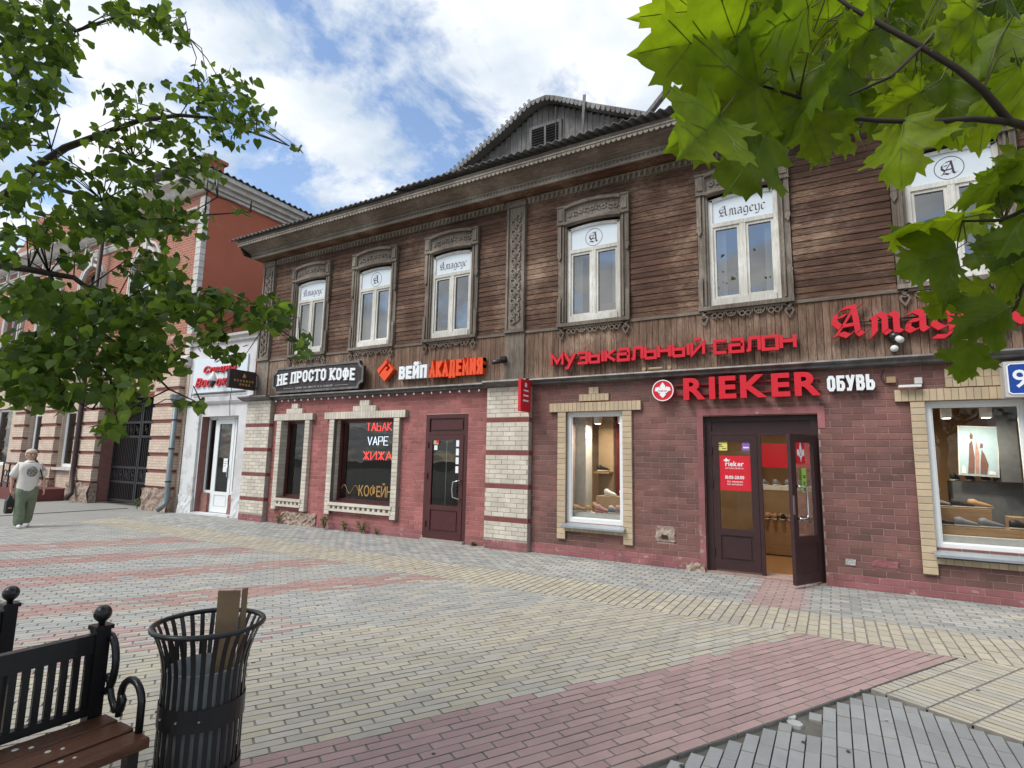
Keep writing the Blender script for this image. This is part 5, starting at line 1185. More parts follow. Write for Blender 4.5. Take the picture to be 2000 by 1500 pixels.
# ---- shoe shop displays
def display(name, m_, x0, x1, y0, y1, z0, z1, label):
    o = MB().box(x0, x1, y0, y1, z0, z1).build(name, m_); return tag(o, label, 'display')
display('display_plinth', 'room_white', -3.98, -2.98, D + .12, D + .75, .57, .73, 'low white plinth behind the tall shoe window')
display('display_step', 'cardboard', -3.62, -2.99, D + .42, D + .74, .735, 1.0, 'tan box step in the tall shoe window')
display('display_column', 'room_white', -4.0, -3.80, D + .40, D + .70, .735, 2.7, 'pale column at the left of the tall shoe window')
display('shelf_wall', 'room_tan', -3.79, -3.50, D + 1.0, D + 1.06, .1, 2.6, 'wooden shelf wall inside the tall shoe window')
display('display_curtain', 'room_red', -3.48, -2.4, D + 1.05, D + 1.1, .1, 2.5, 'dark red backdrop in the tall shoe window')
display('display_plinth', 'room_white', 1.08, 2.4, D + .12, D + .9, .60, .76, 'low white plinth behind the right shoe window')
display('display_step', 'wood_box', 1.10, 2.4, D + .25, D + .85, .765, .86, 'flat wooden step in the right shoe window')
display('display_step', 'wood_box', 1.12, 1.74, D + .52, D + .84, .865, 1.08, 'wooden box step in the right shoe window')
display('display_counter', 'room_grey', 1.45, 2.2, D + 1.1, D + 1.5, .02, 1.42, 'grey counter standing behind the right window display')
display('display_shelf', 'wood_box', 0.7, 1.32, D + 1.4, D + 1.8, .02, 2.1, 'brown shoe shelf inside the right window')
display('display_wall', 'room_grey', 1.95, 2.15, D + .9, D + 1.4, 1.43, 2.7, 'dark grey partition beside the blue poster')
display('shoe_rack', 'wood_box', -1.3, -.1, D + 2.3, D + 2.7, .02, .62, 'low wooden rack seen through the open entrance')
display('counter_top', 'room_white', -1.3, -.1, D + 2.2, D + 2.75, 1.15, 1.22, 'white shelf board seen through the open entrance')
display('red_banner', 'sign_red', -1.2, -.35, D + 2.9, D + 2.93, 1.55, 2.0, 'red banner hanging deep inside the open entrance')
t = thing('blue_poster', (1.72, D + .95, 1.45), 'pale blue poster with brown upright shapes in the right window', 'poster')
mat('poster_blue', (0.42, 0.58, 0.66), 0.6, 0.1, bmp=0); mat('poster_brown', (0.20, 0.09, 0.07), 0.6, 0.3, nscale=14, bmp=0)
box('frame', 'white_plastic', t, 1.50, 1.93, D + .93, D + .96, 1.50, 2.18); box('picture', 'poster_blue', t, 1.515, 1.915, D + .925, D + .9295, 1.515, 2.165)
mat('poster_pink', (0.42, 0.24, 0.20), 0.6, 0.3, nscale=14, bmp=0)
for pts, m_ in ((((1.60, 1.53), (1.67, 1.53), (1.675, 1.75), (1.65, 1.98), (1.62, 1.94), (1.61, 1.7)), 'poster_brown'), (((1.68, 1.53), (1.72, 1.53), (1.725, 1.8), (1.69, 2.0), (1.68, 1.8)), 'poster_pink'), (((1.73, 1.53), (1.80, 1.53), (1.82, 1.66), (1.78, 1.80), (1.75, 1.86), (1.735, 1.7)), 'poster_brown'), (((1.63, 2.0), (1.655, 2.0), (1.66, 2.05), (1.64, 2.09), (1.625, 2.05)), 'poster_brown'), (((1.73, 1.88), (1.765, 1.89), (1.765, 1.94), (1.74, 1.95)), 'poster_brown'), (((1.53, 1.53), (1.58, 1.53), (1.57, 1.62), (1.545, 1.64)), 'sign_white'), (((1.82, 1.53), (1.90, 1.53), (1.89, 1.57), (1.83, 1.58)), 'sign_white')): MB().prism(pts, D + .921, D + .9245).build('picture_shape', m_, t)
t.rotation_euler = (0, R(3), 0)
def shoe(x, y, z, ang, um, label, heel=0.0, size=1.0):
    t = thing('shoe', (x, y, z), label, 'shoe', 'shoes on display'); L_ = .27 * size
    def loft(name, m_, secs):
        mb = MB(); n = 8
        for u, wd, z0, z1 in secs:
            for k in range(n): a_ = 2 * math.pi * k / n; mb.v.append(((u - .5) * L_, wd * size * math.cos(a_), ((z0 + z1) / 2 + (z1 - z0) / 2 * math.sin(a_)) * size))
        for i in range(len(secs) - 1):
            for k in range(n): p, q = i * n + k, i * n + (k + 1) % n; mb.f.append((p, q, q + n, p + n))
        mb.f.append(tuple(range(n))); mb.f.append(tuple(range((len(secs) - 1) * n, len(secs) * n)))
        o = bpy.data.objects.new(name, mb.mesh(name, m_, True)); col.objects.link(o); o.parent = t; return o
    h = heel
    loft('upper', um, [(0, .02, .02 + h, .10 + h), (.06, .034, .02 + h, .115 + h), (.25, .038, .02 + h * .8, .12 + h * .8), (.45, .038, .02 + h * .3, .09 + h * .3), (.65, .043, .018, .075), (.85, .04, .016, .055), (.97, .022, .016, .04), (1, .008, .018, .03)])
    loft('sole', 'shoe_sole' if not heel else um, [(-.01, .015, 0 + h * .9, .02 + h), (.05, .036, 0 + h * .9, .024 + h), (.4, .036, h * .25, .024 + h * .3), (.68, .046, 0, .022), (.9, .04, 0, .02), (1.02, .012, .004, .018)])
    if heel: MB().box(-L_ / 2, -L_ / 2 + .045, -.02, .02, 0, h).build('heel', um, t).matrix_parent_inverse = Matrix()
    t.rotation_euler = (0, 0, ang); return t
for i, (x, y, z, a_, m_, lab, hl) in enumerate((
    (-3.74, D + .25, .735, 2.6, 'shoe_tan', 'tan flat shoe at the left of the white plinth', 0), (-3.55, D + .34, .735, -.5, 'shoe_tan', 'tan pump standing tilted on the white plinth', .05), (-3.40, D + .20, .735, .3, 'shoe_pink', 'small pinkish shoe in the middle of the white plinth', .03), (-3.24, D + .33, .735, -.4, 'shoe_white', 'white sneaker on the white plinth', 0), (-3.17, D + .20, .735, .2, 'shoe_grey', 'grey sandal low on the white plinth', 0), (-3.05, D + .22, .735, .2, 'shoe_pink', 'pink shoe at the right end of the white plinth', .03),
    (-3.40, D + .55, 1.005, -.4, 'shoe_white', 'left white sneaker on the tan box step', 0), (-3.12, D + .55, 1.005, -.4, 'shoe_white', 'right white sneaker on the tan box step', 0),
    (1.20, D + .34, .865, .2, 'shoe_black', 'black shoe at the left of the wooden step', 0), (1.45, D + .34, .865, .1, 'shoe_grey', 'grey shoe with pale tag on the wooden step', 0), (1.70, D + .36, .865, .1, 'shoe_grey', 'dark flat shoe on the wooden step', 0), (2.0, D + .36, .865, .1, 'shoe_black', 'black shoe at the right of the wooden step', 0),
    (1.24, D + .66, 1.085, .1, 'shoe_grey', 'grey pale-soled shoe on the wooden box', 0), (1.48, D + .66, 1.085, .1, 'shoe_black', 'black pale-soled shoe on the wooden box', 0), (1.66, D + .68, 1.085, .1, 'shoe_tan', 'tan woven shoe on the wooden box', 0),
    (-.75, D + 2.4, .625, .3, 'shoe_tan', 'tan shoe on the low rack in the entrance', 0), (-.52, D + 2.4, .625, .3, 'shoe_black', 'black shoe on the low rack in the entrance', 0), (-.30, D + 2.4, .625, .3, 'shoe_tan', 'right tan shoe on the low rack in the entrance', 0), (-.98, D + 2.4, .625, .3, 'shoe_tan', 'left tan shoe on the low rack in the entrance', 0),
    (-3.66, D + .9, 1.42, 1.0, 'shoe_black', 'black shoe on the wooden shelf wall', 0))): shoe(x, y, z, a_, m_, lab, hl)
display('wall_shelf', 'wood_box', -3.79, -3.5, D + .75, D + 1.0, 1.38, 1.415, 'small shelf carrying a black shoe')
ORD = ('first', 'second', 'third', 'fourth', 'fifth', 'sixth', 'seventh', 'eighth', 'ninth')
for k in range(9): shoe(-1.18 + k * .125, D + 2.36, .625, 1.45, 'shoe_tan' if k % 3 else 'shoe_black', ('tan' if k % 3 else 'black') + ' shoe, ' + ORD[k] + ' from left in the front row of the entrance rack')
for k in range(5): shoe(-1.1 + k * .2, D + 2.45, 1.225, 1.3, 'shoe_grey', 'grey shoe, ' + ORD[k] + ' from left on the white shelf board inside the entrance')
for k in range(6): shoe(.76 + k * .1, D + 1.36, .92 + (k % 2) * .4, 1.4, 'shoe_black' if k % 2 else 'shoe_tan', ('dark shoe, ' if k % 2 else 'tan shoe, ') + ORD[k // 2] + ' from left on the ' + ('upper' if k % 2 else 'lower') + ' ledge of the brown shelf')
display('shelf_board', 'wood_box', .7, 1.32, D + 1.2, D + 1.4, .88, .915, 'lower ledge of the brown shoe shelf'); display('shelf_board', 'wood_box', .7, 1.32, D + 1.2, D + 1.4, 1.28, 1.315, 'upper ledge of the brown shoe shelf')
for k in range(4): shoe(1.5 + k * .17, D + 1.22, 1.425, 1.2, 'shoe_black', 'black shoe, ' + ORD[k] + ' from left on the grey counter')
for k, (x_, z_, m_) in enumerate(((2.0, .765, 'cardboard'), (2.2, .765, 'shoe_grey'))): display('shoe_box', m_, x_ - .08, x_ + .08, D + .5, D + .8, .87, 1.0 + k * .08, ('pale shoe box on the wooden step', 'dark shoe box on the wooden step')[k])
for k in range(3): shoe(-3.92 + k * .06, D + .3 - k * .06, .735, .8, 'shoe_tan', 'tan shoe, ' + ORD[k] + ' of three in the left corner of the white plinth')
def spot(x, y, z, label, power):
    t = thing('ceiling_lamp', (x, y, z), label, 'lamp', 'white box lamps of the shoe shop')
    MB().box(x - .055, x + .055, y - .055, y + .055, z, z + .13).build('body', 'white_plastic', t); box('lens', 'lamp_glow', t, x - .04, x + .04, y - .04, y + .04, z - .004, z - .001); MB().tube([(x, y, z + .13), (x, y, 2.8)], .012, 6).build('stem', 'white_plastic', t)
    ld = bpy.data.lights.new('lamp_light', 'AREA'); ld.energy = power; ld.size = .12; ld.color = (1, .88, .70); lo = bpy.data.objects.new('lamp_light', ld); col.objects.link(lo); adopt(lo, t); lo.location = (x, y, z - .01)
spot(-3.58, D + .42, 2.26, 'white box lamp at left in the tall shoe window', 5); spot(-3.14, D + .42, 2.26, 'white box lamp at right in the tall shoe window', 5)
spot(1.35, D + .45, 2.26, 'white box lamp at left in the right shoe window', 5); spot(1.76, D + .45, 2.26, 'white box lamp at right in the right shoe window', 5)
spot(-1.0, D + 1.6, 2.45, 'white box lamp inside the shoe shop entrance', 9); spot(.6, D + 2.2, 2.45, 'white box lamp deep inside the right shoe window', 9); spot(-3.3, D + 2.4, 2.45, 'white box lamp behind the red backdrop', 8)

# ================================================================== bench
wood('bench_wood', (0.075, 0.032, 0.018), (0.135, 0.058, 0.031), (0.24, 0.125, 0.075), 'y', 0.1, rough=0.32, worn=0.35)
mat('droppings', (0.55, 0.53, 0.48), 0.8, bmp=0)
def bench(loc, mirror, label):
    root = bpy.data.objects.new('bench', None); col.objects.link(root); tag(root, label, 'bench', 'park benches'); ln = 1.62
    def add(name, mb, m_, smooth=False):
        o = bpy.data.objects.new(name, mb.mesh(name, m_, smooth)); col.objects.link(o); o.parent = root; return o
    for k in range(3):
        x0 = .045 + k * .128; z = .452 - (.006 if k == 2 else 0)
        mb = MB(); mb.extrude_x([(x0 + .006, z - .042), (x0, z - .034), (x0, z - .005), (x0 + .006, z), (x0 + .108, z), (x0 + .116, z - .006), (x0 + .116, z - .036), (x0 + .108, z - .042)], 0, 1)
        mb.v = [(y_, -ln + .03 + x_ * (ln - .0), z_) for x_, y_, z_ in mb.v]; add('seat_board', mb, 'bench_wood')
    add('top_rail', MB().box(-.02, .02, -ln, .0, .715, .795), 'black_metal'); add('lower_rail', MB().box(-.018, .018, -ln, .0, .455, .49), 'black_metal')
    sm = MB().box(-.008, .008, -.0125, .0125, .49, .715).mesh('slat', 'black_metal'); n = 36
    for k in range(n): o = bpy.data.objects.new('slat', sm); col.objects.link(o); o.parent = root; o.location = (0, -ln + .05 + (ln - .09) * k / (n - 1), 0)
    for yy in (-.002, -ln):
        s = 1 if yy > -.5 else -1
        p = add('post', MB().box(-.03, .03, yy - .028, yy + .028, 0, .81).box(-.038, .038, yy - .036, yy + .036, .81, .828), 'black_metal')
        prof = [(.012, .828), (.014, .84)] + [(.036 * math.cos(R(a)), .876 + .036 * math.sin(R(a))) for a in range(-60, 91, 15)]
        add('finial', MB().lathe((0, yy, 0), prof, 14), 'black_metal', True)
        def bar(pts, wd=.016): 
            mb = MB(); mb.tube(pts, wd, 8); return mb
        add('scroll', bar([(.02 + .075 * math.sin(R(a)), yy + s * .03, .66 - .12 * math.cos(R(a))) for a in range(0, 181, 15)]), 'black_metal', True)
        add('scroll', bar([(.03, yy + s * .03, .61), (.06, yy + s * .03, .59), (.09, yy + s * .03, .53), (.13, yy + s * .03, .485), (.18, yy + s * .03, .50), (.19, yy + s * .03, .54), (.165, yy + s * .03, .56)], .014), 'black_metal', True)
        add('armrest', bar([(.165, yy + s * .03, .47)] + [(.25 + .085 * math.cos(R(a)), yy + s * .03, .55 + .085 * math.sin(R(a))) for a in range(190, -10, -20)] + [(.335, yy + s * .03, .44)], .015), 'black_metal', True)
        add('leg', MB().box(.32, .37, yy - .02, yy + .02, 0, .41).box(.0, .32, yy - .02, yy + .02, .37, .41), 'black_metal')
    for x_, y_, r_ in ((.10, -.30, .012), (.13, -.26, .01), (.22, -.24, .011), (.24, -.20, .008), (.33, -.24, .01), (.34, -.2, .007), (.07, -.5, .008)):
        add('paint_fleck', MB().lathe((x_, y_, .4525 if x_ < .3 else .4465), [(r_, 0), (r_ * .8, .0015), (.001, .002)], 7), 'droppings')
    root.location = loc; root.scale = (mirror, 1, 1); root['_w'] = list(loc); return root
bench((-2.89, 1.345, 0), 1, 'black iron bench with brown seat boards beside litter bin')
bench((-3.66, 1.27, 0), -1, 'second black bench, only its ball finial showing at the left edge')

# ================================================================== litter bin with folded cardboard
bc = at(409, 1222, 2.5); bx_, by_ = bc.x, bc.y
t = thing('litter_bin', (bx_, by_, 0), 'black slatted metal litter bin with flared rim beside bench', 'litter bin')
def prof_r(z): return .168 if z < .62 else .168 + .056 * ((z - .62) / .215) ** 2
nb = 30
for k in range(nb):
    a = 2 * math.pi * k / nb; mb = MB(); hw = .0095; zs = [.02, .2, .4, .60, .66, .71, .76, .80, .835]
    for z in zs:
        r_ = prof_r(z)
        for dr, dt in ((0, -hw), (0, hw), (-.004, hw), (-.004, -hw)): rr_ = r_ + dr; mb.v.append((bx_ + rr_ * math.cos(a) - dt * math.sin(a), by_ + rr_ * math.sin(a) + dt * math.cos(a), z))
    for i in range(len(zs) - 1):
        for q in range(4): p_, q2 = 4 * i + q, 4 * i + (q + 1) % 4; mb.f.append((p_, q2, q2 + 4, p_ + 4))
    mb.f += [(0, 1, 2, 3), (32, 33, 34, 35)]; mb.build('slat', 'black_metal', t)
rim = MB(); rim.tube([(bx_ + .225 * math.cos(2 * math.pi * k / 40), by_ + .225 * math.sin(2 * math.pi * k / 40), .838) for k in range(41)], .0115, 8, False).build('rim', 'black_metal', t, smooth=True)
for z0, z1 in ((.445, .535), (.02, .265)): MB().lathe((bx_, by_, 0), [(.1705, z0), (.173, z0), (.173, z1), (.1705, z1)], 40, False).build('band', 'black_metal', t, smooth=False)
mat('liner', (0.26, 0.28, 0.28), 0.6, 0.2, bmp=0.1)
MB().lathe((bx_, by_, 0), [(.001, .05), (.14, .05), (.152, .66), (.148, .665), (.136, .06)], 28, False).build('liner', 'liner', t, smooth=True)
for k in range(4): a = R(235 + k * 30); MB().lathe((bx_ + .174 * math.cos(a), by_ + .174 * math.sin(a), .49), [(.006, -.004), (.006, .004)], 8).build('rivet', 'steel', t)
mat('kraft', (0.23, 0.155, 0.09), 0.85, 0.15, bmp=0.1)
ct = thing('cardboard_piece', (bx_ + .02, by_ + .02, .55), 'folded brown cardboard sticking out of litter bin', 'cardboard')
cd = Vector((.79, .61, 0)); cn = Vector((-.61, .79, 0)); b0 = at(441, 1240, 2.5)
MB().obox((b0.x, b0.y, .78), cd, cn, (0, 0, 1), .048, .003, .20).build('flap', 'kraft', ct); MB().obox((b0.x + cd.x * .062 + cn.x * .02, b0.y + cd.y * .062 + cn.y * .02, .785), (cd * .45 + cn * .9).normalized(), (cn * .45 - cd * .9).normalized(), (0, 0, 1), .015, .003, .20).build('flap', 'kraft', ct)
MB().obox((b0.x - .003 * 0, b0.y, .79), cd, cn, (0, 0, 1), .02, .0036, .05).build('crease', 'kraft', ct)

# ================================================================== woman walking
mat('skin', (0.52, 0.29, 0.20), 0.55, 0.08, bmp=0); mat('hair', (0.60, 0.53, 0.43), 0.7, 0.3, nscale=40, bmp=0.2); mat('tee', (0.72, 0.69, 0.63), 0.85, 0.08, bmp=0.4, bscale=14, bdist=0.02); mat('tee_print', (0.06, 0.065, 0.06), 0.8, 0.4, c2=(0.4, 0.38, 0.34), nscale=30, bmp=0)
mat('trousers', (0.18, 0.215, 0.145), 0.85, 0.2, bmp=0.5, bscale=12, bdist=0.02); mat('trainer', (0.66, 0.66, 0.66), 0.6, bmp=0); mat('bag', (0.012, 0.012, 0.014), 0.5, bmp=0.1)
hd = math.atan2(-.08, .98); pl = at(42, 1030, 11.48); pf = Vector((pl.x, pl.y, 0))
per = thing('person', pf, 'person in white printed T-shirt and green trousers walking with a black bag', 'person')
def skin(name, chains, m_, sub=2):
    vs_, es, rs = [], [], []
    for ch in chains:
        prev = None
        for j in ch:
            if isinstance(j, int): idx = j
            else: vs_.append(j[:3]); rs.append(j[3:] if len(j) == 5 else (j[3], j[3])); idx = len(vs_) - 1
            if prev is not None: es.append((prev, idx))
            prev = idx
    me = bpy.data.meshes.new(name); me.from_pydata(vs_, es, []); o = bpy.data.objects.new(name, me); col.objects.link(o)
    o.modifiers.new('s', 'SKIN'); sm = o.modifiers.new('u', 'SUBSURF'); sm.levels = sm.render_levels = sub
    for v, r_ in zip(me.skin_vertices[0].data, rs): v.radius = r_
    me.skin_vertices[0].data[0].use_root = True
    dg = bpy.context.evaluated_depsgraph_get(); dg.update(); nm = bpy.data.meshes.new_from_object(o.evaluated_get(dg)); bpy.data.objects.remove(o); nm.name = name; nm.materials.clear(); nm.materials.append(MATS[m_])
    nm.polygons.foreach_set('use_smooth', [True] * len(nm.polygons)); o = bpy.data.objects.new(name, nm); col.objects.link(o); o.parent = per; return o
# local frame: x forward, y to her left, z up
body = skin('body', [[(0, 0, .88, .10, .12), (0, 0, 1.05, .10, .12), (.0, 0, 1.22, .10, .13), (.0, 0, 1.32, .07, .10), (.015, 0, 1.38, .052), (.03, 0, 1.44, .055, .06), (.035, 0, 1.50, .078, .085), (.025, 0, 1.555, .062, .07)],
    [2, (.0, -.17, 1.28, .052), (-.06, -.22, 1.06, .042), (-.08, -.235, .98, .036), (-.03, -.245, .80, .027), (-.02, -.245, .755, .024), (0, -.24, .71, .03, .018)], [2, (.0, .17, 1.28, .052), (.06, .22, 1.06, .042), (.09, .235, .98, .036), (.16, .24, .82, .028), (.18, .24, .78, .024), (.20, .235, .735, .03, .018)],
    [0, (.0, -.09, .80, .09), (.07, -.09, .45, .06), (.10, -.085, .10, .04)], [0, (.0, .09, .80, .09), (-.03, .09, .46, .06), (-.10, .085, .14, .04)]], 'skin')
for s, bx, bz in ((-1, -.01, .70), (1, .205, .725)):
    for k in range(4):
        f0 = (k - 1.5) * .016; ln_ = (.055, .065, .06, .048)[k]
        mb = MB(); mb.tube([(bx + f0, s * .24, bz), (bx + f0 + .01, s * .238, bz - ln_ * .55), (bx + f0 + .004, s * .222, bz - ln_)], [.0085, .008, .006], 6); o = mb.build('finger', 'skin'); o.parent = per
    mb = MB(); mb.tube([(bx + .03, s * .232, bz + .035), (bx + .05, s * .222, bz + .01), (bx + .045, s * .214, bz - .018)], [.010, .009, .007], 6); o = mb.build('thumb', 'skin'); o.parent = per
skin('tshirt', [[(0, 0, .66, .165, .20), (0, 0, .86, .155, .195), (.02, 0, 1.10, .148, .185), (.01, 0, 1.24, .135, .18), (0, 0, 1.33, .10, .14), (.005, 0, 1.40, .08, .09)], [3, (.0, -.16, 1.28, .082), (-.04, -.215, 1.14, .088), (-.065, -.238, 1.02, .092)], [3, (.0, .16, 1.28, .082), (.04, .215, 1.14, .088), (.065, .238, 1.02, .092)]], 'tee')
skin('trousers', [[(0, 0, .94, .14, .175), (0, 0, .82, .14, .175), (.0, 0, .76, .13, .16)], [1, (.02, -.09, .60, .112), (.07, -.095, .40, .096), (.10, -.09, .20, .098), (.105, -.088, .02, .10)], [1, (.0, .09, .60, .112), (-.03, .095, .42, .096), (-.07, .09, .24, .095), (-.10, .085, .05, .098)]], 'trousers')
skin('shoe', [[(.05, -.088, .045, .04), (.12, -.09, .05, .045), (.20, -.095, .04, .042), (.27, -.10, .035, .028)]], 'trainer'); skin('shoe', [[(-.15, .085, .075, .04), (-.09, .085, .06, .045), (-.02, .09, .042, .042), (.05, .09, .035, .028)]], 'trainer')
def sph(mb, c, rx, ry, rz, n=12, m=8, z0=-90):
    i = len(mb.v)
    for k in range(m + 1):
        e = R(z0 + (90 - z0) * k / m)
        for q in range(n): a = 2 * math.pi * q / n; mb.v.append((c[0] + rx * math.cos(e) * math.cos(a), c[1] + ry * math.cos(e) * math.sin(a), c[2] + rz * math.sin(e)))
    for k in range(m):
        for q in range(n): a, b = i + k * n + q, i + k * n + (q + 1) % n; mb.f.append((a, b, b + n, a + n))
    return mb
def padd(name, mb, m_, sm=True): o = mb.build(name, m_, None, smooth=sm); o.parent = per; return o
hm = sph(MB(), (.0, 0, 1.545), .100, .097, .085, 16, 8, 0); sph(hm, (-.045, 0, 1.50), .075, .094, .095, 14, 8); padd('hair', hm, 'hair')
0 and padd('headband', MB().tube([(.012 + .108 * math.cos(R(a)), .101 * math.sin(R(a)), 1.545 + .01 * math.cos(R(a))) for a in range(-110, 111, 20)], .012, 6), 'tee')
padd('nose', MB().tube([(.112, 0, 1.51), (.132, 0, 1.478), (.112, 0, 1.472)], [.009, .014, .008], 6), 'skin')
for s in (-1, 1): padd('eye', sph(MB(), (.102, s * .034, 1.508), .008, .015, .008, 8, 5), 'bag'); padd('ear', sph(MB(), (.02, s * .092, 1.49), .022, .012, .032, 8, 5), 'skin')
padd('mouth', sph(MB(), (.106, 0, 1.447), .006, .026, .007, 8, 4), 'shoe_pink')
padd('shirt_print', sph(MB(), (.125, .01, 1.15), .055, .10, .12, 14, 8), 'tee_print')
padd('bag_strap', MB().tube([(.02, .10, 1.385), (.09, .12, 1.30), (.15, .17, 1.12), (.10, .225, .95), (-.05, .22, 1.0), (-.12, .15, 1.2), (-.06, .11, 1.36), (.02, .10, 1.385)], .012, 5), 'bag')
per.rotation_euler = (0, 0, hd)
t = thing('shopping_bag', pf, 'black tall carrier bag held low by the walking person', 'bag')
def bl(p): return Vector((p[0] * math.cos(hd) - p[1] * math.sin(hd), p[0] * math.sin(hd) + p[1] * math.cos(hd), p[2])) + pf
mb = MB()
for z, a_, b_ in ((.30, .06, .05), (.34, .075, .06), (.55, .075, .06), (.62, .05, .03), (.66, .03, .015)):
    mb.v += [tuple(bl((-.005 + sx_ * a_, -.25 + sy_ * b_, z))) for sx_, sy_ in ((-1, -1), (1, -1), (1, 1), (-1, 1))]
for i in range(4):
    for q in range(4): mb.f.append((4 * i + q, 4 * i + (q + 1) % 4, 4 * i + 4 + (q + 1) % 4, 4 * i + 4 + q))
mb.f.append((0, 1, 2, 3)); mb.build('pouch', 'bag', t); MB().tube([bl((-.03, -.25, .65)), bl((-.02, -.245, .70)), bl((.0, -.245, .70)), bl((.02, -.25, .65))], .008, 5).build('handle', 'bag', t)
mb = MB(); q_ = [bl(p) for p in ((.072, -.28, .40), (.072, -.22, .40), (.072, -.22, .43), (.072, -.28, .43))]; mb.poly([p + Vector((.006, 0, 0)) for p in q_]); mb.build('bag_print', 'gold', t, normals=False)

# ================================================================== weeds along the wall
leafmat('weed', (0.075, 0.12, 0.025), (0.12, 0.15, 0.04), 0.3)
for i, (x, yy, ht, n, lab) in enumerate(((-11.3, D - .10, .26, 60, 'dry little weed by the crumbling plaster patch'), (-9.72, D - .14, .30, 90, 'leafy weed under the left corner of the dark window'), (-9.12, D - .12, .22, 60, 'small weed below the middle of the dark window'), (-8.62, D - .12, .27, 80, 'bushy weed below the right half of the dark window'), (-8.20, D - .1, .12, 40, 'lowest weed left of the maroon entrance'), (-17.05, D - .35, .35, 60, 'straggly weed at the foot of the gateway pier'), (-5.85, D - .05, .05, 30, 'tiny moss tuft between maroon entrance and pilaster'))):
    t = thing('weed', (x, yy, 0), lab, 'plant', 'weeds along the wall'); lf = MB(); st = MB(); q = random.Random(40 + i)
    for k in range(max(4, n // 10)):
        a = q.uniform(0, 6.28); e = q.uniform(.3, .8) * ht; tip = (x + math.cos(a) * e * .6, yy + math.sin(a) * e * .4, ht * q.uniform(.6, 1)); st.tube([(x, yy, 0), ((x + tip[0]) / 2, (yy + tip[1]) / 2, tip[2] * .6), tip], .003, 4)
        for j in range(10):
            u = q.uniform(.25, 1); c = Vector((x + (tip[0] - x) * u, yy + (tip[1] - yy) * u, tip[2] * u)); d1 = Vector((q.uniform(-1, 1), q.uniform(-1, 1), q.uniform(-.3, .8))).normalized(); d2 = d1.orthogonal().normalized(); s_ = q.uniform(.014, .034)
            lf.poly((c, c + d1 * s_ + d2 * s_ * .45, c + d1 * s_ * 2.1, c + d1 * s_ - d2 * s_ * .45))
    lf.build('leaves', 'weed', t, kind='stuff', normals=False); st.build('stem', 'weed', t)
# ================================================================== trees
leafmat('linden_leaf', (0.060, 0.112, 0.026), (0.150, 0.225, 0.048), 0.46, 0.55)
leafmat('maple_leaf', (0.088, 0.150, 0.014), (0.200, 0.275, 0.016), 0.60, 0.5)
mat('stalk', (0.10, 0.085, 0.03), 0.6, bmp=0)
mat('leaf_vein', (0.125, 0.185, 0.035), 0.6, bmp=0)
wood('bark', (0.028, 0.022, 0.018), (0.055, 0.043, 0.034), (0.11, 0.095, 0.075), 'z', 0.05, worn=0.4)
mat('twig', (0.045, 0.032, 0.024), 0.8, 0.2, bmp=0.2)
HEART = [(0, 0), (.26, -.10), (.48, .06), (.50, .32), (.36, .62), (.14, .88), (0, 1.12), (-.14, .88), (-.36, .62), (-.50, .32), (-.48, .06), (-.26, -.10)]
def place_leaf(mb, P, tip, nrm, size, outline=HEART, cup=.18):
    tip = tip.normalized(); sd_ = tip.cross(nrm).normalized(); n_ = sd_.cross(tip); i = len(mb.v)
    mb.v += [tuple(P + (sd_ * x + tip * y_ - n_ * (cup * abs(x) + .12 * y_ * y_)) * size) for x, y_ in outline]
    mid = (0, len(outline) // 2); n = len(outline)
    mb.f.append(tuple(i + k for k in range(0, n // 2 + 1))); mb.f.append(tuple(i + k % n for k in range(n // 2, n + 1)))
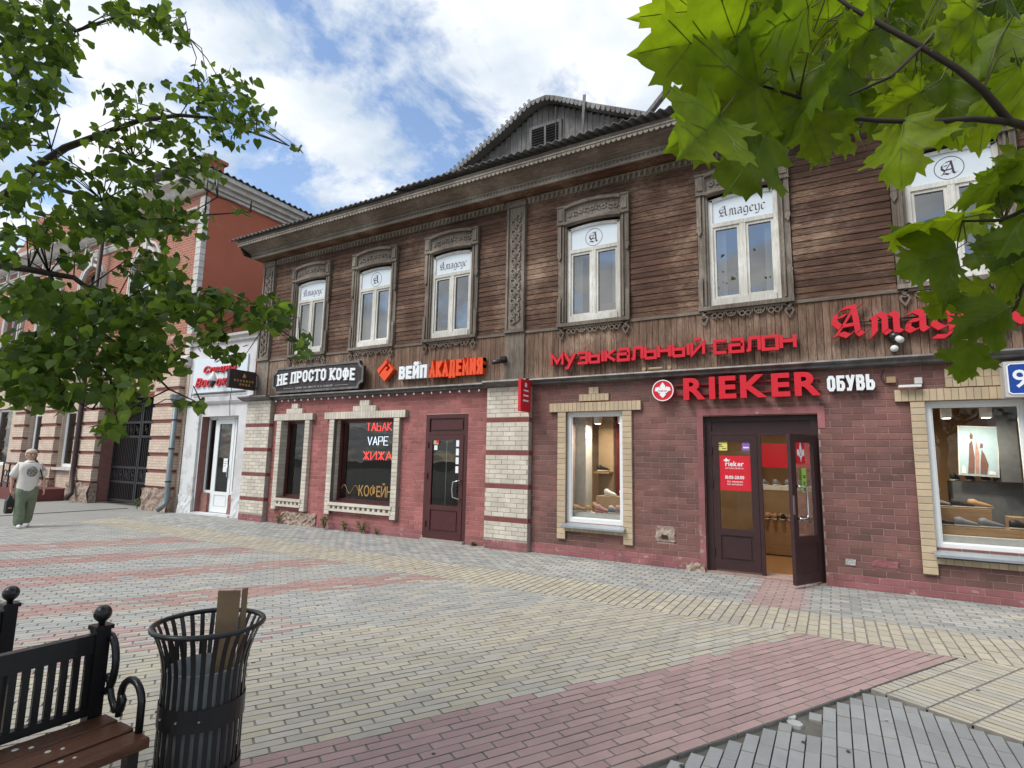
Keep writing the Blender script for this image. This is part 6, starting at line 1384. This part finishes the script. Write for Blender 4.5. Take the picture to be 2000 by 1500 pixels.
# ---- linden on the left
lt = thing('linden_tree', (-3.95, -0.75, 0), 'linden tree whose leafy branches hang in from the left', 'tree')
trunk = MB(); trunk.tube([(-3.95, -.75, -.05), (-3.93, -.74, .5), (-3.9, -.7, 1.4), (-3.86, -.62, 2.4), (-3.8, -.5, 3.4), (-3.7, -.4, 4.6), (-3.6, -.3, 6.0)], [.24, .17, .15, .135, .115, .08, .03], 10)
trunk.build('trunk', 'bark', lt, smooth=True)
BR = [([(-3.84, -.58, 2.6), at(-260, 520, 3.6), at(-60, 430, 3.4), at(30, 368, 3.3), at(70, 326, 3.25), at(128, 288, 3.2), at(179, 269, 3.2), at(272, 235, 3.2), at(352, 225, 3.2), at(432, 232, 3.2), at(500, 262, 3.2), at(565, 285, 3.2)], [.06, .045, .034, .028, .024, .021, .018, .014, .011, .008, .005, .003]),
      ([(-3.84, -.56, 2.3), at(-200, 560, 3.0), at(-40, 512, 2.7), at(0, 518, 2.65), at(56, 526, 2.6), at(96, 534, 2.6), at(144, 542, 2.6), at(170, 562, 2.6), at(220, 600, 2.6), at(290, 620, 2.6), at(380, 598, 2.65), at(430, 600, 2.7), at(520, 622, 2.7), at(585, 672, 2.7)], [.05, .032, .022, .019, .016, .014, .012, .011, .010, .008, .006, .005, .004, .002]),
      ([at(96, 534, 2.6), at(112, 570, 2.58), at(130, 612, 2.56), at(150, 680, 2.5), at(215, 735, 2.4), at(230, 830, 2.25)], [.010, .009, .008, .007, .005, .002]),
      ([(-3.86, -.6, 2.2), at(-150, 700, 2.8), at(0, 688, 2.55), at(75, 650, 2.5), at(104, 642, 2.5), at(138, 630, 2.5), at(180, 640, 2.45), at(260, 690, 2.4), at(330, 760, 2.4), at(395, 790, 2.4)], [.045, .026, .017, .013, .012, .010, .008, .006, .004, .002]),
      ([(-3.7, -.4, 4.4), at(-120, 60, 3.2), at(0, 90, 2.8), at(60, 60, 2.7), at(150, 60, 2.8), at(250, 25, 3.0), at(340, 45, 3.0), at(370, 75, 3.0)], [.05, .022, .013, .010, .008, .006, .004, .002]),
      ([at(0, 90, 2.8), at(30, 160, 2.7), at(60, 230, 2.65), at(100, 290, 2.7)], [.010, .008, .006, .003]),
      ([at(70, 326, 3.25), at(120, 372, 3.1), at(200, 392, 3.0), at(290, 430, 2.95), at(400, 420, 3.0), at(490, 414, 3.0)], [.014, .012, .010, .007, .005, .002]),
      ([at(179, 269, 3.2), at(260, 310, 3.15), at(350, 335, 3.1), at(425, 385, 3.1)], [.010, .008, .006, .002]),
      ([at(0, 688, 2.55), at(60, 730, 2.4), at(120, 770, 2.3), at(180, 800, 2.25)], [.010, .008, .005, .002])]
for pts, rr in BR: MB().tube(pts, rr, 7).build('branch', 'bark', lt, smooth=True)
BP = [p if isinstance(p, Vector) else Vector(p) for pts, _ in BR for p in pts]
CL = [(50, 50, 85, 85, 210, 2.6), (55, 175, 75, 85, 150, 2.6), (125, 95, 45, 55, 80, 2.8), (235, 28, 65, 28, 45, 3.0), (318, 40, 48, 40, 55, 3.0), (355, 75, 22, 18, 10, 3.0), (30, 262, 60, 50, 60, 2.7), (245, 190, 70, 40, 46, 3.1), (405, 175, 85, 48, 95, 3.2), (470, 160, 30, 25, 16, 3.2), (330, 250, 105, 48, 120, 3.2), (465, 235, 75, 52, 105, 3.2), (575, 288, 20, 12, 6, 3.2), (225, 275, 75, 45, 60, 3.1), (385, 325, 62, 52, 90, 3.1), (250, 345, 85, 45, 110, 3.0), (105, 335, 65, 45, 70, 2.8), (40, 385, 60, 55, 60, 2.5), (195, 425, 120, 52, 240, 2.8), (335, 430, 85, 45, 130, 2.9), (470, 415, 32, 10, 9, 3.0), (70, 455, 55, 26, 40, 2.6), (295, 525, 75, 45, 110, 2.7), (60, 575, 80, 45, 140, 2.4), (200, 605, 145, 45, 330, 2.5), (340, 585, 65, 45, 110, 2.6), (425, 590, 55, 30, 75, 2.7), (520, 610, 58, 36, 115, 2.7), (590, 670, 24, 34, 22, 2.7), (100, 685, 115, 55, 260, 2.4), (270, 690, 110, 62, 250, 2.5), (415, 650, 48, 36, 60, 2.6), (445, 690, 48, 22, 26, 2.6), (85, 765, 95, 38, 170, 2.3), (230, 768, 66, 42, 90, 2.3), (215, 832, 40, 20, 30, 2.2), (372, 785, 42, 12, 14, 2.4), (40, 725, 50, 36, 60, 2.3), (150, 500, 40, 18, 22, 2.6), (20, 480, 30, 40, 30, 2.5)]
q = random.Random(5); LV = []; tw = MB()
for cx, cy, rx, ry, n, dp in CL:
    c = at(cx, cy, dp); near = min(BP, key=lambda p: (p - c).length)
    for k in range(5 if n > 30 else 2):
        e = at(cx + q.uniform(-.7, .7) * rx, cy + q.uniform(-.7, .7) * ry, dp + q.uniform(-.2, .2)); m_ = (near + e) / 2 + Vector((0, 0, q.uniform(.0, .06)))
        nr = q.choice(sorted(BP, key=lambda p: (p - c).length)[:3]); m_ = (nr + e) / 2 + Vector((q.uniform(-.04, .04), q.uniform(-.04, .04), q.uniform(.0, .08))); tw.tube([nr, m_, e], [.0035, .0025, .0012], 4)
    for k in range(int(n * 1.2)):
        while True:
            u, v = q.gauss(0, .5), q.gauss(0, .5)
            if u * u + v * v < 1.15: break
        P = at(cx + u * rx, cy + v * ry, dp + q.uniform(-.35, .35)); tip = Vector((q.uniform(-.7, .7), q.uniform(-.7, .7), q.uniform(-1.0, .15)))
        nrm = Vector((q.uniform(-.7, .7), q.uniform(-.7, .7), q.uniform(.1, 1.0))).normalized()
        LV.append((P, tip, nrm, q.uniform(.028, .056)))
tw.build('twigs', 'twig', lt, kind='stuff', smooth=True)
def leaf_rank(l):
    p = proj(l[0])
    if p is None or not (0 < p[0] < 2000 and 0 < p[1] < 1500): return 0
    vd = (l[0] - CAM).normalized(); sd_ = l[1].normalized().cross(l[2]).normalized(); n_ = sd_.cross(l[1].normalized())
    return (l[3] / p[2]) ** 2 * abs(vd.dot(n_))
LV.sort(key=lambda l: -leaf_rank(l))
for P, tip, nrm, s in LV[:300]: mb = MB(); place_leaf(mb, P, tip, nrm, s); mb.build('leaf', 'linden_leaf', lt, smooth=True, normals=False)
fo = MB()
for P, tip, nrm, s in LV[300:]: place_leaf(fo, P, tip, nrm, s)
k = 0
while k < 3800:                                         # the crown beyond the frame
    P = Vector((-3.9, -1.1, 5.0)) + Vector((q.gauss(0, 1.1), q.gauss(0, 1.1), q.gauss(0, 1.0))); p = proj(P); k += 1
    if P.z < 2.6 or (p and -60 < p[0] < 2060 and -60 < p[1] < 1560): continue
    place_leaf(fo, P, Vector((q.uniform(-.7, .7), q.uniform(-.7, .7), q.uniform(-1, .1))), Vector((q.uniform(-.7, .7), q.uniform(-.7, .7), q.uniform(.1, 1))).normalized(), q.uniform(.06, .10))
fo.build('foliage', 'linden_leaf', lt, kind='stuff', smooth=True, normals=False)
# ---- maple on the right, close above the viewer
HALF = [(0, 0), (.08, -.06), (.18, -.07), (.26, -.05), (.37, -.14), (.37, -.03), (.43, -.02), (.52, -.05), (.47, .05), (.40, .10), (.36, .15), (.44, .18), (.50, .24), (.58, .24), (.66, .27), (.66, .34), (.79, .44), (.66, .45), (.61, .48), (.63, .57), (.53, .53), (.46, .55), (.42, .61), (.35, .56), (.255, .54), (.27, .64), (.33, .68), (.40, .75), (.31, .77), (.27, .81), (.28, .91), (.19, .86), (.13, .90), (.10, .97), (.05, .98), (0, 1.10)]
VEINS = [[(0, 0), (0, 1.0)], [(0, .01), (.38, .27), (.74, .43)], [(0, .01), (-.38, .27), (-.74, .43)], [(0, 0), (.48, -.03)], [(0, 0), (-.48, -.03)], [(0, .45), (.24, .72)], [(0, .45), (-.24, .72)], [(0, .28), (.2, .48)], [(0, .28), (-.2, .48)], [(.3, .22), (.52, .25)], [(-.3, .22), (-.52, .25)], [(.34, .25), (.5, .48)], [(-.34, .25), (-.5, .48)]]
def maple_mesh(seed):
    qq = random.Random(seed); b = bmesh.new(); a1, a2, a3 = qq.uniform(.1, .5), qq.uniform(-.1, .55), qq.uniform(.5, 2.2); ph = qq.uniform(0, 6)
    def bend(x, y_): return -a1 * abs(x) * (1 + .3 * x) - a2 * y_ * y_ * .6 + .07 * math.sin(6 * y_ * a3 + ph) * abs(x) * 2 + .03 * math.sin(9 * x + ph) + .02 * math.sin(17 * y_ + 5 * x + ph)
    jit = [(1 + qq.uniform(-.06, .06)) for _ in HALF]
    for s in (1, -1):
        vs_ = [b.verts.new((s * x * j, y_ * (1 + (j - 1) * .6), 0)) for (x, y_), j in zip(HALF, jit)]; mid = [b.verts.new((0, y_, 0)) for y_ in (.75, .5, .25)]
        b.faces.new(vs_ + mid if s > 0 else (vs_ + mid)[::-1])
    bmesh.ops.remove_doubles(b, verts=b.verts, dist=.0005); bmesh.ops.triangulate(b, faces=b.faces)
    bmesh.ops.subdivide_edges(b, edges=b.edges, cuts=2, use_grid_fill=True)
    for v in b.verts: v.co.z = bend(v.co.x, v.co.y)
    for sgn in (1, -1):
        for pl in VEINS:
            for p0, p1 in zip(pl, pl[1:]):
                n = 3
                for k in range(n):
                    u0, u1 = k / n, (k + 1) / n; A = (p0[0] + (p1[0] - p0[0]) * u0, p0[1] + (p1[1] - p0[1]) * u0); B = (p0[0] + (p1[0] - p0[0]) * u1, p0[1] + (p1[1] - p0[1]) * u1)
                    d = Vector((B[0] - A[0], B[1] - A[1])).normalized() * .0042; quad = [(A[0] - d.y, A[1] + d.x), (A[0] + d.y, A[1] - d.x), (B[0] + d.y * .8, B[1] - d.x * .8), (B[0] - d.y * .8, B[1] + d.x * .8)]
                    f = b.faces.new([b.verts.new((x, y_, bend(x, y_) + sgn * .006)) for x, y_ in (quad if sgn > 0 else quad[::-1])]); f.material_index = 1
    me = bpy.data.meshes.new('leaf'); b.to_mesh(me); b.free(); me.materials.append(MATS['maple_leaf']); me.materials.append(MATS['leaf_vein'])
    me.polygons.foreach_set('use_smooth', [True] * len(me.polygons)); return me
MM = [maple_mesh(k) for k in range(9)]
mt = thing('maple_tree', (1.9, -1.0, 0), 'maple tree whose large bright leaves hang in from the upper right', 'tree')
MB().tube([(1.9, -1.0, -.05), (1.88, -.98, .6), (1.82, -.9, 1.6), (1.72, -.75, 2.4), (1.6, -.6, 3.3), (1.5, -.5, 4.6)], [.2, .15, .13, .11, .08, .03], 10).build('trunk', 'bark', mt, smooth=True)
MBR = [([(1.75, -.8, 2.25), at(2300, 330, .9), at(2060, 262, 1.0), at(1972, 238, 1.0), at(1920, 176, 1.0), at(1872, 136, 1.0), at(1800, 92, 1.02), at(1728, 52, 1.04), at(1664, 16, 1.06), at(1600, -30, 1.08)], [.03, .014, .009, .0075, .0065, .006, .0055, .005, .004, .003]),
       ([at(1972, 238, 1.0), at(1900, 232, 1.0), at(1820, 238, 1.0), at(1720, 236, 1.0), at(1640, 228, 1.0), at(1560, 190, .98), at(1480, 165, .95)], [.0065, .0055, .005, .0045, .004, .003, .002]),
       ([at(2060, 262, 1.0), at(2020, 400, 1.1), at(1960, 430, 1.15), at(1880, 432, 1.15)], [.008, .006, .004, .002]),
       ([at(2020, 400, 1.1), at(2010, 520, 1.15), at(1985, 600, 1.15), at(1920, 665, 1.15)], [.006, .004, .003, .002]),
       ([at(1800, 92, 1.02), at(1740, 150, 1.0), at(1660, 185, 1.0)], [.004, .003, .002]), ([(1.65, -.65, 3.0), at(2150, -250, 1.3), at(1900, -120, 1.4), at(1700, -80, 1.5)], [.025, .012, .007, .003])]
for pts, rr in MBR: MB().tube(pts, rr, 7).build('branch', 'twig', mt, smooth=True)
MP = [p if isinstance(p, Vector) else Vector(p) for pts, _ in MBR for p in pts]
ML = [  # base pixel, tip pixel, depth, tilt
 (1440, 72, 1228, 100, .92, .1), (1485, 168, 1285, 290, .90, .2), (1405, 228, 1300, 335, .86, .0), (1496, 268, 1428, 368, .92, .1), (1585, 15, 1432, 105, .90, .6), (1440, 15, 1250, 20, 1.0, .2), (1605, 120, 1535, 335, .95, .7), (1480, 60, 1330, 175, .98, .3),
 (1575, 215, 1600, 330, 1.0, .3), (1800, 180, 1690, 235, 1.0, .2), (1770, 236, 1738, 370, 1.0, .5), (1700, 60, 1580, 130, 1.05, .3), (1905, 20, 1790, 110, 1.0, .4), (1660, 130, 1560, 245, 1.05, .4), (1730, 20, 1640, 90, 1.1, .3), (1860, 150, 1840, 300, 1.1, .4), (1965, 60, 1900, 170, 1.05, .4), (1640, 232, 1560, 330, 1.1, .5), (1990, 130, 2030, 260, 1.0, .3), (1540, 100, 1400, 60, 1.1, .4), (1620, 40, 1480, 20, 1.15, .3), (1530, 180, 1460, 230, 1.2, .3), (1570, 200, 1500, 260, 1.25, .3),
 (1965, 345, 1810, 400, 1.15, .7), (1885, 425, 1672, 432, 1.15, .85), (1865, 488, 1712, 548, 1.15, .1), (1850, 568, 1800, 645, 1.2, .2), (1965, 602, 1850, 668, 1.1, .1), (1900, 672, 1868, 768, 1.2, .1), (1965, 470, 1900, 565, 1.2, .3), (1975, 520, 2040, 640, 1.15, .3), (1930, 560, 1880, 620, 1.25, .4), (1920, 420, 1830, 470, 1.25, .6), (2010, 420, 1930, 500, 1.1, .5), (1985, 370, 1880, 330, 1.2, .3)]
q = random.Random(23)
for k in range(95):
    if k < 72: bx, by = q.uniform(1540, 2010), q.uniform(-60, 190); by = by if bx > 1620 else by * .6
    elif k < 84: bx, by = q.uniform(1290, 1540), q.uniform(-120, -20)
    else: bx, by = q.uniform(1900, 2040), q.uniform(280, 560)
    a = q.uniform(R(20), R(160)); ln = q.uniform(65, 135); ML.append((bx, by, bx - math.cos(a) * ln * 1.1, by + math.sin(a) * ln, q.uniform(1.15, 1.9) if k < 72 else q.uniform(1.1, 1.5), q.uniform(.1, .7)))
pet = []
def maple_leaf(bx, by, tx, ty, d, tilt, k):
    P = at(bx, by, d); T = at(tx, ty, d + q.uniform(-.05, .05) * 1.0 + tilt * .04); y_ = (T - P); ln = y_.length * (.95 if by < 290 and bx < 1620 else .84 if by < 280 else .74); y_.normalize()
    vw = (CAM - P).normalized(); side = y_.cross(vw).normalized(); nrm = side.cross(y_); nrm = (nrm * math.cos(tilt * 1.2) + side * math.sin(tilt * 1.2) * q.choice((-1, 1))).normalized(); sx = y_.cross(nrm).normalized()
    if nrm.z < 0: nrm = -nrm; sx = -sx
    o = bpy.data.objects.new('leaf', MM[k % len(MM)]); col.objects.link(o); adopt(o, mt)
    o.matrix_basis = Matrix(((sx.x * ln, y_.x * ln, nrm.x * ln, P.x), (sx.y * ln, y_.y * ln, nrm.y * ln, P.y), (sx.z * ln, y_.z * ln, nrm.z * ln, P.z), (0, 0, 0, 1)))
    near = min(MP, key=lambda p: (p - P + y_ * .05).length); c1 = P - y_ * .03 + Vector((0, 0, .006)); md = (near + c1) / 2 + Vector((0, 0, .02)) - vw * .02; MB().tube([near, md, c1, P], [.0018, .0014, .0012, .0011], 5).build('petiole', 'stalk', mt, smooth=True)
for k, l in enumerate(ML): maple_leaf(*l, k)
k = 0
while k < 50:                                          # unseen canopy added above and behind to darken the leaves in view
    P = Vector((1.2, -.2, 3.3)) + Vector((q.gauss(0, .8), q.gauss(0, .8), q.gauss(0, .5))); p = proj(P); k += 1
    if p and -150 < p[0] < 2150 and p[1] > -250: continue
    o = bpy.data.objects.new('leaf', MM[k % 9]); col.objects.link(o); adopt(o, mt); o.location = P; s = q.uniform(.12, .18); o.scale = (s, s, s); o.rotation_euler = (q.uniform(-.8, .3), q.uniform(-.5, .5), q.uniform(0, 6.28))
# ---- street trees behind the viewer, mirrored in the shop windows
leafmat('street_leaf', (0.035, 0.065, 0.016), (0.075, 0.115, 0.03), 0.3, 0.5)
def street_tree(seed):
    qq = random.Random(seed); tr = MB().tube([(0, 0, -.05), (.03, .02, 1.2), (.0, .06, 2.4), (.1, .0, 4.0), (.0, .0, 6.0)], [.2, .15, .13, .09, .03], 9)
    for k in range(9):
        a = k * 2.4; z = 2.2 + k * .4; tr.tube([(0, 0, z), (.7 * math.cos(a), .7 * math.sin(a), z + .5), (1.5 * math.cos(a), 1.5 * math.sin(a), z + .9)], [.06, .04, .015], 6)
    cr = MB(); cs = [(qq.uniform(-1.6, 1.6), qq.uniform(-1.6, 1.6), qq.uniform(2.9, 6.8), qq.uniform(.5, 1.0)) for _ in range(34)]
    for x, y_, z, r_ in cs:
        for _ in range(85): place_leaf(cr, Vector((x + qq.gauss(0, .5) * r_, y_ + qq.gauss(0, .5) * r_, z + qq.gauss(0, .45) * r_)), Vector((qq.uniform(-1, 1), qq.uniform(-1, 1), qq.uniform(-1, .2))), Vector((qq.uniform(-.7, .7), qq.uniform(-.7, .7), qq.uniform(.1, 1))).normalized(), qq.uniform(.10, .17))
    return tr.mesh('trunk', 'bark', True), cr.mesh('crown', 'street_leaf', True, False)
ST = [street_tree(1), street_tree(2)]
for k, (x, y_, s, lab) in enumerate(((-13.5, -4.5, 1.05, 'street tree mirrored in the dark window, farthest left of the row'), (-8.0, -5.5, .95, 'street tree mirrored in the dark window, second of the row'), (-2.6, -6.2, 1.1, 'street tree mirrored in the shop glass, third of the row'), (3.2, -5.6, 1.0, 'street tree mirrored in the shop glass, fourth of the row'), (8.5, -5.0, 1.0, 'street tree mirrored in the shop glass, last of the row'))):
    t = thing('street_tree', (x, y_, 0), lab, 'tree', 'street trees behind the viewer')
    for nm, me in zip(('trunk', 'crown'), ST[k % 2]): o = bpy.data.objects.new(nm, me); col.objects.link(o); o.parent = t
    t.rotation_euler = (0, 0, k * 1.3); t.scale = (s, s, s)
# ------------------------------------------------------------------ bricks: the 300 that show largest singly, the rest joined
def brick_px(b):
    q = [proj((x, b[5], z)) for x, z in ((b[1], b[3]), (b[2], b[3]), (b[2], b[4]), (b[1], b[4]))]
    if any(k is None for k in q) or not (0 < q[0][0] < 2000 and 0 < q[0][1] < 1500): return 0
    return abs(sum(q[k][0] * q[(k + 1) % 4][1] - q[(k + 1) % 4][0] * q[k][1] for k in range(4))) / 2
BRICKS.sort(key=lambda b: -brick_px(b))
_bm = {}
def brick_mesh(m, h):
    k = (m, round(h, 4))
    if k not in _bm: _bm[k] = chamfered('brick', 0.256, h, 0.03, m, 0.003)
    return _bm[k]
restb = {}
for i, (m, x0, x1, z0, z1, y, par) in enumerate(BRICKS):
    pr = 0.005 + rnd.uniform(0, .003)
    if i < 300: inst('brick', brick_mesh(m, z1 - z0), par, ((x0 + x1) / 2, y - pr, (z0 + z1) / 2), ((x1 - x0) / 0.256, 1, 1))
    else:
        mb = restb.setdefault((m, par.name), (MB(), par))[0]; c = .003; k = len(mb.v)
        mb.v += [(x0 + c, y - pr, z0 + c), (x1 - c, y - pr, z0 + c), (x1 - c, y - pr, z1 - c), (x0 + c, y - pr, z1 - c), (x0, y - pr + c, z0), (x1, y - pr + c, z0), (x1, y - pr + c, z1), (x0, y - pr + c, z1), (x0, y + .01, z0), (x1, y + .01, z0), (x1, y + .01, z1), (x0, y + .01, z1)]
        mb.f.append((k, k + 1, k + 2, k + 3))
        for r_ in (0, 4):
            for q in range(4): mb.f.append((k + r_ + q, k + r_ + 4 + q, k + r_ + 4 + (q + 1) % 4, k + r_ + (q + 1) % 4))
for (m, _), (mb, par) in restb.items(): mb.build('brickwork', m, par, kind='stuff', normals=False)
for o in bpy.data.objects:
    if '_w' in o: del o['_w']
